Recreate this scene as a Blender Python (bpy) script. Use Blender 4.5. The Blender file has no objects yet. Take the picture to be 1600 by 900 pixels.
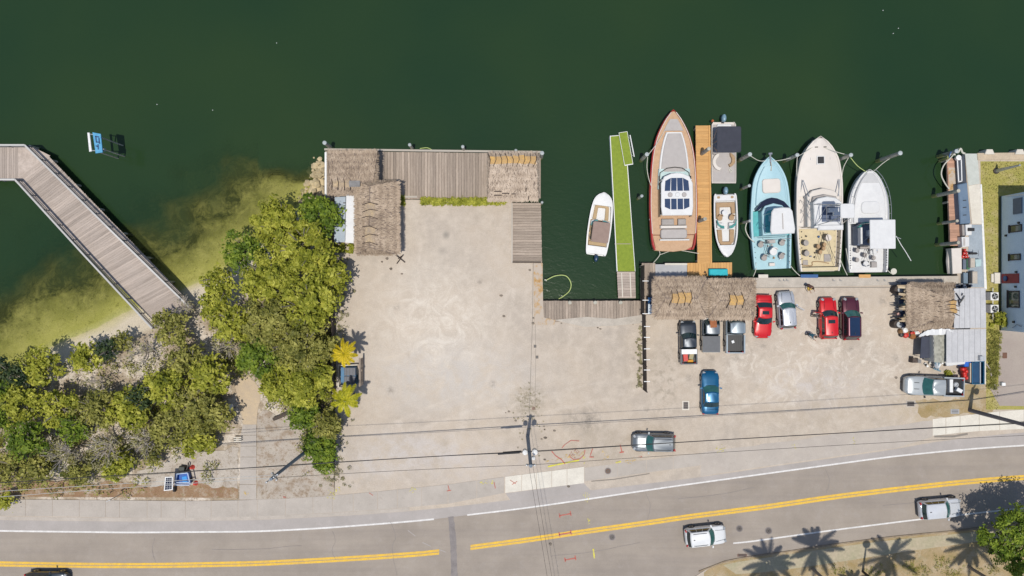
import bpy, bmesh, math, random
import numpy as np
from mathutils import Vector, Matrix, Euler
R = math.radians
random.seed(7)
rng = np.random.default_rng(7)
scene = bpy.context.scene
COL = scene.collection

# ------------------------------------------------------------------ camera, world, sun
H = 72.0            # drone height above the lot, metres
F = 1067.0          # focal length in photo pixels (1600 wide)
cam = bpy.data.cameras.new('camera'); cam.lens = 24.0; cam.sensor_width = 36.0
cam.clip_start = 1.0; cam.clip_end = 3000.0
cam_ob = bpy.data.objects.new('camera', cam); COL.objects.link(cam_ob)
cam_ob.location = (0, 0, H); cam_ob.rotation_euler = (0, 0, 0)
scene.camera = cam_ob

SUN_EL, SUN_AZ = R(79.5), R(188)       # azimuth clockwise from north (+Y)
world = bpy.data.worlds.new('World'); scene.world = world; world.use_nodes = True
wn = world.node_tree; wn.nodes.clear()
sky = wn.nodes.new('ShaderNodeTexSky'); sky.sky_type = 'NISHITA'; sky.sun_disc = False
sky.sun_elevation = SUN_EL; sky.sun_rotation = SUN_AZ
bg = wn.nodes.new('ShaderNodeBackground'); bg.inputs[1].default_value = 0.11
wo = wn.nodes.new('ShaderNodeOutputWorld')
wn.links.new(sky.outputs[0], bg.inputs[0]); wn.links.new(bg.outputs[0], wo.inputs[0])
sd = bpy.data.lights.new('sun', 'SUN'); sd.energy = 3.65; sd.angle = R(0.53); sd.color = (1, 0.95, 0.86)
sun = bpy.data.objects.new('sun', sd); COL.objects.link(sun)
sv = Vector((math.sin(SUN_AZ)*math.cos(SUN_EL), math.cos(SUN_AZ)*math.cos(SUN_EL), math.sin(SUN_EL)))
sun.rotation_euler = sv.to_track_quat('Z', 'Y').to_euler(); sun.location = sv*200
scene.view_settings.view_transform = 'Standard'; scene.view_settings.look = 'None'
scene.view_settings.exposure = -0.06; scene.view_settings.gamma = 1.0
scene.cycles.max_bounces = 5; scene.cycles.transparent_max_bounces = 8
scene.cycles.diffuse_bounces = 2; scene.cycles.glossy_bounces = 3; scene.cycles.transmission_bounces = 3

WATER = -1.0
def P(px, py, z=0.0):
    """surveying: photo pixel + height above the lot -> point in metres"""
    s = (H-z)/F
    return Vector(((px-800)*s, (450-py)*s, z))
def PP(pts, z=0.0): return [P(x, y, z) for x, y in pts]

# ------------------------------------------------------------------ materials
MATS = {}
def nodes(m): return m.node_tree.nodes, m.node_tree.links
def mat(name, c, c2=None, scale=4.0, rough=0.7, metal=0.0, bump=0.0, bscale=None, rnd=0.0, coat=0.0,
        stretch=None, detail=4.0, spec=0.5, world=False, c3=None, wear=0.0):
    """principled + noise colour variation between c and c2; rnd = per-object brightness variation"""
    if name in MATS: return MATS[name]
    m = bpy.data.materials.new(name); m.use_nodes = True; MATS[name] = m
    n, l = nodes(m); b = n['Principled BSDF']
    b.inputs['Roughness'].default_value = rough; b.inputs['Metallic'].default_value = metal
    b.inputs['Specular IOR Level'].default_value = spec
    if coat: b.inputs['Coat Weight'].default_value = coat; b.inputs['Coat Roughness'].default_value = 0.08
    tc = n.new('ShaderNodeTexCoord'); geo = n.new('ShaderNodeNewGeometry')
    src = geo.outputs['Position'] if world else tc.outputs['Object']
    mp = n.new('ShaderNodeMapping'); l.new(src, mp.inputs[0])
    if stretch: mp.inputs['Scale'].default_value = stretch
    oi = n.new('ShaderNodeObjectInfo')
    if not world:
        ad = n.new('ShaderNodeVectorMath'); ad.operation = 'ADD'
        ml = n.new('ShaderNodeVectorMath'); ml.operation = 'SCALE'; ml.inputs['Scale'].default_value = 17.0
        cx = n.new('ShaderNodeCombineXYZ'); l.new(oi.outputs['Random'], cx.inputs[0]); l.new(oi.outputs['Random'], cx.inputs[1])
        l.new(cx.outputs[0], ml.inputs[0]); l.new(mp.outputs[0], ad.inputs[0]); l.new(ml.outputs[0], ad.inputs[1]); vec = ad.outputs[0]
    else: vec = mp.outputs[0]
    nz = n.new('ShaderNodeTexNoise'); nz.inputs['Scale'].default_value = scale; nz.inputs['Detail'].default_value = detail
    nz.inputs['Roughness'].default_value = 0.6
    l.new(vec, nz.inputs['Vector'])
    cr = n.new('ShaderNodeValToRGB'); e = cr.color_ramp.elements
    c2 = c2 or tuple(x*0.82 for x in c)
    e[0].position = 0.32; e[1].position = 0.68
    e[0].color = (*c2, 1); e[1].color = (*c, 1)
    if c3: k = e.new(0.5); k.color = (*c3, 1)
    l.new(nz.outputs['Fac'], cr.inputs[0]); out = cr.outputs[0]
    if wear:
        nw = n.new('ShaderNodeTexNoise'); nw.inputs['Scale'].default_value = scale*7; nw.inputs['Detail'].default_value = 5
        l.new(vec, nw.inputs['Vector'])
        wr = n.new('ShaderNodeMapRange'); wr.inputs[1].default_value = 0.3; wr.inputs[2].default_value = 0.7
        wr.inputs[3].default_value = 1-wear; wr.inputs[4].default_value = 1+wear
        l.new(nw.outputs['Fac'], wr.inputs[0])
        vm = n.new('ShaderNodeVectorMath'); vm.operation = 'SCALE'; l.new(out, vm.inputs[0]); l.new(wr.outputs[0], vm.inputs['Scale']); out = vm.outputs[0]
    if rnd:
        rr = n.new('ShaderNodeMapRange'); rr.inputs[3].default_value = 1-rnd; rr.inputs[4].default_value = 1+rnd
        l.new(oi.outputs['Random'], rr.inputs[0])
        vm = n.new('ShaderNodeVectorMath'); vm.operation = 'SCALE'; l.new(out, vm.inputs[0]); l.new(rr.outputs[0], vm.inputs['Scale']); out = vm.outputs[0]
    l.new(out, b.inputs['Base Color'])
    if bump:
        nb = n.new('ShaderNodeTexNoise'); nb.inputs['Scale'].default_value = bscale or scale*6; nb.inputs['Detail'].default_value = 4
        l.new(vec, nb.inputs['Vector'])
        bp = n.new('ShaderNodeBump'); bp.inputs['Strength'].default_value = bump; bp.inputs['Distance'].default_value = 0.05
        l.new(nb.outputs['Fac'], bp.inputs['Height']); l.new(bp.outputs[0], b.inputs['Normal'])
    return m

def foliage_mat(name, dark, mid, light, transl=0.25):
    if name in MATS: return MATS[name]
    m = bpy.data.materials.new(name); m.use_nodes = True; MATS[name] = m
    n, l = nodes(m); n.clear()
    at = n.new('ShaderNodeAttribute'); at.attribute_name = 'tint'
    geo = n.new('ShaderNodeNewGeometry')
    nz = n.new('ShaderNodeTexNoise'); nz.inputs['Scale'].default_value = 0.7; nz.inputs['Detail'].default_value = 3
    l.new(geo.outputs['Position'], nz.inputs['Vector'])
    a1 = n.new('ShaderNodeMath'); a1.operation = 'MULTIPLY'; a1.inputs[1].default_value = 0.55; l.new(at.outputs['Fac'], a1.inputs[0])
    a2 = n.new('ShaderNodeMath'); a2.operation = 'MULTIPLY_ADD'; a2.inputs[1].default_value = 0.75; l.new(nz.outputs['Fac'], a2.inputs[0]); l.new(a1.outputs[0], a2.inputs[2])
    cr = n.new('ShaderNodeValToRGB'); e = cr.color_ramp.elements
    e[0].position = 0.3; e[0].color = (*dark, 1); e[1].position = 0.95; e[1].color = (*light, 1)
    k = e.new(0.6); k.color = (*mid, 1)
    l.new(a2.outputs[0], cr.inputs[0])
    d = n.new('ShaderNodeBsdfPrincipled'); d.inputs['Roughness'].default_value = 0.55; d.inputs['Specular IOR Level'].default_value = 0.25
    t = n.new('ShaderNodeBsdfTranslucent'); mx = n.new('ShaderNodeMixShader'); mx.inputs[0].default_value = transl
    o = n.new('ShaderNodeOutputMaterial')
    l.new(cr.outputs[0], d.inputs['Base Color']); l.new(cr.outputs[0], t.inputs['Color'])
    l.new(d.outputs[0], mx.inputs[1]); l.new(t.outputs[0], mx.inputs[2]); l.new(mx.outputs[0], o.inputs[0])
    return m

# ------------------------------------------------------------------ mesh helper
def wloc(o):
    v = Vector((0, 0, 0))
    while o: v = v + o.location; o = o.parent
    return v
def tag(o, label=None, cat=None, group=None, kind=None):
    if label: o['label'] = label
    if cat: o['category'] = cat
    if group: o['group'] = group
    if kind: o['kind'] = kind
    return o
def thing(name, label, cat, loc=(0, 0, 0), group=None):
    o = bpy.data.objects.new(name, None); COL.objects.link(o); o.location = loc; o.empty_display_size = 0.5
    return tag(o, label, cat, group)
class MB:
    def __init__(s): s.v = []; s.f = []
    def add(s, vs, fs):
        k = len(s.v); s.v += [tuple(p) for p in vs]; s.f += [tuple(i+k for i in f) for f in fs]; return s
    def box(s, c, d, rz=0.0, tilt=None):
        hx, hy, hz = d[0]/2, d[1]/2, d[2]/2
        vs = [Vector((x*hx, y*hy, z*hz)) for z in (-1, 1) for x, y in ((-1, -1), (1, -1), (1, 1), (-1, 1))]
        m = Euler((tilt[0], tilt[1], rz) if tilt else (0, 0, rz)).to_matrix()
        vs = [m @ v + Vector(c) for v in vs]
        return s.add(vs, [(3, 2, 1, 0), (4, 5, 6, 7), (0, 1, 5, 4), (1, 2, 6, 5), (2, 3, 7, 6), (3, 0, 4, 7)])
    def prism(s, poly, z0, z1, inset=0.0):
        """poly list of (x,y[,z]) counter-clockwise or not; z0 bottom z1 top; top inset (bevel-like)"""
        n = len(poly); a = sum(poly[i][0]*poly[(i+1) % n][1]-poly[(i+1) % n][0]*poly[i][1] for i in range(n))
        if a < 0: poly = list(reversed(poly))
        bot = [(p[0], p[1], z0) for p in poly]; top = [(p[0], p[1], z1) for p in poly]
        if inset:
            b = min(inset, abs(z1-z0)*0.5)
            tp = offset_poly(poly, -inset)
            mid = [(p[0], p[1], z1-b) for p in poly]; top = [(p[0], p[1], z1) for p in tp]
            k = len(s.v); s.v += bot+mid+top
            for i in range(n):
                j = (i+1) % n; s.f.append((k+i, k+j, k+n+j, k+n+i)); s.f.append((k+n+i, k+n+j, k+2*n+j, k+2*n+i))
            s.f.append(tuple(k+2*n+i for i in range(n))); s.f.append(tuple(k+i for i in reversed(range(n)))); return s
        k = len(s.v); s.v += bot+top
        for i in range(n):
            j = (i+1) % n; s.f.append((k+i, k+j, k+n+j, k+n+i))
        s.f.append(tuple(k+n+i for i in range(n))); s.f.append(tuple(k+i for i in reversed(range(n)))); return s
    def sheet(s, poly, z):
        n = len(poly); a = sum(poly[i][0]*poly[(i+1) % n][1]-poly[(i+1) % n][0]*poly[i][1] for i in range(n))
        if a < 0: poly = list(reversed(poly))
        k = len(s.v); s.v += [(p[0], p[1], z) for p in poly]; s.f.append(tuple(range(k, k+n))); return s
    def loft(s, rings, cap=True, closed=True):
        k = len(s.v); n = len(rings[0])
        for r in rings: s.v += [tuple(p) for p in r]
        for i in range(len(rings)-1):
            for j in range(n if closed else n-1):
                a = k+i*n+j; b = k+i*n+(j+1) % n; s.f.append((a, b, b+n, a+n))
        if cap:
            s.f.append(tuple(k+j for j in reversed(range(n)))); s.f.append(tuple(k+(len(rings)-1)*n+j for j in range(n)))
        return s
    def tube(s, pts, r, n=6, r2=None):
        pts = [Vector(p) for p in pts]; rings = []
        for i, p in enumerate(pts):
            d = (pts[min(i+1, len(pts)-1)]-pts[max(i-1, 0)])
            if d.length < 1e-6: d = Vector((0, 0, 1))
            d.normalize(); u = d.cross(Vector((0, 0, 1)) if abs(d.z) < 0.9 else Vector((1, 0, 0))).normalized(); w = d.cross(u)
            rr = r if r2 is None else r+(r2-r)*i/(len(pts)-1)
            rings.append([p+u*rr*math.cos(2*math.pi*k/n)+w*rr*math.sin(2*math.pi*k/n) for k in range(n)])
        return s.loft(rings)
    def cyl(s, c, r, h, n=12, r2=None, sy=1.0):
        r2 = r if r2 is None else r2; c = Vector(c)
        rg = lambda rr, z: [(c.x+rr*math.cos(2*math.pi*k/n), c.y+sy*rr*math.sin(2*math.pi*k/n), c.z+z) for k in range(n)]
        return s.loft([rg(r, 0), rg(r2, h)])
    def lathe(s, c, prof, n=12):
        c = Vector(c); return s.loft([[(c.x+r*math.cos(2*math.pi*k/n), c.y+r*math.sin(2*math.pi*k/n), c.z+z) for k in range(n)] for r, z in prof])
    def xf(s, m):
        s.v = [tuple(m @ Vector(p)) for p in s.v]; return s
    def build(s, name, m, parent=None, origin=None, smooth=False, local=False):
        """vertices are world coordinates unless local; the object origin is the parent's base or origin"""
        me = bpy.data.meshes.new(name)
        o = Vector((0, 0, 0)) if local else (wloc(parent) if parent else Vector(origin or (0, 0, 0)))
        me.from_pydata([(p[0]-o.x, p[1]-o.y, p[2]-o.z) for p in s.v], [], s.f)
        me.materials.append(m)
        if smooth: me.shade_smooth() if hasattr(me, 'shade_smooth') else None
        me.update()
        ob = bpy.data.objects.new(name, me); COL.objects.link(ob)
        if parent: ob.parent = parent
        else: ob.location = o
        return ob
def autosmooth(o, ang=35):
    me = o.data; bm = bmesh.new(); bm.from_mesh(me)
    for f in bm.faces: f.smooth = True
    for e in bm.edges:
        e.smooth = len(e.link_faces) == 2 and e.calc_face_angle(0) < R(ang)
    bm.to_mesh(me); bm.free(); return o
def offset_poly(poly, d):
    """offset outward (CCW poly) by d"""
    n = len(poly); out = []
    for i in range(n):
        p0, p1, p2 = Vector(poly[i-1][:2]), Vector(poly[i][:2]), Vector(poly[(i+1) % n][:2])
        a = (p1-p0); b = (p2-p1)
        if a.length < 1e-6 or b.length < 1e-6: out.append(tuple(p1)); continue
        a.normalize(); b.normalize(); na = Vector((a.y, -a.x)); nb = Vector((b.y, -b.x)); m = na+nb
        if m.length < 1e-3: out.append(tuple(p1+na*d)); continue
        m.normalize(); k = d/max(0.35, m.dot(na)); out.append(tuple(p1+m*k))
    return out
UNIT = {}
def unit_box(m, key='unit'):
    if (key, m.name) not in UNIT:
        o = MB().box((0, 0, 0), (1, 1, 1)).build('piece', m); UNIT[(key, m.name)] = o.data; bpy.data.objects.remove(o)
    return UNIT[(key, m.name)]
def piece(name, m, parent, c, d, rz=0.0, rx=0.0, ry=0.0):
    """a cheap box piece sharing one unit mesh; c in world coordinates"""
    o = bpy.data.objects.new(name, unit_box(m)); COL.objects.link(o); o.parent = parent
    o.location = Vector(c)-wloc(parent) if parent else Vector(c); o.scale = d; o.rotation_euler = (rx, ry, rz); return o
def copy_tree(o, parent=None):
    c = o.copy(); COL.objects.link(c)
    if parent: c.parent = parent
    for ch in list(o.children): copy_tree(ch, c)
    return c
def interp(pts, x):
    xs = [p[0] for p in pts]; ys = [p[1] for p in pts]; return float(np.interp(x, xs, ys))
def smooth_pts(pts, n):
    """Catmull-Rom through 2-D / 3-D points"""
    pts = [Vector((*p, 0)[:3]) if len(p) == 2 else Vector(p) for p in pts]; out = []
    q = [pts[0]*2-pts[1]]+pts+[pts[-1]*2-pts[-2]]
    for i in range(1, len(q)-2):
        for k in range(n):
            t = k/n; a, b, c, d = q[i-1], q[i], q[i+1], q[i+2]
            out.append(0.5*((2*b)+(c-a)*t+(2*a-5*b+4*c-d)*t*t+(3*b-a-3*c+d)*t**3))
    out.append(pts[-1]); return out

def ragged(pts, amp=3.0, step=9.0, closed=True):
    out = []; pts = list(pts)
    for (x0, y0), (x1, y1) in zip(pts, pts[1:]+(pts[:1] if closed else [])):
        L = math.hypot(x1-x0, y1-y0); n = max(1, int(L/step))
        for k in range(n):
            u = k/n; a = 0 if k == 0 else random.uniform(-amp, amp); out.append((x0+(x1-x0)*u-(y1-y0)/L*a, y0+(y1-y0)*u+(x1-x0)/L*a))
    return out if closed else out+[pts[-1]]
# common materials
M_concrete = mat('concrete', (0.47, 0.42, 0.36), (0.38, 0.34, 0.29), 1.2, 0.9, bump=0.25, rnd=0.06, wear=0.08)
M_concrete_new = mat('new_concrete', (0.66, 0.62, 0.54), (0.58, 0.54, 0.47), 1.0, 0.9, bump=0.15, rnd=0.03, wear=0.06)
M_wood_grey = mat('weathered_wood', (0.38, 0.31, 0.25), (0.27, 0.215, 0.17), 2.0, 0.9, bump=0.3, rnd=0.22, stretch=(1, 1, 1), wear=0.2)
M_wood_tan = mat('boardwalk_wood', (0.45, 0.38, 0.33), (0.33, 0.275, 0.235), 2.0, 0.9, bump=0.2, rnd=0.16, wear=0.12)
M_wood_orange = mat('stained_wood', (0.58, 0.33, 0.12), (0.50, 0.27, 0.09), 2.0, 0.75, bump=0.2, rnd=0.10, wear=0.08)
M_green_carpet = mat('green_carpet', (0.235, 0.30, 0.035), (0.18, 0.24, 0.028), 3.0, 0.95, bump=0.3, wear=0.1)
M_rail = mat('rail_wood', (0.42, 0.40, 0.38), (0.30, 0.28, 0.27), 3, 0.8, rnd=0.1)
M_dark_wood = mat('dark_wood', (0.10, 0.075, 0.06), (0.05, 0.04, 0.035), 3, 0.9, rnd=0.3, wear=0.2)
M_pile = mat('piling_wood', (0.46, 0.44, 0.37), (0.28, 0.26, 0.21), 3, 0.9, bump=0.3, wear=0.2)
M_pile_alga = mat('algae_wood', (0.30, 0.32, 0.10), (0.15, 0.16, 0.07), 4, 0.8, bump=0.3)
M_white = mat('white_gelcoat', (0.66, 0.66, 0.655), (0.60, 0.60, 0.60), 1.5, 0.35, wear=0.03)
M_white_plastic = mat('white_plastic', (0.78, 0.78, 0.77), None, 3, 0.5)
M_metal = mat('galvanised_metal', (0.50, 0.52, 0.54), (0.40, 0.42, 0.44), 3, 0.45, 0.6)
M_black = mat('black_rubber', (0.02, 0.02, 0.022), None, 4, 0.7)
M_glass_dark = mat('dark_glass', (0.012, 0.03, 0.034), (0.010, 0.022, 0.026), 2, 0.06, spec=0.8)
M_glass_teal = mat('tinted_glass', (0.03, 0.12, 0.11), (0.02, 0.085, 0.08), 2, 0.08, spec=0.8)
M_rope = mat('rope', (0.62, 0.60, 0.52), None, 8, 0.9)
M_rope_y = mat('yellow_green_rope', (0.50, 0.60, 0.22), None, 8, 0.9)
M_red = mat('red_plastic', (0.55, 0.03, 0.02), None, 4, 0.5)
M_cable = mat('black_cable', (0.03, 0.028, 0.028), None, 4, 0.7)
M_cable_l = mat('aluminium_cable', (0.5, 0.5, 0.48), None, 4, 0.5)
M_leather = mat('tan_cushion', (0.40, 0.27, 0.15), (0.34, 0.22, 0.12), 3, 0.7)
M_steel = mat('stainless', (0.6, 0.6, 0.6), None, 4, 0.25, 0.9)
M_blue_tarp = mat('blue_tarp', (0.02, 0.10, 0.28), (0.015, 0.07, 0.2), 3, 0.6)
M_teal_cover = mat('turquoise_cover', (0.0, 0.42, 0.50), None, 2, 0.6)
# ================================================================== SETTING
# road centre geometry, photo pixels
WL = [(-900, 812), (-400, 818), (-200, 824), (0, 830), (200, 832.5), (400, 831), (500, 826), (600, 818.5), (677, 812), (730, 805), (800, 797), (880, 786), (1040, 762), (1200, 740), (1390, 714), (1500, 703), (1600, 696), (1800, 690), (2500, 680)]
YL = [(-900, 866), (-400, 872), (-200, 878), (0, 881.5), (150, 884), (250, 884), (400, 881), (500, 876), (600, 870), (685, 863.5), (735, 855.5), (800, 847.5), (920, 830), (1000, 819), (1080, 807), (1200, 792), (1300, 777), (1400, 765), (1500, 754), (1600, 746), (1800, 739), (2500, 729)]
NE = [(-900, 796), (-200, 806), (0, 812.5), (200, 815), (400, 812.5), (500, 808), (600, 802), (700, 793), (790, 782), (925, 766), (1000, 757), (1100, 745), (1200, 730), (1300, 716), (1400, 702), (1460, 690), (1600, 675), (1800, 668), (2500, 656)]
SK = [(1080, 905), (1092, 893), (1106, 884), (1130, 877), (1160, 871.5), (1230, 862), (1300, 851), (1400, 838), (1500, 829), (1600, 817), (1800, 806), (2500, 780)]
def yrow(tab, x): return interp(tab, x)
def curve(tab, x0, x1, step=20, dy=0):
    xs = list(np.arange(x0, x1, step))+[x1]; xs = [float(x) for x in xs]
    # smooth the table lightly
    return [(x, (yrow(tab, x-25)+yrow(tab, x)+yrow(tab, x+25))/3+dy) for x in xs]

# ---- lot and land material
def ground_material():
    m = bpy.data.materials.new('packed_sand_lot'); m.use_nodes = True; n, l = nodes(m); b = n['Principled BSDF']
    b.inputs['Roughness'].default_value = 0.92; b.inputs['Specular IOR Level'].default_value = 0.2
    geo = n.new('ShaderNodeNewGeometry'); pos = geo.outputs['Position']
    def noise(s, d=5, r=0.6, st=None, dist=0.0):
        z = n.new('ShaderNodeTexNoise'); z.inputs['Scale'].default_value = s; z.inputs['Detail'].default_value = d; z.inputs['Roughness'].default_value = r
        z.inputs['Distortion'].default_value = dist
        if st: mp = n.new('ShaderNodeMapping'); mp.inputs['Scale'].default_value = st; l.new(pos, mp.inputs[0]); l.new(mp.outputs[0], z.inputs['Vector'])
        else: l.new(pos, z.inputs['Vector'])
        return z.outputs['Fac']
    def ramp(f, a, b_, lo=0.0, hi=1.0):
        q = n.new('ShaderNodeMapRange'); q.inputs[1].default_value = a; q.inputs[2].default_value = b_; q.inputs[3].default_value = lo; q.inputs[4].default_value = hi; l.new(f, q.inputs[0]); return q.outputs[0]
    def mul(a, b_):
        q = n.new('ShaderNodeMath'); q.operation = 'MULTIPLY'; l.new(a, q.inputs[0])
        if isinstance(b_, float): q.inputs[1].default_value = b_
        else: l.new(b_, q.inputs[1])
        return q.outputs[0]
    def mix(f, a, b_):
        q = n.new('ShaderNodeMix'); q.data_type = 'RGBA'; l.new(f, q.inputs[0])
        for k, c in ((6, a), (7, b_)):
            if isinstance(c, tuple): q.inputs[k].default_value = (*c, 1)
            else: l.new(c, q.inputs[k])
        return q.outputs[2]
    def blob(c, r0, r1, sx=1.0, sy=1.0):   # patch of wear round one spot of the lot
        mp = n.new('ShaderNodeMapping'); mp.inputs['Location'].default_value = (-c[0]*sx, -c[1]*sy, 0); mp.inputs['Scale'].default_value = (sx, sy, 0)
        l.new(pos, mp.inputs[0]); ln = n.new('ShaderNodeVectorMath'); ln.operation = 'LENGTH'; l.new(mp.outputs[0], ln.inputs[0]); return ramp(ln.outputs['Value'], r0, r1, 1.0, 0.0)
    base = mix(ramp(noise(0.12, 4), 0.35, 0.65), (0.50, 0.42, 0.335), (0.41, 0.355, 0.30))
    base = mix(ramp(noise(0.9, 6, 0.65), 0.42, 0.72), base, (0.53, 0.46, 0.385))
    base = mix(mul(ramp(noise(0.45, 6, 0.7, dist=0.6), 0.52, 0.72), 0.7), base, (0.38, 0.325, 0.265))
    c = P(690, 520); base = mix(mul(blob(c, 1.0, 11.0), 0.45), base, (0.58, 0.51, 0.43))
    c = P(640, 380); base = mix(mul(mul(blob(c, 1.0, 7.0), ramp(noise(0.4, 6, 0.7), .4, .6)), 0.5), base, (0.55, 0.485, 0.405))
    # pale scuffed turning circle
    c = P(680, 510); sw = mul(blob(c, 2.0, 8.5), ramp(noise(0.42, 10, 0.82, dist=1.7), 0.45, 0.64))
    base = mix(mul(sw, 0.75), base, (0.70, 0.64, 0.56))
    c = P(700, 590); base = mix(mul(blob(c, 1, 11, 0.8, 2.2), ramp(noise(0.5, 6, 0.7, dist=1.0), 0.35, 0.6)), base, (0.50, 0.46, 0.42))
    c = P(1270, 560); sw = mul(blob(c, 4, 15, 0.8, 1.6), ramp(noise(0.5, 8, 0.75, dist=1.6), 0.50, 0.60))
    base = mix(mul(sw, 0.6), base, (0.66, 0.60, 0.52))
    for (cx, cy) in ((705, 715), (560, 730), (620, 700), (1270, 600)): c = P(cx, cy); base = mix(mul(mul(blob(c, 0.5, 5.5, 0.7, 1.8), ramp(noise(0.7, 7, 0.75), 0.42, 0.6)), 0.7), base, (0.53, 0.49, 0.465))
    # browner patch towards the south of the lot, grey tyre dust beside the road
    c = P(915, 658); base = mix(mul(blob(c, 0.6, 3.0, 1.0, 1.6), ramp(noise(1.2, 7, 0.8), 0.42, 0.62)), base, (0.24, 0.21, 0.18))
    c = P(826, 628); base = mix(mul(blob(c, 0.4, 2.2), ramp(noise(2.5, 7, 0.8), 0.42, 0.58)), base, (0.20, 0.17, 0.11))
    c = P(697, 367); base = mix(blob(c, 0.1, 0.5), base, (0.30, 0.27, 0.23))
    c = P(691, 392); base = mix(mul(blob(c, 0.1, 0.6), 0.6), base, (0.33, 0.29, 0.25))
    c = P(1040, 600); base = mix(mul(blob(c, 1, 6, 2.5, 1), ramp(noise(1.5, 7), 0.5, 0.62)), base, (0.36, 0.31, 0.25))
    for (cx, cy, r, sx, sy, col, s) in ((950, 700, 9, 0.7, 2.4, (0.37, 0.31, 0.24), 0.75), (1475, 640, 6, 0.9, 2.0, (0.40, 0.30, 0.14), 0.6), (540, 720, 7, 1.0, 1.2, (0.40, 0.35, 0.30), 0.7),
                                     (1290, 650, 12, 0.7, 3.2, (0.42, 0.35, 0.27), 0.6), (760, 735, 7, 0.6, 1.8, (0.47, 0.42, 0.385), 0.6), (530, 440, 4, 1.6, 0.7, (0.44, 0.38, 0.32), 0.7)):
        c = P(cx, cy); base = mix(mul(mul(blob(c, 0.5, r, sx, sy), ramp(noise(0.8, 7, 0.75), 0.38, 0.6)), s), base, col)
    for (cx, cy, r) in ((1193, 540, .5), (1232, 440, .5), (1296, 548, .6), (1330, 545, .4), (1076, 590, .5), (1150, 560, .6), (1112, 560, .5), (1380, 470, .7), (1400, 560, .6), (1010, 640, .4), (620, 480, .5), (750, 440, .4), (610, 610, .6), (770, 600, .5), (990, 560, .3)):
        c = P(cx, cy); base = mix(mul(mul(blob(c, 0.05, r), ramp(noise(3.0, 4), 0.35, 0.55)), 0.7), base, (0.27, 0.235, 0.20))
    for (cx, cy, ang, ln) in ((760, 560, 70, 9), (700, 640, 20, 8), (900, 620, 12, 9), (1200, 600, 30, 8), (640, 420, 85, 7)):   # faint wheel tracks
        c = P(cx, cy); mp = n.new('ShaderNodeMapping'); mp.vector_type = 'TEXTURE'; mp.inputs['Location'].default_value = (c.x, c.y, 0); mp.inputs['Rotation'].default_value = (0, 0, R(ang)); mp.inputs['Scale'].default_value = (ln, 1.1, 1)
        l.new(pos, mp.inputs[0]); ln_ = n.new('ShaderNodeVectorMath'); ln_.operation = 'LENGTH'; l.new(mp.outputs[0], ln_.inputs[0])
        a_ = ramp(ln_.outputs['Value'], .55, .85); b_ = ramp(ln_.outputs['Value'], .9, 1.1, 1.0, 0.0); base = mix(mul(mul(a_, b_), mul(ramp(noise(1.1, 5), .4, .65), .45)), base, (0.60, 0.53, 0.455))
    grain = ramp(noise(9.0, 6, 0.75), 0.3, 0.7, 0.86, 1.12)
    speck = ramp(noise(26.0, 2, 0.5), 0.66, 0.78, 1.0, 0.72)
    v = n.new('ShaderNodeVectorMath'); v.operation = 'SCALE'; l.new(base, v.inputs[0]); l.new(grain, v.inputs['Scale'])
    v2 = n.new('ShaderNodeVectorMath'); v2.operation = 'SCALE'; l.new(v.outputs[0], v2.inputs[0]); l.new(speck, v2.inputs['Scale'])
    l.new(v2.outputs[0], b.inputs['Base Color'])
    bp = n.new('ShaderNodeBump'); bp.inputs['Strength'].default_value = 0.25; bp.inputs['Distance'].default_value = 0.05
    l.new(noise(5.0, 6), bp.inputs['Height']); l.new(bp.outputs[0], b.inputs['Normal'])
    m['helpers'] = 1
    return m
M_lot = ground_material()

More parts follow.
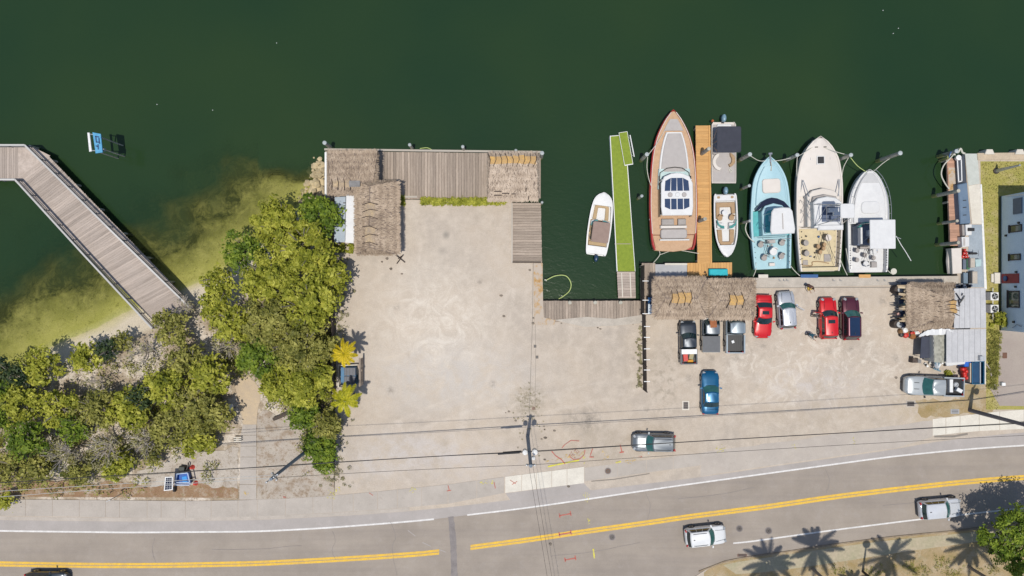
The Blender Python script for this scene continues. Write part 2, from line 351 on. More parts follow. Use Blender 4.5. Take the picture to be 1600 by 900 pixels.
def stained(name, c, c2, scale, stains, rough=0.9, streak=None, grain=0.1, bump=0.2):
    """world-mapped surface with large soft wear: c/c2 noise, optional stretched streaks"""
    m = bpy.data.materials.new(name); m.use_nodes = True; n, l = nodes(m); b = n['Principled BSDF']
    b.inputs['Roughness'].default_value = rough; b.inputs['Specular IOR Level'].default_value = 0.2
    geo = n.new('ShaderNodeNewGeometry'); col = None
    def nz(s, d, st=None, r=0.65):
        z = n.new('ShaderNodeTexNoise'); z.inputs['Scale'].default_value = s; z.inputs['Detail'].default_value = d; z.inputs['Roughness'].default_value = r
        mp = n.new('ShaderNodeMapping'); mp.inputs['Scale'].default_value = st or (1, 1, 1)
        if st: mp.inputs['Rotation'].default_value = (0, 0, R(-5))
        l.new(geo.outputs['Position'], mp.inputs[0]); l.new(mp.outputs[0], z.inputs['Vector']); return z.outputs['Fac']
    def rmp(f, a, b_, lo, hi):
        q = n.new('ShaderNodeMapRange'); q.inputs[1].default_value = a; q.inputs[2].default_value = b_; q.inputs[3].default_value = lo; q.inputs[4].default_value = hi; l.new(f, q.inputs[0]); return q.outputs[0]
    def mix(f, a, b_):
        q = n.new('ShaderNodeMix'); q.data_type = 'RGBA'; l.new(f, q.inputs[0])
        for k, c_ in ((6, a), (7, b_)):
            if isinstance(c_, tuple): q.inputs[k].default_value = (*c_, 1)
            else: l.new(c_, q.inputs[k])
        return q.outputs[2]
    col = mix(rmp(nz(scale, 6), 0.35, 0.65, 0, 1), c2, c)
    for (sc, lo, hi, cc, amt) in stains: col = mix(rmp(nz(sc, 7, None, 0.75), lo, hi, 0, amt), col, cc)
    if streak: col = mix(rmp(nz(streak[0], 5, streak[1]), 0.45, 0.7, 0, streak[3]), col, streak[2])
    v = n.new('ShaderNodeVectorMath'); v.operation = 'SCALE'; l.new(col, v.inputs[0]); l.new(rmp(nz(14, 4), 0.3, 0.7, 1-grain, 1+grain), v.inputs['Scale'])
    l.new(v.outputs[0], b.inputs['Base Color'])
    bp = n.new('ShaderNodeBump'); bp.inputs['Strength'].default_value = bump; bp.inputs['Distance'].default_value = 0.04
    l.new(nz(12, 4), bp.inputs['Height']); l.new(bp.outputs[0], b.inputs['Normal'])
    return m
M_asphalt = stained('old_asphalt', (0.34, 0.293, 0.248), (0.285, 0.245, 0.207), 0.25, [(0.7, 0.52, 0.75, (0.36, 0.32, 0.29), 0.6), (2.2, 0.62, 0.75, (0.22, 0.20, 0.18), 0.4)],
                    streak=(0.5, (0.06, 1.6, 1), (0.235, 0.205, 0.185), 0.45), grain=0.08)
M_shoulder = stained('pale_shoulder', (0.40, 0.365, 0.345), (0.345, 0.315, 0.295), 0.3, [(0.9, 0.52, 0.7, (0.44, 0.40, 0.38), 0.6)], grain=0.08)
M_patch = stained('asphalt_patch', (0.26, 0.235, 0.225), (0.20, 0.18, 0.175), 0.8, [(2.0, 0.55, 0.7, (0.15, 0.14, 0.14), 0.6)])
M_patch_l = stained('pale_patch', (0.335, 0.305, 0.295), (0.30, 0.27, 0.262), 0.8, [])
M_walk = stained('sidewalk_concrete', (0.45, 0.405, 0.36), (0.385, 0.345, 0.305), 0.35, [(1.2, 0.55, 0.7, (0.33, 0.29, 0.25), 0.6)], grain=0.08)
M_white_paint = mat('white_road_paint', (0.72, 0.70, 0.68), (0.56, 0.54, 0.52), 1.8, 0.8, world=True, wear=0.1)
M_yellow_paint = mat('yellow_road_paint', (0.74, 0.46, 0.04), (0.58, 0.37, 0.09), 1.5, 0.8, world=True, wear=0.12)
M_spray_y = mat('yellow_spray', (0.68, 0.62, 0.04), (0.45, 0.40, 0.16), 3, 0.9, world=True, wear=0.3)
M_spray_o = mat('amber_spray', (0.66, 0.42, 0.05), (0.46, 0.36, 0.2), 3, 0.9, world=True, wear=0.3)
M_spray_r = mat('red_spray', (0.52, 0.10, 0.07), (0.36, 0.16, 0.13), 3, 0.9, world=True, wear=0.3)
M_grass = stained('dry_lawn', (0.36, 0.31, 0.10), (0.29, 0.28, 0.07), 0.45, [(0.6, 0.5, 0.68, (0.44, 0.36, 0.20), 0.8), (2.5, 0.55, 0.7, (0.22, 0.24, 0.05), 0.5)], grain=0.25, bump=0.6)
M_verge = stained('dry_verge', (0.38, 0.29, 0.18), (0.30, 0.22, 0.10), 0.5, [(0.8, 0.48, 0.62, (0.46, 0.38, 0.28), 0.85), (1.6, 0.52, 0.64, (0.20, 0.17, 0.06), 0.7), (0.5, 0.58, 0.7, (0.42, 0.26, 0.08), 0.6)], grain=0.25, bump=0.6)
M_litter = stained('brown_leaf_litter', (0.24, 0.145, 0.085), (0.30, 0.20, 0.12), 0.6, [(0.9, 0.5, 0.65, (0.44, 0.38, 0.31), 0.75), (2.5, 0.55, 0.7, (0.13, 0.14, 0.02), 0.8)], grain=0.3, bump=0.6)
M_pink_drive = stained('pinkish_drive', (0.36, 0.31, 0.27), (0.32, 0.27, 0.24), 0.4, [(1.2, 0.55, 0.7, (0.28, 0.24, 0.21), 0.5)])

# ---- ground: one slab of built land, reaching far; natural shore lies west of the fence
def ring_w(pts): return [P(*p) for p in pts]
ne = curve(NE, -900, 2500, 40)
land_north = [(-900, 786), (0, 781), (100, 781), (200, 782), (300, 783), (380, 781.5), (450, 778), (523, 774), (523, 312), (800, 312), (800, 316), (800, 411), (833, 411), (848, 411), (848, 470), (848, 500), (1003, 500), (1003, 434), (1180, 434), (1496, 431), (1496, 400), (1515, 352), (1508, 241), (1527, 241), (2500, 236)]
poly = land_north+list(reversed(ne))
g = MB().prism(ring_w(poly), -5.0, 0.0)
# south of the road
sk = [(1080, 960), (1080, 905)]+[p for p in curve(SK, 1106, 2500, 30)]
g.prism(ring_w(sk+[(2500, 2500), (1080, 2500)]), -5.0, 0.0)
g.prism(ring_w([(-900, 965), (1020, 965), (1020, 2500), (-900, 2500)]), -5.0, 0.0)
o = g.build('ground', M_lot); o['kind'] = 'structure'
far = MB().sheet([(-900, -2200), (900, -2200), (900, -29), (-900, -29)], -0.4).build('far_ground', M_verge); far['kind'] = 'structure'

# road
rd = MB(); rp = curve(NE, -900, 2500, 40)
rd.sheet(ring_w(rp+[(2500, 800), (1800, 830), (1600, 840), (1500, 850), (1200, 880), (1120, 900), (1120, 2400), (980, 2400), (980, 985), (-900, 985)]), -0.06)
o = rd.build('road', M_asphalt); o['kind'] = 'structure'
def strip(name, top, bot, m, z, x0=None, x1=None):
    q = MB(); q.sheet(ring_w(top+list(reversed(bot))), z); o = q.build(name, m); o['kind'] = 'structure'; return o
def band(name, tab, x0, x1, dy0, dy1, m, z, step=15):
    q = MB(); a = curve(tab, x0, x1, step, dy0); b = curve(tab, x0, x1, step, dy1)
    for i in range(len(a)-1):
        q.add([(*P(*p).xy, z) for p in (a[i], b[i], b[i+1], a[i+1])], [(0, 1, 2, 3)])
    o = q.build(name, m); o['kind'] = 'structure'; return o
# pale shoulder between kerb and edge line
q = MB(); a = curve(NE, -900, 2500, 20, 0.2); b = curve(WL, -900, 2500, 20, 0)
for i in range(len(a)-1): q.add([(*P(*p).xy, -0.056) for p in (a[i], b[i], b[i+1], a[i+1])], [(0, 1, 2, 3)])
o = q.build('road_shoulder', M_shoulder); o['kind'] = 'structure'
band('edge_line', WL, -900, 678, -1.3, 1.3, M_white_paint, -0.052)
band('edge_line', WL, 730, 2500, -1.2, 1.2, M_white_paint, -0.052)
for x0, x1 in ((-900, 686), (735, 2500)):
    band('centre_line', YL, x0, x1, -4.0, -0.3, M_yellow_paint, -0.052); band('centre_line', YL, x0, x1, 0.6, 4.2, M_yellow_paint, -0.052)
sl = [(1145, 850.5), (1300, 829), (1440, 811.5), (1600, 794), (1800, 784), (2500, 770)]
band('edge_line', sl, 1146, 2500, -1.2, 1.2, M_white_paint, -0.052)
strip('road_patch', [(700, 808), (709, 807)], ragged([(700, 808), (703, 850), (706, 940)], .8, 6, False)[1:]+list(reversed(ragged([(709, 807), (713, 850), (716, 940)], .8, 6, False)[1:])), M_patch, -0.0500)
strip('road_patch', [(790, 771), (912, 755)], [(800, 785), (925, 768)], M_shoulder, 0.004)
for pts in (((620, 803), (624, 810)), ((637, 829), (649, 838)), ((660, 848), (673, 854)), ((686, 859), (696, 863))):
    (x0, y0), (x1, y1) = pts
    strip('faded_dash', [(x0, y0-0.7), (x1, y1-0.7)], [(x0, y0+0.7), (x1, y1+0.7)], M_shoulder, -0.0485)

# gutter kerb strip and sidewalk slabs
M_kerb = stained('kerb_concrete', (0.47, 0.42, 0.37), (0.40, 0.355, 0.31), 0.6, [(2, 0.55, 0.7, (0.30, 0.26, 0.22), 0.5)])
def prismband(name, tab, x0, x1, dy0, dy1, m, z0, z1, step=25, parent=None):
    q = MB(); a = curve(tab, x0, x1, step, dy0); b = curve(tab, x0, x1, step, dy1)
    q.prism(ring_w(a+list(reversed(b))), z0, z1); return q
def single(q, name, m, kind='structure'):
    o = q.build(name, m); o['kind'] = kind; return o
single(prismband('kerb', NE, -900, 640, -5.5, -0.4, M_kerb, -0.3, 0.012), 'kerb', M_kerb)
walk = bpy.data.objects.new('sidewalk', None); COL.objects.link(walk); walk['kind'] = 'structure'
N0 = [(-900, 764), (0, 780.5), (100, 781), (200, 782), (300, 783), (380, 781.5), (450, 779), (500, 776), (535, 773), (600, 767), (700, 757), (789, 745), (915, 729), (1000, 718), (1100, 705), (1460, 655), (1600, 641), (2500, 620)]
S0 = [(-900, 790), (0, 806), (100, 807), (200, 809), (300, 809.5), (400, 807), (500, 802), (600, 796), (700, 787), (790, 770), (912, 755), (1000, 742), (1100, 728), (1460, 681), (1600, 668), (2500, 640)]
def walk_slabs(xs, m, z=0.028, n0=N0, s0=S0):
    for a, b in zip(xs[:-1], xs[1:]):
        g_ = 0.35
        pl = [(a+g_, yrow(n0, a)), ((a+b)/2, yrow(n0, (a+b)/2)), (b-g_, yrow(n0, b)), (b-g_, yrow(s0, b)), (a+g_, yrow(s0, a))]
        MB().prism(ring_w(pl), -0.2, z+random.uniform(-0.004, 0.004)).build('slab', m, walk)
walk_slabs([-160, -120, -80, -40, 0, 40, 82, 124, 165, 187, 230, 252, 290, 330, 372, 402, 446, 489, 520, 552, 590, 621, 659, 700, 745, 788], M_walk)
walk_slabs([789, 815, 838, 862, 886, 913], M_concrete_new, 0.03)
walk_slabs([1457, 1478, 1500, 1530, 1562, 1600, 1640, 1680], M_concrete_new, 0.02, [(1457, 655), (1560, 643), (1600, 640), (1680, 632)], [(1457, 681), (1520, 674), (1600, 670), (1680, 662)])
walk_slabs([913, 945, 965, 1010, 1052, 1095], M_walk, 0.008, [(913, 731), (1095, 708)], [(913, 752), (1095, 727)])
single(MB().sheet(ring_w(ragged([(1095, 708), (1457, 657)], 1.2, 14, False)+[(1457, 683), (1400, 700), (1300, 714), (1200, 728), (1095, 744)]), 0.004), 'driveway_apron', stained('apron_concrete', (0.45, 0.40, 0.35), (0.40, 0.355, 0.315), 0.35, [(0.9, 0.5, 0.68, (0.48, 0.435, 0.39), 0.7), (1.5, 0.55, 0.7, (0.35, 0.31, 0.27), 0.5)]))
# walkway from the road to the boardwalk
path = bpy.data.objects.new('footpath', None); COL.objects.link(path); path['kind'] = 'structure'
for i, (y0, y1) in enumerate(zip([781, 757, 733, 714, 697, 680], [757, 733, 714, 697, 680, 663])):
    xl = lambda y: interp([(650, 382), (680, 376), (781, 374)], y)
    MB().prism(ring_w([(xl(y0), y0-0.4), (400.5, y0-0.4), (400.5, y1+0.3), (xl(y1), y1+0.3)]), -0.2, 0.02+0.004*(i % 2)).build('slab', M_walk, path)
M_sandpath = stained('sandy_path', (0.52, 0.41, 0.28), (0.46, 0.37, 0.27), 0.8, [(2, 0.5, 0.65, (0.40, 0.33, 0.26), 0.6)])
single(MB().sheet(ring_w([(380, 664), (400.5, 664)]+ragged([(401, 662), (403, 640), (407, 610), (390, 586), (368, 595), (372, 635), (379, 660)], 2, 6, False)), 0.012), 'sandy_path', M_sandpath)
# verge details
single(MB().sheet(ring_w([(1532, 252), (1600, 252), (1800, 250), (1800, 640), (1600, 640), (1541, 640), (1541, 450), (1534, 350)]), 0.006), 'lawn', M_grass)
single(MB().sheet(ring_w([(1562, 514), (1900, 514), (1900, 640), (1562, 634), (1546, 606), (1560, 600)]), 0.012), 'driveway', M_pink_drive)
single(MB().sheet(ring_w(ragged([(1500, 603), (1562, 600), (1550, 645), (1440, 652), (1430, 626), (1500, 624)], 3, 7)), 0.004), 'dry_grass_patch', M_verge)
single(MB().sheet(ring_w([(-900, 700), (0, 776), (372, 778)]+ragged([(372, 764), (300, 758), (180, 756), (0, 750)], 4, 8, False)+[(-900, 660)]), 0.012), 'verge_soil', M_litter)
skc = curve(SK, 1106, 2500, 20)
single(MB().sheet(ring_w([(1100, 895)]+[(x, y+1.6) for x, y in skc]+[(2500, 2300), (1100, 2300)]), 0.006), 'south_verge', M_verge)
def band2(name, tab, x0, x1, d0, d1, m, z0, z1):
    q = MB(); q.prism(ring_w(curve(tab, x0, x1, 20, d0)+list(reversed(curve(tab, x0, x1, 20, d1)))), z0, z1); return single(q, name, m)
band2('kerb', SK, 1092, 2500, -0.8, 1.5, mat('brown_kerb', (0.32, 0.25, 0.17), (0.2, 0.15, 0.1), 2, 0.9), -0.3, 0.03)
walk2 = [(1150, 898), (1215, 892), (1300, 880), (1400, 864), (1480, 853), (1560, 842), (1700, 825), (2500, 790)]
single(MB().sheet(ring_w(curve(SK, 1130, 2400, 25, 5)+list(reversed([(x, y) for x, y in curve(walk2, 1150, 2400, 25, 0)]))), 0.012), 'south_sidewalk', mat('tan_concrete', (0.42, 0.35, 0.25), (0.34, 0.31, 0.20), 0.6, 0.9, world=True, wear=0.1))

# ---- natural shore + sea bed: one height field
SH = [P(*p, WATER) for p in ((-900, 640), (-300, 635), (-60, 610), (0, 590), (60, 552), (100, 532), (150, 512), (190, 490), (240, 470), (300, 445), (350, 425), (400, 385), (440, 350), (478, 318), (498, 285), (512, 262))]
SH = [v.xy for v in SH]
def shore_dist(X, Y):
    best = np.full(X.shape, 1e9)
    for a, b in zip(SH[:-1], SH[1:]):
        d = b-a; L2 = d.length_squared
        t = np.clip(((X-a.x)*d.x+(Y-a.y)*d.y)/L2, 0, 1)
        best = np.minimum(best, np.hypot(X-(a.x+t*d.x), Y-(a.y+t*d.y)))
    # side: water is above the polyline
    ys = np.interp(X, [p.x for p in SH], [p.y for p in SH])
    side = np.where(Y > ys, -1, 1)
    side = np.where(X > SH[-1].x, np.where(Y > SH[-1].y-2.0-(X-SH[-1].x)*0.2, -1, 1), side)
    return best*side
gx = np.concatenate([np.arange(-900, -70, 30), np.arange(-70, -12, 0.45), np.arange(-12, 60, 4), np.arange(60, 901, 60)])
gy = np.concatenate([np.arange(-22.6, 22, 0.45), np.arange(22, 60, 3), np.arange(60, 901, 60)])
X, Y = np.meshgrid(gx, gy)
D = shore_dist(X, Y)
from mathutils import noise as mnoise
def nz2(x, y, s): return mnoise.fractal(Vector((x*s, y*s, 0.3)), 1.0, 2.0, 4)
nzv = np.array([[nz2(x, y, 0.25) if -71 < x < -11 and y < 23 else 0 for x in gx] for y in gy])
dw = np.maximum(0, -D*(1+0.35*nzv))
dep = 0.03+0.10*dw+0.30*np.maximum(0, dw-4.2)+1.1*np.maximum(0, Y-11.6+1.2*nzv)*(X > -27)+0.6*np.maximum(0, Y-13.5)
Zt = np.where(D > 0, WATER+np.minimum(D*0.22, 0.97)+0.10*nzv*np.clip(D, 0, 1), WATER-dep)
Zt = np.where(D > 4.4, -0.04+0.02*nzv, Zt)
Zt = np.maximum(Zt, -5.5)
Zt = np.where((X > -19.5) & (Y < 10), np.where(X > -18.6, -5.5, Zt), Zt)
Zt = np.where((X > -18.7), -5.5, Zt)
def grid_mesh(name, gx, gy, Z, m, attr=None):
    ny, nx = Z.shape; vs = np.empty((ny*nx, 3)); XX, YY = np.meshgrid(gx, gy)
    vs[:, 0] = XX.ravel(); vs[:, 1] = YY.ravel(); vs[:, 2] = Z.ravel()
    idx = np.arange(ny*nx).reshape(ny, nx)
    fs = np.stack([idx[:-1, :-1], idx[:-1, 1:], idx[1:, 1:], idx[1:, :-1]], -1).reshape(-1, 4)
    me = bpy.data.meshes.new(name); me.vertices.add(len(vs)); me.vertices.foreach_set('co', vs.ravel())
    me.loops.add(fs.size); me.loops.foreach_set('vertex_index', fs.ravel().astype(np.int32))
    me.polygons.add(len(fs)); me.polygons.foreach_set('loop_start', np.arange(0, fs.size, 4, dtype=np.int32))
    me.materials.append(m); me.update(); me.validate()
    me.polygons.foreach_set('use_smooth', np.ones(len(fs), dtype=bool))
    if attr is not None:
        a = me.attributes.new('depth', 'FLOAT', 'POINT'); a.data.foreach_set('value', attr.ravel().astype(np.float32))
    o = bpy.data.objects.new(name, me); COL.objects.link(o); return o
def shore_material():
    m = bpy.data.materials.new('shore_and_bed'); m.use_nodes = True; n, l = nodes(m); b = n['Principled BSDF']
    b.inputs['Roughness'].default_value = 0.95; b.inputs['Specular IOR Level'].default_value = 0.1
    geo = n.new('ShaderNodeNewGeometry'); sp = n.new('ShaderNodeSeparateXYZ'); l.new(geo.outputs['Position'], sp.inputs[0])
    def nz(s, d=6, r=0.7, dist=0.0):
        z = n.new('ShaderNodeTexNoise'); z.inputs['Scale'].default_value = s; z.inputs['Detail'].default_value = d; z.inputs['Roughness'].default_value = r; z.inputs['Distortion'].default_value = dist
        l.new(geo.outputs['Position'], z.inputs['Vector']); return z.outputs['Fac']
    def rmp(f, a, b_, lo=0.0, hi=1.0):
        q = n.new('ShaderNodeMapRange'); q.inputs[1].default_value = a; q.inputs[2].default_value = b_; q.inputs[3].default_value = lo; q.inputs[4].default_value = hi; l.new(f, q.inputs[0]); return q.outputs[0]
    def mix(f, a, b_):
        q = n.new('ShaderNodeMix'); q.data_type = 'RGBA'; l.new(f, q.inputs[0])
        for k, c_ in ((6, a), (7, b_)):
            if isinstance(c_, tuple): q.inputs[k].default_value = (*c_, 1)
            else: l.new(c_, q.inputs[k])
        return q.outputs[2]
    def mul(a, b_):
        q = n.new('ShaderNodeMath'); q.operation = 'MULTIPLY'; l.new(a, q.inputs[0]); l.new(b_, q.inputs[1]); return q.outputs[0]
    land = mix(rmp(nz(0.30), 0.46, 0.58), (0.36, 0.29, 0.21), (0.60, 0.53, 0.45))
    land = mix(rmp(nz(2.2, 8, 0.8), 0.5, 0.62), land, (0.24, 0.19, 0.14))
    land = mix(rmp(sp.outputs['Z'], -0.22, -0.42), land, (0.56, 0.49, 0.38))
    bed = mix(rmp(nz(0.5), 0.35, 0.65), (0.46, 0.40, 0.15), (0.36, 0.325, 0.10))
    bed = mix(rmp(nz(1.6, 8, 0.85), 0.54, 0.66), bed, (0.13, 0.12, 0.03))
    deep = rmp(sp.outputs['Z'], -1.25, -1.75)       # sea-grass beds start where it gets deeper
    z3 = n.new('ShaderNodeMapRange'); z3.inputs[1].default_value = -1.18; z3.inputs[2].default_value = -1.62; z3.inputs[3].default_value = 0.0; z3.inputs[4].default_value = 1.0
    l.new(sp.outputs['Z'], z3.inputs[0])
    weed = mul(rmp(nz(0.50, 9, 0.8, 0.4), 0.40, 0.56), z3.outputs[0])
    bed = mix(weed, bed, (0.035, 0.04, 0.014))
    col = mix(rmp(sp.outputs['Z'], -1.10, -0.80), bed, land)
    v = n.new('ShaderNodeVectorMath'); v.operation = 'SCALE'; l.new(col, v.inputs[0]); l.new(rmp(nz(9, 5), 0.3, 0.7, 0.8, 1.15), v.inputs['Scale'])
    l.new(v.outputs[0], b.inputs['Base Color'])
    bp = n.new('ShaderNodeBump'); bp.inputs['Strength'].default_value = 0.5; bp.inputs['Distance'].default_value = 0.08
    l.new(nz(4.0, 6), bp.inputs['Height']); l.new(bp.outputs[0], b.inputs['Normal'])
    return m
shore = grid_mesh('shore_terrain', gx, gy, Zt, shore_material()); shore['kind'] = 'structure'
# grey compacted dirt east of the footpath, in front of the trees
single(MB().sheet(ring_w([(402, 781)]+ragged([(402, 650), (412, 640), (455, 655), (485, 690), (520, 700)], 3, 8, False)+[(523, 775), (450, 779)]), 0.010), 'compacted_dirt', stained('grey_dirt', (0.43, 0.38, 0.32), (0.37, 0.32, 0.27), 0.8, [(0.5, 0.46, 0.6, (0.48, 0.42, 0.36), 0.7), (1.0, 0.47, 0.6, (0.26, 0.19, 0.13), 0.8), (4.0, 0.56, 0.66, (0.17, 0.14, 0.09), 0.8)], grain=0.2, bump=0.5))
single(MB().sheet(ring_w(ragged([(196, 762), (372, 768), (374, 700), (330, 705), (230, 722)], 5, 9)), 0.010), 'compacted_dirt', MATS.get('grey_dirt') or stained('pale_dirt', (0.47, 0.42, 0.36), (0.40, 0.35, 0.30), 0.8, [(1.0, 0.5, 0.62, (0.26, 0.20, 0.14), 0.7), (4.0, 0.56, 0.66, (0.17, 0.14, 0.09), 0.8)], grain=0.2, bump=0.5))

# ---- water: surface sheet, opacity follows the real depth below it (turbid green water)
depth = WATER-Zt
depth = np.where(X > -18.7, 5.0, depth)
def water_material():
    m = bpy.data.materials.new('green_water'); m.use_nodes = True; n, l = nodes(m); n.clear()
    at = n.new('ShaderNodeAttribute'); at.attribute_name = 'depth'
    geo = n.new('ShaderNodeNewGeometry')
    k = n.new('ShaderNodeMath'); k.operation = 'MULTIPLY'; k.inputs[1].default_value = -0.8; l.new(at.outputs['Fac'], k.inputs[0])
    ex = n.new('ShaderNodeMath'); ex.operation = 'EXPONENT'; l.new(k.outputs[0], ex.inputs[0])
    op = n.new('ShaderNodeMath'); op.operation = 'SUBTRACT'; op.inputs[0].default_value = 1.0; op.use_clamp = True; l.new(ex.outputs[0], op.inputs[1])
    nz = n.new('ShaderNodeTexNoise'); nz.inputs['Scale'].default_value = 0.035; nz.inputs['Detail'].default_value = 3; l.new(geo.outputs['Position'], nz.inputs['Vector'])
    cr = n.new('ShaderNodeValToRGB'); cr.color_ramp.elements[0].position = 0.35; cr.color_ramp.elements[1].position = 0.65
    cr.color_ramp.elements[0].color = (0.013, 0.036, 0.016, 1); cr.color_ramp.elements[1].color = (0.022, 0.046, 0.016, 1)
    l.new(nz.outputs['Fac'], cr.inputs[0])
    tint = n.new('ShaderNodeMix'); tint.data_type = 'RGBA'
    dm = n.new('ShaderNodeMapRange'); dm.inputs[1].default_value = 0.2; dm.inputs[2].default_value = 2.2; l.new(at.outputs['Fac'], dm.inputs[0])
    l.new(dm.outputs[0], tint.inputs[0]); tint.inputs[6].default_value = (0.078, 0.084, 0.022, 1); l.new(cr.outputs[0], tint.inputs[7])
    d = n.new('ShaderNodeBsdfPrincipled'); d.inputs['Roughness'].default_value = 0.12; d.inputs['IOR'].default_value = 1.33
    l.new(tint.outputs[2], d.inputs['Base Color'])
    wv = n.new('ShaderNodeTexNoise'); wv.inputs['Scale'].default_value = 1.6; wv.inputs['Detail'].default_value = 5; wv.inputs['Distortion'].default_value = 0.6
    mp = n.new('ShaderNodeMapping'); mp.inputs['Scale'].default_value = (1, 1.7, 1); mp.inputs['Rotation'].default_value = (0, 0, 0.5)
    l.new(geo.outputs['Position'], mp.inputs[0]); l.new(mp.outputs[0], wv.inputs['Vector'])
    bp = n.new('ShaderNodeBump'); bp.inputs['Strength'].default_value = 0.12; bp.inputs['Distance'].default_value = 0.15; l.new(wv.outputs['Fac'], bp.inputs['Height']); l.new(bp.outputs[0], d.inputs['Normal'])
    t = n.new('ShaderNodeBsdfTransparent'); t.inputs[0].default_value = (0.93, 0.97, 0.85, 1)
    mx = n.new('ShaderNodeMixShader'); l.new(op.outputs[0], mx.inputs[0]); l.new(t.outputs[0], mx.inputs[1]); l.new(d.outputs[0], mx.inputs[2])
    o = n.new('ShaderNodeOutputMaterial'); l.new(mx.outputs[0], o.inputs[0]); return m
Zw = np.full_like(Zt, WATER)
water = grid_mesh('water', gx, gy, Zw, water_material(), np.clip(depth, 0, 9)); water['kind'] = 'structure'
# ================================================================== DOCKS
def deck(name, label, cat, corners, z, m, along, width, group=None, joist=True, thick=0.05, gap=0.012, frame_m=None, piles=True, loc=None):
    """corners: 4 photo points A,B,C,D (A->B is the direction in which planks are counted, A->D plank length)"""
    A, B, C_, D_ = [P(*c, z) for c in corners]
    t = thing(name, label, cat, (A+B+C_+D_)/4-Vector((0, 0, z)), group)
    L = ((B-A).length+(C_-D_).length)/2; n = max(1, round(L/width))
    for i in range(n):
        u = (i+0.5)/n; p = A.lerp(B, u); q = D_.lerp(C_, u); d = q-p; ctr = (p+q)/2
        e0 = random.uniform(-0.03, 0.03)
        piece('plank', m, t, (ctr.x, ctr.y, z-thick/2+random.uniform(-0.006, 0.006)), (d.length+e0, L/n-gap, thick), math.atan2(d.y, d.x)+random.uniform(-0.002, 0.002))
    if joist:
        q = MB()
        for k in (0.04, 0.35, 0.65, 0.96):
            a = A.lerp(D_, k); b = B.lerp(C_, k); q.tube([(a.x, a.y, z-thick-0.09), (b.x, b.y, z-thick-0.09)], 0.09, 4)
        q.build('joist', frame_m or M_dark_wood, t)
    if piles:
        nl = max(2, int(L/3.2)+1)
        for i in range(nl):
            for k in (0.06, 0.94):
                a = A.lerp(D_, k); b = B.lerp(C_, k); c = a.lerp(b, i/(nl-1)*0.96+0.02)
                MB().cyl((c.x, c.y, -4.5), 0.13, z-thick-0.02+4.5, 8).build('pile', M_pile, t)
    return t, (A, B, C_, D_)
# old wooden boardwalk in the west, bent, with hand rails
def rail_line(t, pts, z, h, posts_step=1.8, fat=0.09, double=True):
    for a, b in zip(pts[:-1], pts[1:]):
        d = (b-a); L = d.length; d.normalize(); rz = math.atan2(d.y, d.x); c = (a+b)/2
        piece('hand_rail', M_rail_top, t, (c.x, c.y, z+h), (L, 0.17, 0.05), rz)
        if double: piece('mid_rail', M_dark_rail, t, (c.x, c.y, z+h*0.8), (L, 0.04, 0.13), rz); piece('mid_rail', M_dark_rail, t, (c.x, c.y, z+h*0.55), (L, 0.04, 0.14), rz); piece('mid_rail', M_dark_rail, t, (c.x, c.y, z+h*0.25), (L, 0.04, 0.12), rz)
        n = max(1, int(L/posts_step))
        for i in range(n+1):
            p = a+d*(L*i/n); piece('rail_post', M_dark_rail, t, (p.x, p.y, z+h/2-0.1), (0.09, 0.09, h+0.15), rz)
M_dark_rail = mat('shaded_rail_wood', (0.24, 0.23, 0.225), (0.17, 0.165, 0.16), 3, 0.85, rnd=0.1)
ZB = 0.35
bw, cr_ = deck('boardwalk', 'long weathered grey plank boardwalk with handrails crossing the shallows diagonally', 'boardwalk', [(22, 282), (248, 510), (306, 482), (74, 242)], ZB, M_wood_tan, None, 0.24, gap=0.014)
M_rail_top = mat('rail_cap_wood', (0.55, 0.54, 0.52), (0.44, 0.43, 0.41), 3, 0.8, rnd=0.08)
# elbow + western arm belong to the same structure
def extra_planks(t, A, B, C_, D_, z, m, width, thick=0.05):
    L = ((B-A).length+(C_-D_).length)/2; n = max(1, round(L/width))
    for i in range(n):
        u = (i+0.5)/n; p = A.lerp(B, u); q = D_.lerp(C_, u); d = q-p; c = (p+q)/2
        if d.length < 0.1: continue
        piece('plank', m, t, (c.x, c.y, z-thick/2-0.004), (d.length, L/n-0.014, thick), math.atan2(d.y, d.x))
A, B, C_, D_ = [P(*p, ZB) for p in ((-160, 280), (22, 280), (46, 230), (-160, 230))]
extra_planks(bw, P(-160, 281, ZB), P(28, 281, ZB), P(28, 230, ZB), P(-160, 230, ZB), ZB, M_wood_tan, 0.24)
q = MB(); q.prism(PP([(28, 281), (28, 230), (52, 230), (78, 243), (36, 284)], ZB), ZB-0.05, ZB-0.006); q.build('corner_deck', M_wood_tan, bw)
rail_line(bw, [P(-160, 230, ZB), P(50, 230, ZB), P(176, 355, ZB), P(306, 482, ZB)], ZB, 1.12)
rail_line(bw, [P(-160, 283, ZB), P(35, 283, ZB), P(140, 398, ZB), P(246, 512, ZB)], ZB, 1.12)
for a, b in (((-160, 283), (30, 283)), ((-160, 228), (45, 228))):
    for i in range(5):
        c = P(*a, ZB).lerp(P(*b, ZB), i/4); MB().cyl((c.x, c.y, -4.5), 0.14, ZB+4.4, 8).build('pile', M_pile, bw)

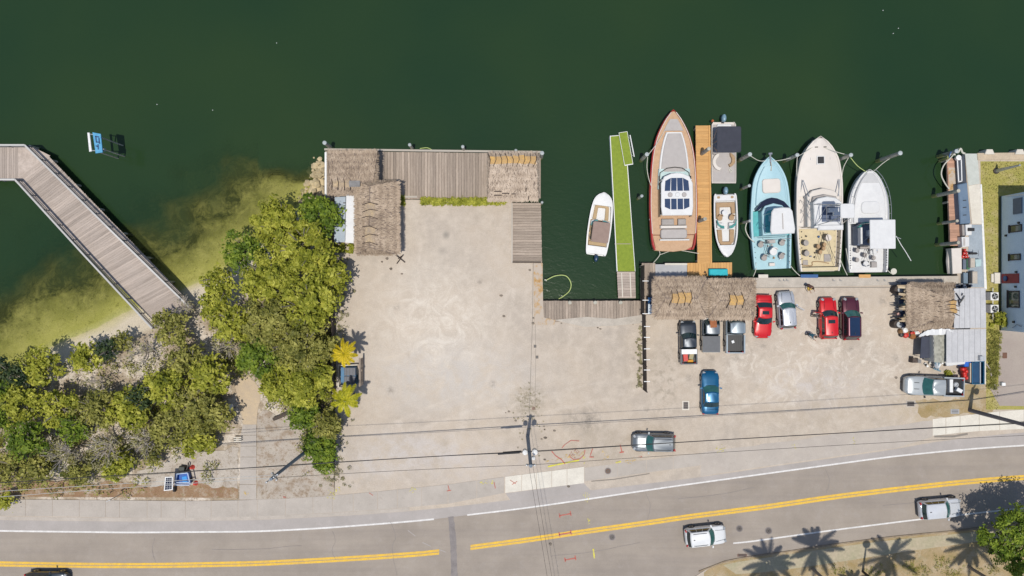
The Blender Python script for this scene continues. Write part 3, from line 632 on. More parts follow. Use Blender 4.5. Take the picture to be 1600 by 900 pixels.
# big grey dock along the north side of the empty lot
nd, _ = deck('wooden_dock', 'large weathered grey wooden dock with north-south planks along the top of the empty lot', 'dock', [(508, 236), (845, 240), (845, 310), (508, 312)], 0.05, M_wood_grey, None, 0.30, gap=0.02)
piece('edge_beam', M_concrete, nd, P(676, 235.5, 0.02), (22.8, 0.2, 0.2), R(-0.7))
piece('edge_beam', M_white_plastic, nd, P(509, 272, 0.1), (0.2, 4.6, 0.16))
for x in (628, 790): piece('edge_beam', M_concrete, nd, P(x, 307.5, 0.1), (3.2, 0.2, 0.14))
ed, _ = deck('wooden_dock', 'narrow grey dock wing with east-west planks down the east side of the empty lot', 'dock', [(800, 317), (800, 411), (847, 411), (845, 317)], 0.05, M_wood_grey, None, 0.28, gap=0.02)
piece('edge_beam', M_concrete, ed, P(800, 364, 0.07), (0.14, 6.3, 0.12)); piece('edge_beam', M_dark_wood, ed, P(823, 409.5, 0.09), (3.0, 0.12, 0.10))
sd_, _ = deck('wooden_dock', 'low grey dock at the head of the empty slip below the green floating dock', 'dock', [(848, 470), (1003, 470), (1003, 503), (848, 503)], 0.06, M_wood_grey, None, 0.30, gap=0.02)
M_rust = bpy.data.materials.new('rust_stained_concrete'); M_rust.use_nodes = True
def rust():
    m = M_rust; n, l = nodes(m); b = n['Principled BSDF']; b.inputs['Roughness'].default_value = 0.9
    geo = n.new('ShaderNodeNewGeometry'); z = n.new('ShaderNodeTexNoise'); z.inputs['Scale'].default_value = 0.8; z.inputs['Detail'].default_value = 6; z.inputs['Roughness'].default_value = 0.75
    l.new(geo.outputs['Position'], z.inputs['Vector']); cr = n.new('ShaderNodeValToRGB'); e = cr.color_ramp.elements
    e[0].position = 0.3; e[0].color = (0.26, 0.12, 0.04, 1); e[1].position = 0.52; e[1].color = (0.45, 0.38, 0.31, 1); k = e.new(0.42); k.color = (0.44, 0.27, 0.11, 1)
    l.new(z.outputs['Fac'], cr.inputs[0]); l.new(cr.outputs[0], b.inputs['Base Color'])
rust()
cap = MB().prism(ring_w([(833.5, 411), (847.5, 411), (848.5, 470), (850, 496), (868, 500), (866, 507), (835, 507)]), -0.8, 0.10, 0.02); o = cap.build('seawall_cap', M_rust); o['kind'] = 'structure'
o = MB().prism(ring_w([(866, 500), (915, 495), (960, 498), (1003, 492), (1003, 505), (960, 509), (915, 511), (890, 506)]), -0.5, 0.085).build('concrete_patch', M_concrete); o['kind'] = 'structure'
cap = MB().prism(ring_w([(1180, 434), (1497, 431), (1497, 443), (1180, 451)]), -0.5, 0.12, 0.02).build('seawall_cap', M_concrete); cap['kind'] = 'structure'
# green floating dock + its ramp piece
gd = thing('floating_dock', 'long lime green carpeted floating dock with bare planks at its shore end', 'dock', P(972, 340, -0.4)+Vector((0, 0, -0.3)))
zc = -0.35
g4 = PP([(953, 212), (977, 210), (993, 424), (964, 424)], zc)
MB().prism(g4, WATER-0.25, zc, 0.03).build('float', M_white_plastic, gd)
MB().prism(PP([(954.2, 213.2), (976.2, 211.2), (992, 424), (965, 424)], zc), zc, zc+0.02).build('carpet', M_green_carpet, gd)
A, B, C_, D_ = PP([(964, 424.5), (966, 466), (993.5, 466), (992.5, 424.5)], zc)
extra_planks(gd, A, B, C_, D_, zc, M_wood_tan, 0.28)
for k in (0.25, 0.72):
    a = A.lerp(D_, k); b = B.lerp(C_, k); c = (a+b)/2; piece('cleat_board', M_concrete_new, gd, (c.x, c.y, zc+0.03), (0.1, 2.6, 0.06), 0.04)
for p, q_ in (((953.3, 212), (964, 424)), ((977, 210), (992.4, 424))):
    a, b = P(*p, zc), P(*q_, zc); c = (a+b)/2; piece('edge_trim', M_white_plastic, gd, (c.x, c.y, zc+0.0), ((b-a).length, 0.05, 0.09), math.atan2((b-a).y, (b-a).x))
piece('seam', M_wood_tan, gd, P(973, 381, zc+0.025), (1.7, 0.06, 0.02), 0.0)
gp = thing('dock_ramp', 'short tilted green carpeted ramp lying across the top of the green dock', 'ramp', P(979, 232, 0)+Vector((0, 0, zc)))
MB().prism(PP([(967, 207.5), (980, 205.5), (989, 256), (976, 258.5)], -0.1), -0.22, -0.1).build('ramp_deck', M_green_carpet, gp)
for pa, pb in (((967, 207.5), (976, 258.5)), ((980, 205.5), (989, 256)), ((967, 207.5), (980, 205.5))):
    a_, b_ = P(*pa, -.09), P(*pb, -.09); piece('ramp_edge', M_white_plastic, gp, ((a_.x+b_.x)/2, (a_.y+b_.y)/2, -.09), ((b_-a_).length, .04, .07), math.atan2((b_-a_).y, (b_-a_).x))
piece('ramp_lip', M_white_plastic, gp, P(982.5, 257.3, -0.09), (0.9, 0.09, 0.05), R(10))
q = MB(); a, b = P(984.5, 211, 0.7), P(991, 245, 0.7); q.tube([a, b], 0.06, 6); q.build('ramp_rail', M_white_plastic, gp)
for k in (0.1, 0.5, 0.9):
    c = a.lerp(b, k); MB().tube([c, (c.x-0.1, c.y, -0.15)], 0.03, 5).build('rail_post', M_white_plastic, gp)
# orange stained finger dock with its foot
zo = -0.1
od, _ = deck('finger_dock', 'orange-stained wooden finger dock between the red yacht and the two small white boats', 'dock', [(1087, 196), (1090, 412), (1112.5, 412), (1110, 196)], zo, M_wood_orange, None, 0.30, gap=0.008)
A, B, C_, D_ = PP([(1074, 411), (1144, 410), (1144, 432), (1074, 433)], zo)
extra_planks(od, A, B, C_, D_, zo, M_wood_orange, 0.3)
piece('cap_beam', M_wood_orange, od, P(1109.8, 304, zo+0.06), (0.16, 14.6, 0.08), 0.0135)
gr, _ = deck('dock_landing', 'grey concrete and plank landing between the fence and the orange dock', 'dock', [(1003, 411), (1024, 411), (1024, 492), (1003, 492)], 0.02, M_wood_grey, None, 0.28, gap=0.012)
A, B, C_, D_ = PP([(1024, 413), (1073.5, 413), (1073.5, 436), (1024, 436)], 0.02)
MB().prism([A, B, C_, D_], -0.25, 0.02).build('landing_slab', M_metal if False else mat('pale_landing', (0.42, 0.42, 0.43), (0.36, 0.36, 0.37), 1, 0.8), gr)
MB().prism(PP([(1039, 411.2), (1074, 411.2), (1074, 414), (1039, 414)], 0.1), 0.02, 0.1).build('landing_kerb', M_concrete_new, gr)
tag(MB().prism(PP([(1108.5, 420), (1137.5, 420), (1138, 431), (1108.5, 431)], 0.45), zo+0.01, 0.45, 0.08).build('dock_box', M_teal_cover, None, P(1123, 425, zo)), 'bright turquoise covered box on the foot of the orange dock', 'dock box')
tag(MB().tube(smooth_pts([P(1122+dx, 424+dy, zo+0.05) for dx, dy in ((-22, 3), (-20, 0), (-19, 3), (-18, 5))], 4), 0.05, 5).build('garden_hose', M_black, None, P(1104, 425, zo)), 'short black hose lying on the orange dock left of the turquoise box', 'hose')

# ---- pilings: (top px, top z, radius, collar, leans over)
def piling(top, zt, r, label, m=M_pile, capm=None, base=-4.0, group='mooring pilings', lean=(0, 0)):
    c = P(*top, zt); t = thing('piling', label, 'piling', (c.x, c.y, WATER), group)
    MB().tube([(c.x-lean[0], c.y-lean[1], base), (c.x-lean[0]*0.3, c.y-lean[1]*0.3, WATER+0.9)], r*1.03, 10).build('algae_band', M_pile_alga, t)
    MB().tube([(c.x-lean[0]*0.3, c.y-lean[1]*0.3, WATER+0.88), (c.x, c.y, zt)], r, 10, r*0.95).build('post', m, t)
    if capm: MB().lathe((c.x, c.y, zt), [(r*1.06, -0.12), (r*1.06, 0.02), (0.03, 0.16)], 10).build('cap', capm, t)
    return t
M_capw = mat('white_cap', (0.50, 0.54, 0.54), None, 4, 0.6)
pl = [((507, 223), 2.1, .2, 'piling with white cap off the north-west corner of the big grey dock', M_capw),
      ((640, 226), 1.6, .16, 'piling rising behind the middle of the big grey dock left of centre', M_capw),
      ((723, 229), 1.5, .16, 'piling rising behind the big grey dock right of centre', M_capw),
      ((847, 239), 2.0, .2, 'piling with grey cap at the north-east corner of the thatched dock', M_capw),
      ((806, 235), 0.9, .15, 'short piling behind the north-east thatched roof', M_capw),
      ((847, 316), 0.9, .13, 'short piling against the east dock wing', M_capw),
      ((1011, 241), 2.4, .2, 'tall pale piling between the green dock and the red yacht, with mooring lines', M_capw),
      ((1003, 306), 1.4, .15, 'small piling beside the middle of the green dock', M_capw),
      ((1108, 232), 2.6, .2, 'leaning piling standing through the orange dock beside the bimini boat', None),
      ((1102, 342), 2.2, .2, 'piling standing through the orange dock beside the red yacht stern', None),
      ((1172, 241), 2.5, .2, 'tall pale piling just right of the bimini boat', M_capw),
      ((1171, 290), 1.7, .15, 'short piling right of the white bowrider motor', M_capw),
      ((1172, 345), 1.8, .14, 'short piling between the white bowrider and the pale blue boat', M_capw),
      ((1246, 242), 2.5, .19, 'piling between the bows of the pale blue and the cream boats', M_capw),
      ((1330, 242), 2.5, .19, 'piling between the bows of the cream and the white fishing boats', M_capw),
      ((1407, 239), 3.4, .21, 'tall lone piling out in the water north-east of the white fishing boat', M_capw),
      ((1495, 236), 2.0, .2, 'piling bundled in ropes at the north end of the east dock', M_capw),
      ((1498, 298), 3.2, .2, 'upper piling of the row beside the reddish east dock', None),
      ((1496, 345), 2.2, .16, 'middle piling of the row beside the reddish east dock', None),
      ((1498, 379), 2.7, .18, 'lower piling of the row beside the reddish east dock', None)]
for tp, zt, r, lab, cm in pl: piling(tp, zt, r, lab, M_pile, cm)
for (x, y) in ((891, 473), (931, 473), (971, 473)):
    c = P(x, y, 0.9); t = thing('piling', {891: 'left-hand stub piling on the low dock edge', 931: 'middle stub piling on the low dock edge', 971: 'right-hand stub piling on the low dock edge, by the green dock'}[x], 'piling', (c.x, c.y, WATER), 'mooring pilings')
    MB().cyl((c.x, c.y, -4), 0.17, 4.35, 10).build('post', M_dark_wood, t); MB().cyl((c.x, c.y, 0.35), 0.2, 0.07, 10).build('cap', M_pile, t)

# ================================================================== THATCHED HUTS
M_thatch_base = mat('thatch_mat', (0.24, 0.19, 0.15), (0.17, 0.13, 0.105), 3, 1.0, bump=0.6)
M_thatch = foliage_mat('thatch_straw', (0.16, 0.115, 0.082), (0.385, 0.295, 0.215), (0.57, 0.455, 0.345), 0.1)
M_thatch_tan = foliage_mat('dry_tan_straw', (0.27, 0.20, 0.15), (0.48, 0.385, 0.30), (0.62, 0.51, 0.41), 0.1)
M_ridge = mat('amber_ridge_thatch', (0.62, 0.38, 0.12), (0.46, 0.30, 0.14), 2.5, 1.0, bump=0.6, wear=0.25, c3=(0.47, 0.30, 0.13))
M_ridge_f = mat('faded_ridge_thatch', (0.48, 0.36, 0.22), (0.33, 0.26, 0.20), 2.0, 1.0, bump=0.6, wear=0.25)
M_stick = mat('dark_stick', (0.05, 0.035, 0.03), None, 4, 0.9)
def quads_mesh(name, V, tint, m, parent=None, origin=(0, 0, 0), k=4, kind=None):
    """V (n,k,3) world coordinates"""
    n = len(V); o = wloc(parent) if parent else Vector(origin)
    V = V-np.array(o)[None, None, :]
    me = bpy.data.meshes.new(name); me.vertices.add(n*k); me.vertices.foreach_set('co', V.reshape(-1).astype(np.float32))
    me.loops.add(n*k); me.loops.foreach_set('vertex_index', np.arange(n*k, dtype=np.int32))
    me.polygons.add(n); me.polygons.foreach_set('loop_start', np.arange(0, n*k, k, dtype=np.int32))
    a = me.attributes.new('tint', 'FLOAT', 'FACE'); a.data.foreach_set('value', np.asarray(tint, dtype=np.float32))
    me.materials.append(m); me.update()
    ob = bpy.data.objects.new(name, me); COL.objects.link(ob)
    if parent: ob.parent = parent
    else: ob.location = o
    if kind: ob['kind'] = kind
    return ob
def straw(faces, dens, length, wid, lift=0.08, jag=0.25):
    """straw strips on roof faces: each face = (a,b,c,d) with a-b eave, d-c ridge"""
    out = []; tint = []
    for a, b, c, d in faces:
        a, b, c, d = [np.array(p, float) for p in (a, b, c, d)]
        area = np.linalg.norm(np.cross(b-a, d-a))
        n = int(area*dens); u = rng.random(n); v = rng.random(n)
        # bands of thatch courses
        p = (a[None]*(1-u)[:, None]+b[None]*u[:, None])*(1-v)[:, None]+(d[None]*(1-u)[:, None]+c[None]*u[:, None])*v[:, None]
        nrm = np.cross(b-a, d-a); nrm /= np.linalg.norm(nrm)
        if nrm[2] < 0: nrm = -nrm
        e = (b-a)/np.linalg.norm(b-a); dn = np.cross(nrm, e); dn = dn if dn[2] < 0 else -dn
        dirs = dn[None]+e[None]*rng.normal(0, jag, n)[:, None]; dirs /= np.linalg.norm(dirs, axis=1)[:, None]
        side = np.cross(dirs, nrm[None]); L = length*(0.6+0.8*rng.random(n)); w = wid*(0.6+0.8*rng.random(n))
        l0 = lift*(0.3+rng.random(n)); tip = l0+rng.normal(0, 0.04, n)
        p0 = p+nrm[None]*(l0*0.5)[:, None]; p1 = p+dirs*L[:, None]+nrm[None]*tip[:, None]
        out.append(np.stack([p0-side*w[:, None]/2, p0+side*w[:, None]/2, p1+side*w[:, None]/2, p1-side*w[:, None]/2], 1))
        course = 0.5+0.35*np.sin(v*np.linalg.norm(d-a)*9.0)
        tint.append(np.clip(0.55*rng.random(n)+0.45*course, 0, 1))
    return np.concatenate(out), np.concatenate(tint)
def hip_roof(parent, x0, y0, x1, y1, ze, zr, axis, hip=0.5, ridge=None, m=M_thatch, dens=55, amber=None, roff=0.0, jag=0.3, thick=0.22, sticks=4, wid=0.07):
    """photo rectangle seen at eave height; axis 'x' ridge east-west. ridge offset roff in metres across."""
    a = P(x0, y1, ze); b = P(x1, y1, ze); c = P(x1, y0, ze); d = P(x0, y0, ze)   # sw se ne nw
    cx, cy = (a.x+b.x)/2, (a.y+d.y)/2
    if axis == 'x':
        r0 = Vector((a.x+hip, cy+roff, zr)); r1 = Vector((b.x-hip, cy+roff, zr))
        faces = [(a, b, r1, r0), (c, d, r0, r1), (b, c, r1, r1), (d, a, r0, r0)]
    else:
        r0 = Vector((cx+roff, a.y+hip, zr)); r1 = Vector((cx+roff, d.y-hip, zr))
        faces = [(b, c, r1, r0), (d, a, r0, r1), (a, b, r0, r0), (c, d, r1, r1)]
    q = MB()
    for f in faces:
        f2 = [f[0], f[1], f[2]] if (f[2]-f[3]).length < 1e-4 else list(f)
        n_ = (Vector(f2[1])-Vector(f2[0])).cross(Vector(f2[2])-Vector(f2[0])).normalized()
        if n_.z < 0: n_ = -n_
        dn = [Vector(p)-n_*thick for p in f2]; k = len(f2)
        q.add([*f2, *dn], [tuple(range(k)), tuple(range(2*k-1, k-1, -1))]+[(i, k+i, k+(i+1) % k, (i+1) % k) for i in range(k)])
    q.build('roof_deck', M_thatch_base, parent)
    V, T = straw(faces, dens*2.6, 0.26, wid*0.62, 0.05, jag)
    # frayed eave fringe
    fr = []
    for f in faces:
        e = [f[0], f[1], Vector(f[1]).lerp(Vector(f[2]), 0.06), Vector(f[0]).lerp(Vector(f[3]), 0.06)]; fr.append(tuple(e))
    V2, T2 = straw(fr, dens*6, 0.26, wid*0.6, 0.03, 0.35)
    quads_mesh('thatch', np.concatenate([V, V2]), np.concatenate([T, T2*0.8]), m, parent, kind='stuff')
    return r0, r1
def ridge_bits(parent, r0, r1, k0, k1, n, w, drop=0.12, sx=1.0, slope=0.46, m=None, cover=1.0):
    """amber covers laid over part of the ridge, held by dark crossed sticks"""
    r0, r1 = Vector(r0), Vector(r1); d = (r1-r0).normalized(); s = d.cross(Vector((0, 0, 1))).normalized()
    for i in range(n):
        a = r0.lerp(r1, k0+(k1-k0)*i/n); b = r0.lerp(r1, k0+(k1-k0)*(i+0.995)/n)
        vs = []
        for p in (a, b):
            for t in (-1, -0.5, 0, 0.5, 1): 
                jag = random.uniform(-0.09, 0.09) if abs(t) == 1 else 0
                vs.append(p+s*(w*1.15*t+jag)+Vector((0, 0, 0.10-slope*w*1.15*abs(t))))
        q = MB().add(vs, [(j, j+1, j+6, j+5) for j in range(4)]); o = q.build('ridge_cover', m or M_ridge, parent)
        mod = o.modifiers.new('thick', 'SOLIDIFY'); mod.thickness = 0.05
    for i in range(n+1):
        p = r0.lerp(r1, k0+(k1-k0)*(i/n)); j = random.uniform(-0.12, 0.12)
        MB().tube([p+s*(w*1.9)+d*(-0.15+j)+Vector((0, 0, 0.14-slope*w*1.8)), p+d*0.05+Vector((0, 0, 0.16)), p-s*(w*1.9)+d*(-0.12-j)+Vector((0, 0, 0.14-slope*w*1.8))], 0.035, 5).build('ridge_stick', M_stick, parent)
def posts(parent, pts, z0, z1, r=0.09):
    for x, y in pts:
        c = P(x, y, z1); MB().cyl((c.x, c.y, z0), r, z1-z0, 8).build('post', M_dark_wood, parent)
h1 = thing('thatched_hut', 'left of the two thatched huts by the parked cars, with four dark ridge sticks', 'thatched hut', P(1060, 464))
r0, r1 = hip_roof(h1, 1022, 435, 1103.5, 496, 2.7, 3.3, 'x', 1.0)
ridge_bits(h1, r0, r1, 0.2, 0.8, 3, 0.42, slope=.27)
posts(h1, [(1030, 442), (1098, 442), (1030, 490), (1098, 490)], 0, 2.4)
h2 = thing('thatched_hut', 'right of the two thatched huts by the parked cars, beside the red sedan', 'thatched hut', P(1138, 464))
r0, r1 = hip_roof(h2, 1107, 438, 1179, 497, 2.3, 2.9, 'x', 1.0, roff=-0.1)
ridge_bits(h2, r0, r1, 0.35, 0.88, 2, 0.42, slope=.27)
posts(h2, [(1112, 444), (1173, 444), (1112, 491), (1173, 491)], 0, 2.3)
h3 = thing('thatched_hut', 'flat-topped thatched hut at the north-west corner of the big grey dock', 'thatched hut', P(548, 272))
r0, r1 = hip_roof(h3, 513, 237, 589, 302, 2.5, 3.0, 'x', 0.3, roff=-1.15, jag=0.35)
ridge_bits(h3, r0, r1, 0.05, 0.48, 3, 0.36, m=M_ridge_f); q = MB(); c = r0.lerp(r1, 0.58)
piece('ridge_patch', M_dark_rail, h3, (c.x, c.y-0.1, c.z+0.22), (1.1, 0.62, 0.05))
posts(h3, [(520, 243), (583, 243), (520, 290)], 0, 2.4)
h4 = thing('thatched_hut', 'long thatched hut with a north-south ridge beside the white shed roof', 'thatched hut', P(592, 340))
r0, r1 = hip_roof(h4, 556, 283, 622, 397, 2.6, 3.5, 'y', 0.6, roff=-0.55)
for k0, k1 in ((0.08, 0.34), (0.5, 0.72)): ridge_bits(h4, r0, r1, k0, k1, 2, 0.42, m=M_ridge_f)
posts(h4, [(564, 292), (616, 292), (564, 390), (616, 390)], 0, 2.5)
h5 = thing('thatched_hut', 'tan dried thatched hut with a long amber ridge at the north-east corner of the dock', 'thatched hut', P(800, 275))
M_thatch_h5 = M_thatch_tan
r0, r1 = hip_roof(h5, 762, 239, 841, 312, 2.2, 2.9, 'x', 0.25, roff=1.55, m=M_thatch_h5, jag=0.4)
ridge_bits(h5, r0, r1, 0.0, 1.0, 8, 0.35, slope=.2)
for i, (x, y) in enumerate(((778, 299), (778, 305), (790, 302), (802, 303), (822, 297), (826, 309))): piece('bare_rafter', M_stick, h5, P(x, y, 2.46), (0.75 if i < 3 else 0.4, 0.09, 0.06), 0 if i < 4 else 1.4)
posts(h5, [(768, 245), (835, 245), (768, 306), (835, 306)], 0, 2.1)
h6 = thing('thatched_hut', 'broad shaggy thatched hut with a ragged left edge, next to the grey metal roofs', 'thatched hut', P(1445, 480))
r0, r1 = hip_roof(h6, 1420, 444, 1492, 514, 2.2, 3.3, 'y', 1.5, roff=1.45, m=M_thatch, dens=65, jag=0.5)
ridge_bits(h6, r0, r1, 0.1, 0.9, 3, 0.42)
M_frond = foliage_mat('dry_palm_fringe', (0.22, 0.15, 0.09), (0.46, 0.35, 0.22), (0.62, 0.5, 0.34), 0.1)
V = []; T = []
for i in range(60):    # ragged loose fronds hanging past the west eave
    y = 446+66*random.random(); a = P(1421, y, 2.15); L = random.uniform(0.3, 1.1) if int(y/9) % 2 else random.uniform(0.1, 0.4)
    w = 0.1; V.append([(a.x, a.y-w, a.z), (a.x, a.y+w, a.z), (a.x-L, a.y+0.03+random.uniform(-.2, .2), a.z-0.35), (a.x-L, a.y-0.03, a.z-0.35)]); T.append(random.random())
quads_mesh('loose_frond', np.array(V), T, M_frond, h6, kind='stuff')
for i in range(7): 
    c = P(random.choice((1434, 1452, 1462))+random.uniform(-4, 4), 455+i*8, 2.2+0.45); piece('broken_batten', M_stick, h6, (c.x, c.y, c.z+0.45), (0.35, 0.05, 0.05), random.uniform(-.3, .3))
posts(h6, [(1426, 450), (1486, 450), (1426, 508), (1486, 508)], 0, 2.1)

# ---- sheds and metal roofs
M_tin = mat('pale_tin_roof', (0.50, 0.50, 0.51), (0.42, 0.42, 0.43), 0.9, 0.6, 0.1, wear=0.06)
M_tin_blue = mat('blue_grey_tin', (0.33, 0.38, 0.43), (0.27, 0.32, 0.37), 0.9, 0.55, 0.1, wear=0.08)
def tin_roof(name, label, corners, z, m, n, axis, base_z=0.0, walls=True, slope=0.12):
    """corners NW,NE,SE,SW photo px; n panels with raised seams"""
    nw, ne_, se, sw = PP(corners, z); t = thing(name, label, 'shed roof', ((nw+se)/2).xy.to_3d())
    for i in range(n):
        u0, u1 = i/n, (i+1)/n
        if axis == 'x': q = [sw.lerp(se, u0), sw.lerp(se, u1), nw.lerp(ne_, u1), nw.lerp(ne_, u0)]
        else: q = [sw.lerp(nw, u0), se.lerp(ne_, u0), se.lerp(ne_, u1), sw.lerp(nw, u1)]
        MB().prism(q, z-0.05, z+0.004*(i % 2)).build('roof_panel', m, t)
        a, b = (q[1], q[2]) if axis == 'x' else (q[3], q[2]); c = (a+b)/2; d = b-a
        if i < n-1: piece('roof_seam', m, t, (c.x, c.y, z+0.02), (d.length, 0.05, 0.04), math.atan2(d.y, d.x))
    if walls:
        q = MB(); ins = [p for p in offset_poly([sw, se, ne_, nw], -0.25)]
        q.prism(ins, base_z, z-0.06); q.build('shed_wall', mat('shed_wall_paint', (0.55, 0.54, 0.50), None, 2, 0.8), t)
    return t
t = tin_roof('shed', 'narrow blue-grey sheet metal shed roof at the west edge of the dock', [(523, 308), (540, 307), (539, 378), (522, 379)], 1.9, M_tin_blue, 3, 'y')
piece('roof_strap', M_stick, t, P(538.5, 317, 1.95), (0.3, 0.09, 0.03)); piece('roof_strap', M_stick, t, P(536, 349, 1.95), (0.35, 0.09, 0.03))
t = tin_roof('shed', 'narrow bright white shed roof between the blue-grey roof and the long thatched hut', [(541, 303), (556.5, 302), (554, 380), (539.5, 379)], 2.2, M_white, 4, 'y')
tin_roof('shed', 'upper pale grey metal roof right of the shaggy thatched hut', [(1491, 451), (1540, 450), (1541, 512), (1491, 513)], 2.8, M_tin, 6, 'x')
t = tin_roof('shed', 'lower pale grey metal roof below the shaggy thatched hut', [(1479, 515), (1541, 514), (1541, 564), (1479, 567)], 2.5, M_tin, 7, 'x')
piece('roof_vent', M_metal, t, P(1533.5, 560, 2.7), (0.45, 0.45, 0.35))
t = thing('shingled_lean_to', 'grey-green shingled lean-to roof left of the lower metal roof', 'lean-to', P(1468, 545))
M_shingle = mat('shingle', (0.36, 0.35, 0.29), (0.26, 0.26, 0.22), 6, 0.9, rnd=0.22)
nw, ne_, se, sw = PP([(1459, 524), (1479, 522), (1478, 567), (1460, 566)], 2.1)
for j in range(12):
    for i in range(6):
        c = sw.lerp(se, (i+0.5+0.25*(j % 2))/6.4).lerp(nw.lerp(ne_, (i+0.5+0.25*(j % 2))/6.4), (j+0.5)/12)
        piece('shingle', M_shingle, t, (c.x, c.y, 2.1+0.02*math.sin(i*7+j)), (0.20, 0.25, 0.03), random.uniform(-.03, .03), rx=-0.06)
MB().prism([sw, se, ne_, nw], 0.3, 2.06).build('shed_wall', MATS['shed_wall_paint'], t)
M_dtarp = mat('dark_blue_tarp', (0.035, 0.042, 0.07), (0.025, 0.03, 0.05), 1.5, 0.65)
o = MB().prism(PP([(1440, 526), (1457, 525), (1456, 559), (1438, 560)], 1.4), 1.3, 1.4, 0.03).build('tarp_canopy', M_dtarp, None, P(1448, 542)); tag(o, 'dark navy canopy left of the shingled lean-to', 'canopy')
for dx, dy in ((1441, 528), (1455, 528), (1440, 557), (1454, 557)):
    c = P(dx, dy, 1.3); o2 = MB().cyl((c.x, c.y, 0), 0.04, 1.3, 6).build('pole', M_metal, o)
q = MB(); pts_t = smooth_pts([P(1437, 525, 2.3), P(1450, 520, 2.35), P(1468, 518.5, 2.4), P(1482, 518, 2.5), P(1490, 519, 2.6)], 5)
top = [p+Vector((0, 0.32*math.sin(0.4+2.5*i/len(pts_t))+random.uniform(-.06, .06), random.uniform(-.05, .05))) for i, p in enumerate(pts_t)]
bot = [p-Vector((0, 0.32*math.sin(0.4+2.5*i/len(pts_t))+random.uniform(-.06, .06), 0.1+random.uniform(-.05, .05))) for i, p in enumerate(pts_t)]
q.loft([[a, b, b-Vector((0, 0, .05)), a-Vector((0, 0, .05))] for a, b in zip(top, bot)]); tag(q.build('white_tarp', M_white, None, P(1462, 520, 2.2)), 'crumpled white tarp strip along the lower edge of the shaggy thatched hut', 'tarp')

# ---- dark horizontal board fence between the two lots
def board_fence(label, x, y0, y1, zt, side, bars=(), dx=0.0):
    a = P(x, y0); b = P(x+dx, y1); t = thing('fence', label, 'fence', (a+b)/2)
    L = (b-a).length; rz = math.atan2((b-a).y, (b-a).x); n = max(2, int(L/2.2)); nb = int(zt/0.2)
    for s in range(n):
        p0 = a.lerp(b, s/n); p1 = a.lerp(b, (s+1)/n); c = (p0+p1)/2
        for k in range(nb): piece('board', M_dark_wood, t, (c.x, c.y, 0.12+0.2*k), (L/n-0.04, 0.035, 0.17), rz)
    for s in range(n+1):
        p = a.lerp(b, s/n); piece('post', M_dark_wood, t, (p.x, p.y, zt/2), (0.1, 0.1, zt+0.1))
    for yb in bars:
        p0 = P(x-0.5, yb, 0.0); piece('brace', M_white_plastic, t, (p0.x+0.15, P(x, yb, zt).y, zt+0.06), (0.62, 0.07, 0.07))
    return t
board_fence('tall dark board fence with white cross bars between the two parking lots', 1003, 492, 608, 2.1, 1, (510, 527, 545, 562, 578, 596), 2)
board_fence('dark board fence with white cross bars on the landing beside the left thatched hut', 1001, 416, 490, 2.0, 1, (439, 469, 490))
board_fence('dark board fence along the trees on the west side of the empty lot, upper run', 523, 380, 500, 1.5, 1)
board_fence('dark board fence beside the palms and dumpster, lower run', 524.5, 503, 610, 1.7, 1)
# ================================================================== VEGETATION
def leaves(blobs, n, size, seed, up=0.62, flat=0.75, shell=0.62, k=4):
    """blobs: list (center, radius). leaf rhombs over the upper shell of each blob. returns (n,4,3), tint"""
    r = np.random.default_rng(seed); C = np.array([b[0] for b in blobs], float); Rr = np.array([b[1] for b in blobs], float)
    w = Rr**2; w /= w.sum(); ib = r.choice(len(blobs), n, p=w)
    d = r.normal(size=(n, 3)); d /= np.linalg.norm(d, axis=1)[:, None]; d[:, 2] = np.where(d[:, 2] < -0.2, -d[:, 2], d[:, 2])
    rad = Rr[ib]*(shell+(1-shell)*r.random(n)**0.6)*(1+0.12*r.normal(size=n))
    p = C[ib]+d*rad[:, None]*np.array([1, 1, flat])
    nr = d*(1-up)+np.array([0, 0, up])+r.normal(0, 0.38, (n, 3)); nr /= np.linalg.norm(nr, axis=1)[:, None]
    t = np.cross(nr, r.normal(size=(n, 3))); t /= np.linalg.norm(t, axis=1)[:, None]; s = np.cross(nr, t)
    sz = size*(0.45+1.1*r.random(n)**1.5); a = (t*sz[:, None]); b = (s*(sz*0.55)[:, None])
    bt = r.random(len(blobs)); tint = 0.62*r.random(n)+0.38*bt[ib]
    return np.stack([p-a, p-b*0.9, p+a, p+b], 1), tint
FOL = {'y': foliage_mat('mangrove_leaves', (0.085, 0.108, 0.014), (0.28, 0.30, 0.03), (0.64, 0.62, 0.11), 0.36),
       'g': foliage_mat('green_leaves', (0.03, 0.065, 0.01), (0.13, 0.20, 0.02), (0.34, 0.42, 0.05), 0.35),
       'o': foliage_mat('olive_leaves', (0.075, 0.09, 0.02), (0.22, 0.22, 0.045), (0.50, 0.47, 0.13), 0.33),
       'd': foliage_mat('dry_leaves', (0.14, 0.125, 0.075), (0.27, 0.245, 0.13), (0.42, 0.39, 0.20), 0.15),
       'k': foliage_mat('dark_leaves', (0.010, 0.022, 0.012), (0.030, 0.055, 0.020), (0.09, 0.12, 0.04), 0.2)}
M_bark = mat('grey_bark', (0.30, 0.26, 0.22), (0.18, 0.15, 0.13), 3, 0.95, bump=0.4)
M_bark_pale = mat('bleached_bark', (0.48, 0.43, 0.38), (0.33, 0.29, 0.25), 3, 0.95, bump=0.4)
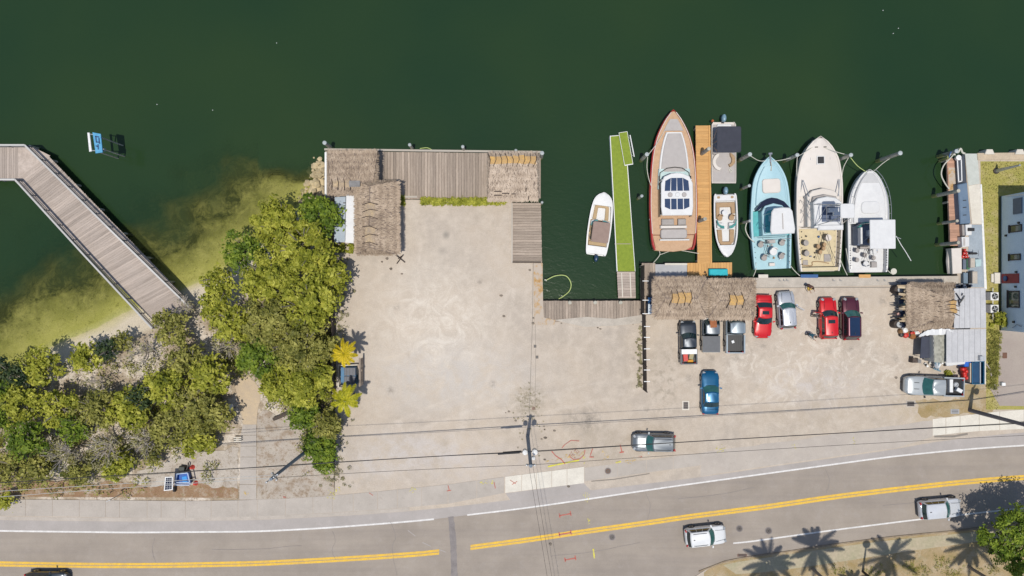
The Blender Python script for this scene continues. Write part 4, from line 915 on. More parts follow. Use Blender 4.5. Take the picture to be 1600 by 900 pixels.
def limbs(q, base, top, h, rad, seed, nb=7, r0=0.12, sub=2, zf=1.0):
    rr = random.Random(seed); tip = []
    fork = Vector((top.x*0.5+base.x*0.5, top.y*0.5+base.y*0.5, base.z+h*0.35))
    q.tube([base-Vector((0, 0, 0.4)), base.lerp(fork, 0.5)+Vector((rr.uniform(-.15, .15), rr.uniform(-.15, .15), 0)), fork], r0*1.3, 6, r0)
    for i in range(nb):
        a = 2*math.pi*i/nb+rr.uniform(-.4, .4); e = Vector((top.x+math.cos(a)*rad*rr.uniform(.45, .95), top.y+math.sin(a)*rad*rr.uniform(.45, .95), base.z+h*rr.uniform(.62, .98)*zf))
        mid = fork.lerp(e, 0.5)+Vector((rr.uniform(-.3, .3), rr.uniform(-.3, .3), rr.uniform(0, .4)))
        q.tube([fork, mid, e], r0*0.55, 5, r0*0.18); tip.append(e)
        for j in range(sub):
            e2 = mid.lerp(e, rr.random())+Vector((rr.uniform(-.3, .3)*rad, rr.uniform(-.3, .3)*rad, rr.uniform(0, .3))); q.tube([mid, e2], r0*0.25, 4, r0*0.1); tip.append(e2)
    return tip
def tree(name, label, cat, px, py, rpx, h, kind, dens=1.0, seed=0, lsize=0.17, group=None, fkind=None):
    z = h*0.8; c = P(px, py, z); rad = rpx*(H-z)/F
    base = Vector((c.x, c.y, -0.05)); t = thing(name, label, cat, base, group)
    rr = random.Random(seed*31+5); q = MB()
    tips = limbs(q, base, c, h, rad, seed, 6 if kind != 'd' else 11, 0.10+0.012*h, 2 if kind != 'd' else 5)
    q.build('trunk', M_bark_pale if kind == 'd' else M_bark, t)
    nb = int((26+rad*16)*(1 if dens > .9 else .62)); blobs = []
    for i in range(nb):
        a = rr.uniform(0, 6.283); d = rad*math.sqrt(rr.random())*0.92; br = rr.uniform(0.26, 0.62)
        k = 1-(d/rad)**2; wob = 1+.22*math.sin(a*3+seed)+.14*math.sin(a*5+2*seed); blobs.append(((c.x+math.cos(a)*d*wob, c.y+math.sin(a)*d*wob, h*(0.55+0.34*k*rr.uniform(0.35, 1.1))), br))
    n = int(rad*rad*(620 if kind != 'd' else 150)*dens)
    V, T = leaves(blobs, n, lsize, seed+100)
    if kind != 'd':   # loose feathery sprays between and round the clumps
        rn = np.random.default_rng(seed+900); fb = []
        for i in range(int(nb*1.3)):
            a = rn.uniform(0, 6.283); d = rad*math.sqrt(rn.random())*1.08; fb.append(((c.x+math.cos(a)*d, c.y+math.sin(a)*d, h*rn.uniform(.45, .8)), rn.uniform(.3, .8)))
        V2, T2 = leaves(fb, int(n*(.45 if dens > .9 else .6)), lsize*.8, seed+300, shell=.1); V = np.concatenate([V, V2]); T = np.concatenate([T, T2])
    quads_mesh('crown', V, T, FOL[fkind or kind], t)
    return t
TR = [  # x y r h kind label
 (432,352,38,5.0,'y','mangrove tree with pale yellow-green crown reaching furthest north over the shallows'),
 (496,338,32,4.5,'g','bright green tree beside the blue-grey shed roof'),
 (374,392,29,5.0,'g','rounded deep green tree standing at the water left of the pale mangroves'),
 (470,390,42,6.0,'y','mangrove crown just south of the bright green tree by the shed'),
 (412,432,38,6.5,'y','mangrove crown in the middle of the grove south of the rounded green tree'),
 (512,432,26,5.0,'y','mangrove crown pressed against the dark fence north of the palms'),
 (338,446,32,5.5,'y','yellow-green mangrove at the east side of the boardwalk landing'),
 (478,472,42,6.5,'y','large yellow-green mangrove in the heart of the grove'),
 (418,500,42,6.5,'o','olive mangrove south-west of the heart of the grove'),
 (356,505,34,6.0,'y','yellow-green tree just east of the bare branches by the boardwalk'),
 (462,542,40,6.5,'o','broad olive tree west of the upper palm'),
 (400,560,30,5.5,'g','deep green tree at the top of the sandy path'),
 (504,545,19,4.5,'o','small olive tree right against the fence beside the upper palm'),
 (470,598,40,6.0,'y','yellow-green tree west of the blue dumpster'),
 (428,602,24,5.0,'y','small yellow-green tree on the east edge of the sandy path'),
 (470,648,22,4.0,'g','green bush tree south of the grove above the grey dirt'),
 (506,668,20,3.8,'o','olive bush standing south of the lower palm'),
 (498,700,24,3.5,'g','low green bush hiding the foot of the left utility pole'),
 (505,728,12,2.5,'g','smallest green bush, nearest the sidewalk below the left utility pole'),
 (262,510,30,4.0,'o','loose olive shrub at the foot of the boardwalk'),
 (218,552,30,3.8,'d','bleached scrub bush on white sand left of the boardwalk foot'),
 (285,560,32,5.0,'o','olive tree south of the boardwalk foot'),
 (322,590,34,5.5,'y','yellow-green tree west of the sandy path top'),
 (300,640,42,5.5,'o','olive tree on the west side of the footpath'),
 (250,610,36,5.5,'y','yellow-green tree in the middle of the western thicket'),
 (336,652,24,4.5,'o','small olive tree closest to the footpath'),
 (58,575,32,4.5,'y','yellow-olive mangrove on the beach near the left edge'),
 (10,588,26,5.0,'k','dark tree on the left edge at the beach'),
 (128,560,26,4.0,'y','small round mangrove alone on the beach sand'),
 (160,548,15,3.8,'k','small dark bush touching the round beach mangrove'),
 (185,535,15,2.6,'o','low olive bush at the north tip of the beach thicket'),
 (22,632,34,5.5,'y','yellow-green tree on the left edge below the dark beach tree'),
 (84,640,34,5.0,'y','yellow-green tree below the beach mangrove'),
 (30,690,36,6.0,'g','deep green tree on the left edge of the thicket'),
 (108,672,24,5.5,'g','round deep green tree inside the western thicket'),
 (145,642,34,5.0,'o','olive tree south of the white sand patch'),
 (196,640,34,5.0,'y','yellow-green tree right of the white sand patch'),
 (215,622,20,5.5,'k','dark green crown in the western thicket beside the yellow-green one'),
 (92,712,34,4.5,'d','dry purplish-grey scrub in the lower left thicket'),
 (158,700,38,4.5,'d','dry branching scrub in the lower middle of the thicket'),
 (222,690,30,4.0,'d','dry greyish scrub near the solar trailer'),
 (262,670,34,4.5,'o','olive shrub north of the solar trailer'),
 (55,738,26,3.5,'o','low olive shrub under the overhead cables at far left'),
 (118,742,22,3.0,'o','low olive shrub under the overhead cables'),
 (178,728,26,3.0,'y','low yellow-olive shrub under the overhead cables'),
 (12,735,28,3.5,'o','olive shrub at the left edge by the verge'),
 (305,690,26,3.2,'y','low yellow-green shrub at the south edge of the thicket'),
 (236,712,18,2.5,'o','small olive shrub above the solar trailer'),
 (8,785,13,2.0,'y','small yellow-green shrub overhanging the sidewalk at far left'),
 (-40,640,50,6.0,'g','green tree just past the left edge'),
 (150,600,22,2.5,'d','thin pale scrub on the white sand patch'),
 (350,540,26,4.0,'d','bare grey branches between the grove and the thicket'),
 (330,480,22,4.5,'y','yellow-green crown at the east rail of the boardwalk end'),
 (285,478,18,3.0,'d','bare grey twigs leaning over the boardwalk end')]
for i, (x, y, r, h, k, lab) in enumerate(TR):
    nm = 'tree' if h > 3.6 else 'shrub'
    if k == 'd': nm = 'dry_shrub'
    tree(nm, lab, 'tree' if nm == 'tree' else 'shrub', x, y, r*(.86 if x < 360 and k != 'd' else 1), h*(.85 if x < 400 else 1), k, 1.0 if x > 380 else 0.5, i, (0.20 if k == 'y' else .18) if k != 'd' else 0.11)
# low undergrowth and ground cover under the thicket: uncountable
V1 = []; T1 = []
r_ = np.random.default_rng(5)
und = [(x, y) for x, y in zip(r_.uniform(-40, 520, 2600), r_.uniform(500, 772, 2600))]
bl = []
for x, y in und:
    if 366 < x < 520 and y > 640 and not (470 < x < 520 and 640 < y < 745): continue
    if 340 < x < 420 and y > 590: continue
    if y < 560 and x < 330: continue
    if y > 735 and r_.random() < 0.75: continue
    if 60 < x < 230 and 560 < y < 620 and r_.random() < 0.8: continue
    if 240 < x < 320 and y > 715: continue
    if 200 < x and y > 700 and r_.random() < 0.7: continue
    c = P(x, y, 0.3); bl.append(((c.x, c.y, 0.1+0.5*r_.random()), 0.25+0.4*r_.random()))
V, T = leaves(bl, 42000, 0.10, 77); o = quads_mesh('undergrowth', V, T, FOL['o'], None, P(200, 650)); tag(o, 'tangled low undergrowth filling the thicket floor', 'undergrowth', kind='stuff')
def patch(name, label, polyspots, n, size, fol, zr=(0.02, 0.25), r=0.15, cat='weeds'):
    bl = [((P(x, y).x, P(x, y).y, zr[0]+(zr[1]-zr[0])*random.random()), r*random.uniform(.5, 1.2)) for x, y in polyspots]
    V, T = leaves(bl, n, size, int(polyspots[0][0])); o = quads_mesh(name, V, T, FOL[fol], None, P(*polyspots[0])); return tag(o, label, cat, kind='stuff')
patch('hedge_plants', 'bright yellow-green ground cover strip along the south edge of the big dock', [(random.uniform(658, 790), random.uniform(310.5, 319.5)) for _ in range(420)], 9000, 0.075, 'y', (0.02, 0.3), 0.22, 'ground cover')
patch('hedge_plants', 'tuft of yellow-green ground cover beside the long thatched hut', [(random.uniform(624, 632), random.uniform(306, 320)) for _ in range(40)], 1500, 0.07, 'y', (0.02, 0.3), 0.2, 'ground cover')
patch('weeds', 'weeds growing along the left foot of the dark board fence', [(random.gauss(999, 2.0), 508+98*random.random()**.8) for _ in range(70)], 1500, 0.05, 'd', (0.0, 0.15), 0.15)
patch('weeds', 'green weed clumps below the white shed roof', [(random.gauss(534 if i % 2 else 551, 4), random.gauss(389, 3)) for i in range(50)], 1800, 0.08, 'y', (0.02, 0.4), 0.2)
patch('weeds', 'scattered weeds round the foot of the centre utility pole', [(random.gauss(826, 12), random.gauss(648, 24)) for _ in range(60)], 700, 0.035, 'd', (0.0, 0.04), 0.10)
patch('weeds', 'green hedge weeds between the lower metal roof and the driveway', [(random.gauss(1551, 4.5), random.uniform(515, 606)) for _ in range(200)], 5200, 0.06, 'o', (0.02, 0.25), 0.22)
patch('weeds', 'bushy shrub beside the blue house wall by the air conditioners', [(random.gauss(1562, 6), random.gauss(497, 5)) for _ in range(40)], 2600, 0.09, 'y', (0.1, 1.2), 0.3, 'shrub')
patch('weeds', 'twiggy plants along the edge of the empty lot north of the upper palm', [(random.gauss(533, 7), random.uniform(400, 540)) for _ in range(90)], 1900, 0.06, 'd', (0.02, 0.4), 0.2)
patch('weeds', 'weeds and litter between the lower palm and the sidewalk', [(random.gauss(522, 12), random.uniform(640, 760)) for _ in range(120)], 2200, 0.06, 'd', (0.0, 0.2), 0.2)
patch('weeds', 'low green plants along the fence by the blue covered truck bed', [(random.gauss(1480, 5), random.gauss(590, 5)) for _ in range(26)], 800, 0.07, 'y', (0.0, 0.3), 0.2)
patch('weeds', 'low vegetation clumps on the south verge between the palms', [(random.gauss(cx_, 9), random.gauss(cy_, 5)) for cx_, cy_ in ((1310, 890), (1365, 893), (1425, 885), (1440, 893), (1470, 880), (1490, 893), (1550, 888)) for _ in range(26)], 2600, 0.05, 'o', (0.0, 0.06), 0.22)
# palms
M_palm = {'y': foliage_mat('golden_palm', (0.30, 0.26, 0.01), (0.60, 0.47, 0.02), (0.80, 0.60, 0.03), 0.3), 'l': foliage_mat('lime_palm', (0.16, 0.18, 0.01), (0.40, 0.40, 0.02), (0.60, 0.54, 0.03), 0.3),
          'g': foliage_mat('green_palm', (0.03, 0.06, 0.01), (0.09, 0.13, 0.02), (0.18, 0.22, 0.03), 0.25)}
M_trunk_palm = mat('palm_trunk', (0.30, 0.25, 0.20), (0.19, 0.16, 0.13), 4, 0.95, bump=0.4, stretch=(1, 1, 3))
def palm(label, px, py, h, fl, nf, mk, seed, at_base=False, lean=(0, 0)):
    c = P(px, py) if at_base else P(px, py, h); c = Vector((c.x, c.y, 0)); t = thing('palm_tree', label, 'palm tree', c)
    rr = random.Random(seed); top = Vector((c.x+lean[0], c.y+lean[1], h))
    tr = [c-Vector((0, 0, .3)), c.lerp(top, .5)+Vector((lean[0]*-.15, lean[1]*-.15, 0)), top]
    MB().tube(smooth_pts(tr, 4), 0.17 if h > 8 else 0.13, 9, 0.12 if h > 8 else 0.09).build('trunk', M_trunk_palm, t)
    rn = np.random.default_rng(seed)
    for i in range(nf):
        az = 2.39996*i+rr.uniform(-.2, .2)
        el = rr.uniform(-0.1, 1.0) if i < nf*0.8 else rr.uniform(0.9, 1.3); L = fl*rr.uniform(.8, 1.1)
        d = Vector((math.cos(az), math.sin(az), 0)); pts = []
        for k in range(9):
            u = k/8; pts.append(top+d*(L*math.cos(el*0.7)*u*(1-0.12*u))+Vector((0, 0, L*(math.sin(el)*u*0.6-0.62*u*u))))
        V = []; T = []; s = d.cross(Vector((0, 0, 1)))
        m_ = 36
        for k in range(m_):
            u = 0.08+0.92*k/m_; f = u*8; i0 = min(7, int(f)); p = pts[i0].lerp(pts[i0+1], f-i0); dr = (pts[i0+1]-pts[i0]).normalized()
            ll = fl*(0.15 if h > 8 else .17)*math.sin(math.pi*min(1, u*0.8+0.15))**0.7
            for sg in (-1, 1):
                e = p+(s*sg*0.8+dr*0.65).normalized()*ll*rr.uniform(.8, 1.1)-Vector((0, 0, ll*0.35*rr.random())); wv = dr*0.034*max(1, fl/2)
                V.append([p-wv, p+wv, e+wv*0.2, e-wv*0.2]); T.append(rr.random())
        fr = quads_mesh('frond', np.array([[tuple(v) for v in q] for q in V]), T, M_palm[mk], t)
        MB().tube(pts, 0.03, 4, 0.008).build('midrib', M_palm[mk], fr)
    return t
palm('golden yellow young palm above the blue dumpster', 537, 553, 4.6, 1.8, 14, 'y', 1)
palm('lime yellow young palm below the blue dumpster', 539, 626, 4.2, 2.2, 15, 'l', 2)
for i, (x, y, h, lab) in enumerate(((1196, 915, 13, 'tall palm at the bottom edge throwing the leftmost crown shadow on the verge'),
                                 (1270, 889, 12.5, 'tall palm at the bottom edge left of the street lamp'),
                                 (1385, 905, 13, 'tall palm at the bottom edge right of the street lamp'),
                                 (1514, 886, 12.5, 'tall leaning palm at the bottom edge near the green street tree'))):
    palm(lab, x, y, h, 3.5, 16, 'g', 10+i, True, lean=(0, 0))
palm('small palm just below the bottom edge beside the lamp', 1330, 925, 6, 2.0, 16, 'g', 20, True)
# leafy street tree in the bottom right corner
t = tree('tree', 'bright green street tree in the bottom right corner casting a shadow on the road', 'tree', 1604, 852, 50, 7.0, 'g', 1.1, 401, 0.16, None, 'g')
t = tree('tree', 'second crown of the street trees just past the bottom right corner', 'tree', 1660, 836, 38, 8, 'g', 1.0, 402, 0.16)
# rocks
rk = []
for i in range(6):
    bm = bmesh.new(); bmesh.ops.create_icosphere(bm, subdivisions=1, radius=1.0)
    for v in bm.verts: v.co *= random.uniform(.7, 1.15)
    me = bpy.data.meshes.new('rock'); bm.to_mesh(me); bm.free(); me.materials.append(mat('limestone_rock', (0.52, 0.42, 0.25), (0.36, 0.29, 0.18), 2, 0.95, bump=0.4, rnd=0.25)); rk.append(me)
for i in range(130):
    u = random.random(); y = 246+118*u; xm = interp([(246, 494), (270, 486), (300, 474), (330, 466), (364, 464)], y); x = random.uniform(xm-6, 506)
    dd = min(1, (x-xm+6)/22); z = WATER-0.35+dd*0.85; c = P(x, y, z)
    o = bpy.data.objects.new('rock', rk[i % 6]); COL.objects.link(o); o.location = c; s = random.uniform(.14, .46); o.scale = (s, s*random.uniform(.6, 1), s*.6); o.rotation_euler = (0, 0, random.uniform(0, 6))
    tag(o, 'tan limestone boulder in the rubble bank west of the big grey dock', 'rock', 'boulders of the rubble bank')
# riprap bank fill under the rocks
q = MB(); q.prism(PP([(494, 262), (507, 262), (512, 330), (524, 380), (500, 380), (470, 350), (478, 300)], -0.6), -4.5, -0.75, 0.3); o = q.build('rubble_bank', MATS['limestone_rock']); o['kind'] = 'structure'
o = MB().prism([P(*p, -0.1) for p in ((506, 312), (524, 312), (524, 390), (506, 390))], -4.0, -0.05).build('bank', M_litter); o['kind'] = 'structure'
# ================================================================== VEHICLES
def paint(name, c, metal=0.35): return mat(name, c, tuple(x*0.93 for x in c), 2, 0.32, metal, coat=0.6)
M_headl = mat('headlight_lens', (0.32, 0.34, 0.36), None, 5, 0.15)
M_taill = mat('tail_lens', (0.35, 0.01, 0.01), None, 5, 0.2)
M_trim = mat('black_trim', (0.018, 0.018, 0.02), None, 4, 0.45)
M_rim = mat('wheel_rim', (0.40, 0.41, 0.42), None, 4, 0.35, 0.8)
def vehicle(kind, label, cat, px, py, heading, L, W, Hh, pm, roof_m=None, extras=(), name=None):
    """heading: degrees, 0 = front towards photo right, 90 = front towards photo top"""
    t = thing(name or {'sedan': 'sedan', 'suv': 'suv', 'pickup': 'pickup_truck'}[kind], label, cat, (0, 0, 0))
    hw = W/2
    zh = {'sedan': .80, 'suv': .98, 'pickup': 1.05}[kind]; zb = {'sedan': .92, 'suv': 1.02, 'pickup': 0.62}[kind]; gc = .22 if kind == 'sedan' else .3
    zs = {'sedan': .72, 'suv': .85, 'pickup': .95}[kind]
    st = []     # u from rear (-.5) to front (.5): width factor, top z
    prof_w = [(-.5, .70), (-.485, .84), (-.46, .92), (-.40, .98), (-.25, 1), (.25, 1), (.38, .97), (.44, .90), (.475, .80), (.495, .62), (.5, .50)]
    prof_z = {'sedan': [(-.5, .70), (-.48, .86), (-.44, .94), (-.30, .97), (-.2, 1.0), (.14, .98), (.22, .93), (.38, .84), (.46, .72), (.5, .55)],
              'suv': [(-.5, .75), (-.485, .98), (-.4, 1.03), (.12, 1.05), (.22, 1.04), (.40, .95), (.465, .82), (.5, .60)],
              'pickup': [(-.5, .62), (-.13, .62), (-.125, 1.1), (.18, 1.12), (.26, 1.12), (.42, 1.06), (.475, .92), (.5, .65)]}[kind]
    us = [-.5, -.49, -.475, -.45, -.40, -.33, -.25, -.14, -.12, 0, .1, .17, .23, .30, .36, .41, .45, .475, .49, .5]
    rings = []
    for u in us:
        w = hw*interp(prof_w, u); z = interp(prof_z, u); s = min(zs, z-.06); x = u*L
        half = [(w*.90, gc), (w*.985, gc+.12), (w, (gc+s)/2+.05), (w*.985, s), (w*.93, s+(z-s)*.65), (w*.80, z-.01), (w*.4, z+.015)]
        rings.append([(x, y, zz) for y, zz in half]+[(x, -y, zz) for y, zz in reversed(half)])
    b = MB().loft(rings).build('body', pm, t, local=True); autosmooth(b, 40)
    # greenhouse
    cab = {'sedan': (-.335, .185, -.20, .035), 'suv': (-.475, .205, -.41, .06), 'pickup': (-.135, .235, -.105, .115)}[kind]
    z0 = {'sedan': .95, 'suv': 1.02, 'pickup': 1.08}[kind]
    def outline(xr, xf, w, bf, br, z, n=7):
        o = []
        for k in range(n): y = -w+2*w*k/(n-1); o.append((xf*L+bf*(1-(y/w)**2)-bf, y, z))
        for k in range(n): y = w-2*w*k/(n-1); o.append((xr*L-br*(1-(y/w)**2)+br, y, z))
        return o
    lo = outline(cab[0], cab[1], hw*.90, .26, .10, z0); hi = outline(cab[2], cab[3], hw*.77, .14, .06, Hh-.03)
    hi2 = outline(cab[2]+.012, cab[3]-.012, hw*.71, .13, .06, Hh+.015)
    q = MB().loft([lo, hi, hi2]); o = q.build('cabin', pm, t, local=True); autosmooth(o, 30)
    # roof skin, slightly proud
    rf = MB(); h3 = [(x*.995, y*.97, Hh-.02) for x, y, z in hi]; h4 = [(x*.985, y*.9, Hh+.028) for x, y, z in hi2]
    rf.loft([h3, h4]); o = rf.build('roof', roof_m or pm, t, local=True); autosmooth(o, 30)
    V = lambda p: Vector(p)
    ctr = Vector(((cab[0]+cab[1])*L/2, 0, 1.1))
    def pane(nm, idx, a, b_, m, ea=0.0, eb=0.0):
        q = MB(); lo_ = [V(lo[i]) for i in idx]; hi_ = [V(hi[i]) for i in idx]
        if ea: lo_[0] = lo_[0].lerp(lo_[1], ea); hi_[0] = hi_[0].lerp(hi_[1], ea)
        if eb: lo_[-1] = lo_[-1].lerp(lo_[-2], eb); hi_[-1] = hi_[-1].lerp(hi_[-2], eb)
        out = []
        for l_, h_ in zip(lo_, hi_):
            nrm = (l_.lerp(h_, .5)-ctr); nrm.z = 0.25*nrm.length; nrm.normalize()
            out.append((l_.lerp(h_, a)+nrm*.018, l_.lerp(h_, b_)+nrm*.018))
        for i in range(len(out)-1): q.add([out[i][0], out[i+1][0], out[i+1][1], out[i][1]], [(0, 1, 2, 3)])
        o = q.build(nm, m, t, local=True); return o
    n = 7
    pane('windshield', list(range(0, n)), .04, .95, M_glass_teal if 'teal' in extras else M_glass_dark, .12, .12)
    pane('rear_window', list(range(n, 2*n)), .10, .92, M_glass_dark, .15, .15)
    for s0, s1 in ((n-1, n), (2*n-1, 0)):
        l0, l1 = V(lo[s0]), V(lo[s1]); h0, h1 = V(hi[s0]), V(hi[s1]); k = 2 if kind != 'suv' else 3
        sg = 1 if l0.y > 0 else -1
        for i in range(k):
            u0, u1 = .07+.86*i/k+.012, .07+.86*(i+1)/k-.012; q = MB(); off = Vector((0, sg*.016, .006))
            q.add([l0.lerp(l1, u0).lerp(h0.lerp(h1, u0), .14)+off, l0.lerp(l1, u1).lerp(h0.lerp(h1, u1), .14)+off, l0.lerp(l1, u1).lerp(h0.lerp(h1, u1), .90)+off, l0.lerp(l1, u0).lerp(h0.lerp(h1, u0), .90)+off], [(0, 1, 2, 3)])
            q.build('side_window', M_glass_dark, t, local=True)
    for sx in (-.31, .33):
        for sy in (-1, 1):
            rr = .33 if kind == 'sedan' else .38
            w = MB(); w.lathe((0, 0, 0), [(rr*.55, -.11), (rr*.95, -.115), (rr, -.07), (rr, .07), (rr*.95, .115), (rr*.55, .11)], 16); w.xf(Matrix.Translation((sx*L, sy*(hw-.09), rr)) @ Matrix.Rotation(R(90), 4, 'X'))
            ty = w.build('wheel', M_black, t, local=True)
            w = MB(); w.lathe((0, 0, 0), [(.03, -.10), (rr*.6, -.118), (rr*.6, .118), (.03, .10)], 10); w.xf(Matrix.Translation((sx*L, sy*(hw-.09), rr)) @ Matrix.Rotation(R(90), 4, 'X'))
            w.build('rim', M_rim, ty, local=True)
    for sy in (-1, 1):
        MB().box((.452*L, sy*hw*.66, zh-.14), (.22, .30, .13), rz=-sy*.55).build('headlight', M_headl, t, local=True)
        MB().box((-.478*L, sy*hw*.76, zh-.06), (.14, .24, .20), rz=sy*.35).build('tail_light', M_taill, t, local=True)
        MB().box((cab[1]*L-.32, sy*(hw+.09), z0+.06), (.14, .22, .13), rz=sy*.2).build('mirror', pm if kind != 'pickup' else M_trim, t, local=True)
    MB().box((.497*L, 0, .42), (.07, W*.62, .16)).build('front_grille', M_trim, t, local=True)
    MB().box((-.497*L, 0, .42), (.07, W*.72, .14)).build('rear_bumper', M_trim, t, local=True)
    MB().tube([(cab[1]*L-.02-.1*abs(y), y, z0+.03) for y in (-.6*hw, -.2*hw, .2*hw, .6*hw)], .018, 4).build('wiper', M_trim, t, local=True)
    if kind == 'sedan':
        MB().tube([(-.455*L, -.72*hw, .93), (-.40*L, -.76*hw, .975), (-.365*L, -.72*hw, .985), (-.365*L, .72*hw, .985), (-.40*L, .76*hw, .975), (-.455*L, .72*hw, .93)], .011, 4).build('boot_seam', M_trim, t, local=True)
    if kind != 'pickup':
        MB().tube([(.465*L, -.5*hw, zh-.04), (.30*L, -.55*hw, zh+.075), (.22*L, -.6*hw, zh+.115)], .012, 4).tube([(.465*L, .5*hw, zh-.04), (.30*L, .55*hw, zh+.075), (.22*L, .6*hw, zh+.115)], .012, 4).build('hood_crease', M_trim, t, local=True)
    if 'rails' in extras:
        for sy in (-1, 1): MB().tube([(cab[2]*L+.25, sy*hw*.60, Hh+.03), (cab[2]*L+.4, sy*hw*.62, Hh+.08), (cab[3]*L-.5, sy*hw*.62, Hh+.08), (cab[3]*L-.3, sy*hw*.60, Hh+.03)], .022, 5).build('roof_rail', M_trim, t, local=True)
    if 'ribs' in extras:
        for k in range(5): MB().box(((cab[2]+cab[3])/2*L, (-.5+.25*k)*hw, Hh+.032), (.3*L, .04, .02)).build('roof_rib', pm, t, local=True)
    if 'sunroof' in extras: MB().prism([(cab[3]*L-.75, -.36), (cab[3]*L-.38, -.36), (cab[3]*L-.38, .36), (cab[3]*L-.75, .36)], Hh, Hh+.035).build('sunroof', M_glass_dark, t, local=True)
    if 'glassroof' in extras: MB().prism([(cab[2]*L+.1, -.47*W*.62), (cab[3]*L-.1, -.47*W*.62), (cab[3]*L-.1, .47*W*.62), (cab[2]*L+.1, .47*W*.62)], Hh, Hh+.036, 0.01).build('panoramic_roof', mat('navy_glass_roof', (0.012, 0.03, 0.075), None, 2, 0.12), t, local=True)
    if 'antenna' in extras or kind == 'suv': MB().box((cab[2]*L+.35, .0, Hh+.06), (.16, .05, .07)).build('antenna_fin', M_trim, t, local=True)
    if kind == 'pickup':
        x0, x1 = -.495*L, -.145*L
        for sy in (-1, 1): MB().box(((x0+x1)/2, sy*(hw-.09), .86), (x1-x0, .14, .56)).build('bed_side', pm, t, local=True)
        MB().box((x0+.05, 0, .86), (.1, W-.3, .54)).build('tailgate', pm, t, local=True)
        MB().prism([(x0+.1, -hw+.17), (x1, -hw+.17), (x1, hw-.17), (x0+.1, hw-.17)], .6, .66).build('bed_floor', M_trim, t, local=True)
        for k in range(7): MB().box(((x0+x1)/2, (-.66+.22*k)*hw, .672), (x1-x0-.2, .05, .02)).build('bed_rib', M_trim, t, local=True)
        if 'cover' in extras: MB().prism([(x0+.05, -hw+.06), (x1-.02, -hw+.06), (x1-.02, hw-.06), (x0+.05, hw-.06)], 1.14, 1.18, .02).build('bed_cover', mat('grey_bed_cover', (0.11, 0.115, 0.125), None, 2, 0.6), t, local=True)
        if 'toolbox' in extras: MB().box((x1-.28, 0, 1.16), (.5, W-.2, .18)).build('tool_box', M_white_plastic, t, local=True)
        if 'hoodribs' in extras:
            for sy in (-1, 1): MB().box((.32*L, sy*.32*hw, 1.145), (.5, .05, .03)).build('hood_rib', M_trim, t, local=True)
    c = P(px, py, Hh*.62); t.location = (c.x, c.y, 0 if py < 700 else -.055); t.rotation_euler = (0, 0, R(heading))
    return t
p_red = paint('red_car_paint', (0.58, 0.008, 0.012), .1); p_silver = paint('silver_car_paint', (0.46, 0.48, 0.52)); p_mar = paint('maroon_car_paint', (0.10, 0.02, 0.035))
p_black = paint('black_car_paint', (0.035, 0.045, 0.06)); p_grey = paint('grey_car_paint', (0.16, 0.18, 0.20)); p_blue = paint('blue_car_paint', (0.004, 0.10, 0.22), .3)
p_pick = paint('pale_green_grey_paint', (0.42, 0.45, 0.46), .3); p_sgrey = paint('slate_car_paint', (0.26, 0.31, 0.35)); p_white = paint('white_car_paint', (0.68, 0.69, 0.70), 0); p_wht2 = paint('silver_white_paint', (0.62, 0.64, 0.68), .2)
vehicle('sedan', 'bright red sedan parked nose down beside the right thatched hut', 'car', 1193.5, 494.5, -91, 4.55, 1.85, 1.42, p_red, None, ('sunroof',))
vehicle('suv', 'silver hatchback with ribbed roof and its right door open', 'car', 1230, 484.5, 94, 3.95, 1.80, 1.52, p_silver, None, ('ribs', 'teal'), 'hatchback')
vehicle('suv', 'red SUV parked left of the maroon SUV', 'car', 1295.5, 497.5, 91, 4.35, 1.78, 1.58, p_red, None, ('sunroof',))
vehicle('suv', 'maroon SUV with a dark navy glass roof', 'car', 1331, 498, 90.5, 4.5, 1.82, 1.66, p_mar, None, ('glassroof', 'teal'))
vehicle('pickup', 'black pickup truck with a white tool box and red cargo, below the left thatched hut', 'pickup truck', 1076, 535, 91, 4.6, 1.78, 1.65, p_black, None, ('toolbox',))
vehicle('pickup', 'small dark grey pickup truck half under the gap between the thatched huts, bed covered', 'pickup truck', 1111.5, 514, -90+180, 4.9, 1.85, 1.7, p_grey, None, ('cover',))
vehicle('pickup', 'large slate-grey pickup truck with open dark bed, half under the right thatched hut', 'pickup truck', 1150, 512, 90, 5.4, 2.0, 1.85, p_sgrey, None, ())
vehicle('sedan', 'bright blue sedan standing alone in the middle of the right lot', 'car', 1110.5, 614, 90, 4.55, 1.86, 1.42, p_blue, None, ('teal',))
vehicle('suv', 'dark grey SUV with roof rails at the edge of the road by the lot entrance', 'car', 1022.5, 692.5, 179, 4.5, 1.9, 1.66, p_grey, None, ('rails', 'teal'))
vehicle('suv', 'white SUV with black trim driving on the road', 'car', 1104, 839, 6, 4.3, 1.98, 1.62, p_white, None, ('rails', 'teal'))
vehicle('suv', 'silver hatchback driving on the road near the right edge', 'car', 1471.5, 796, 5, 4.4, 1.98, 1.52, p_wht2, None, ('teal',), 'hatchback')
wp = vehicle('pickup', 'silver-white full-size pickup truck with loaded bed near the grey metal roofs', 'pickup truck', 1462.5, 604, 178, 6.1, 2.05, 1.9, p_pick, None, ('hoodribs', 'teal'))
vehicle('suv', 'dark car cut off by the bottom edge at far left', 'car', 70, 910, 0, 4.4, 1.9, 1.55, p_black, None, ())
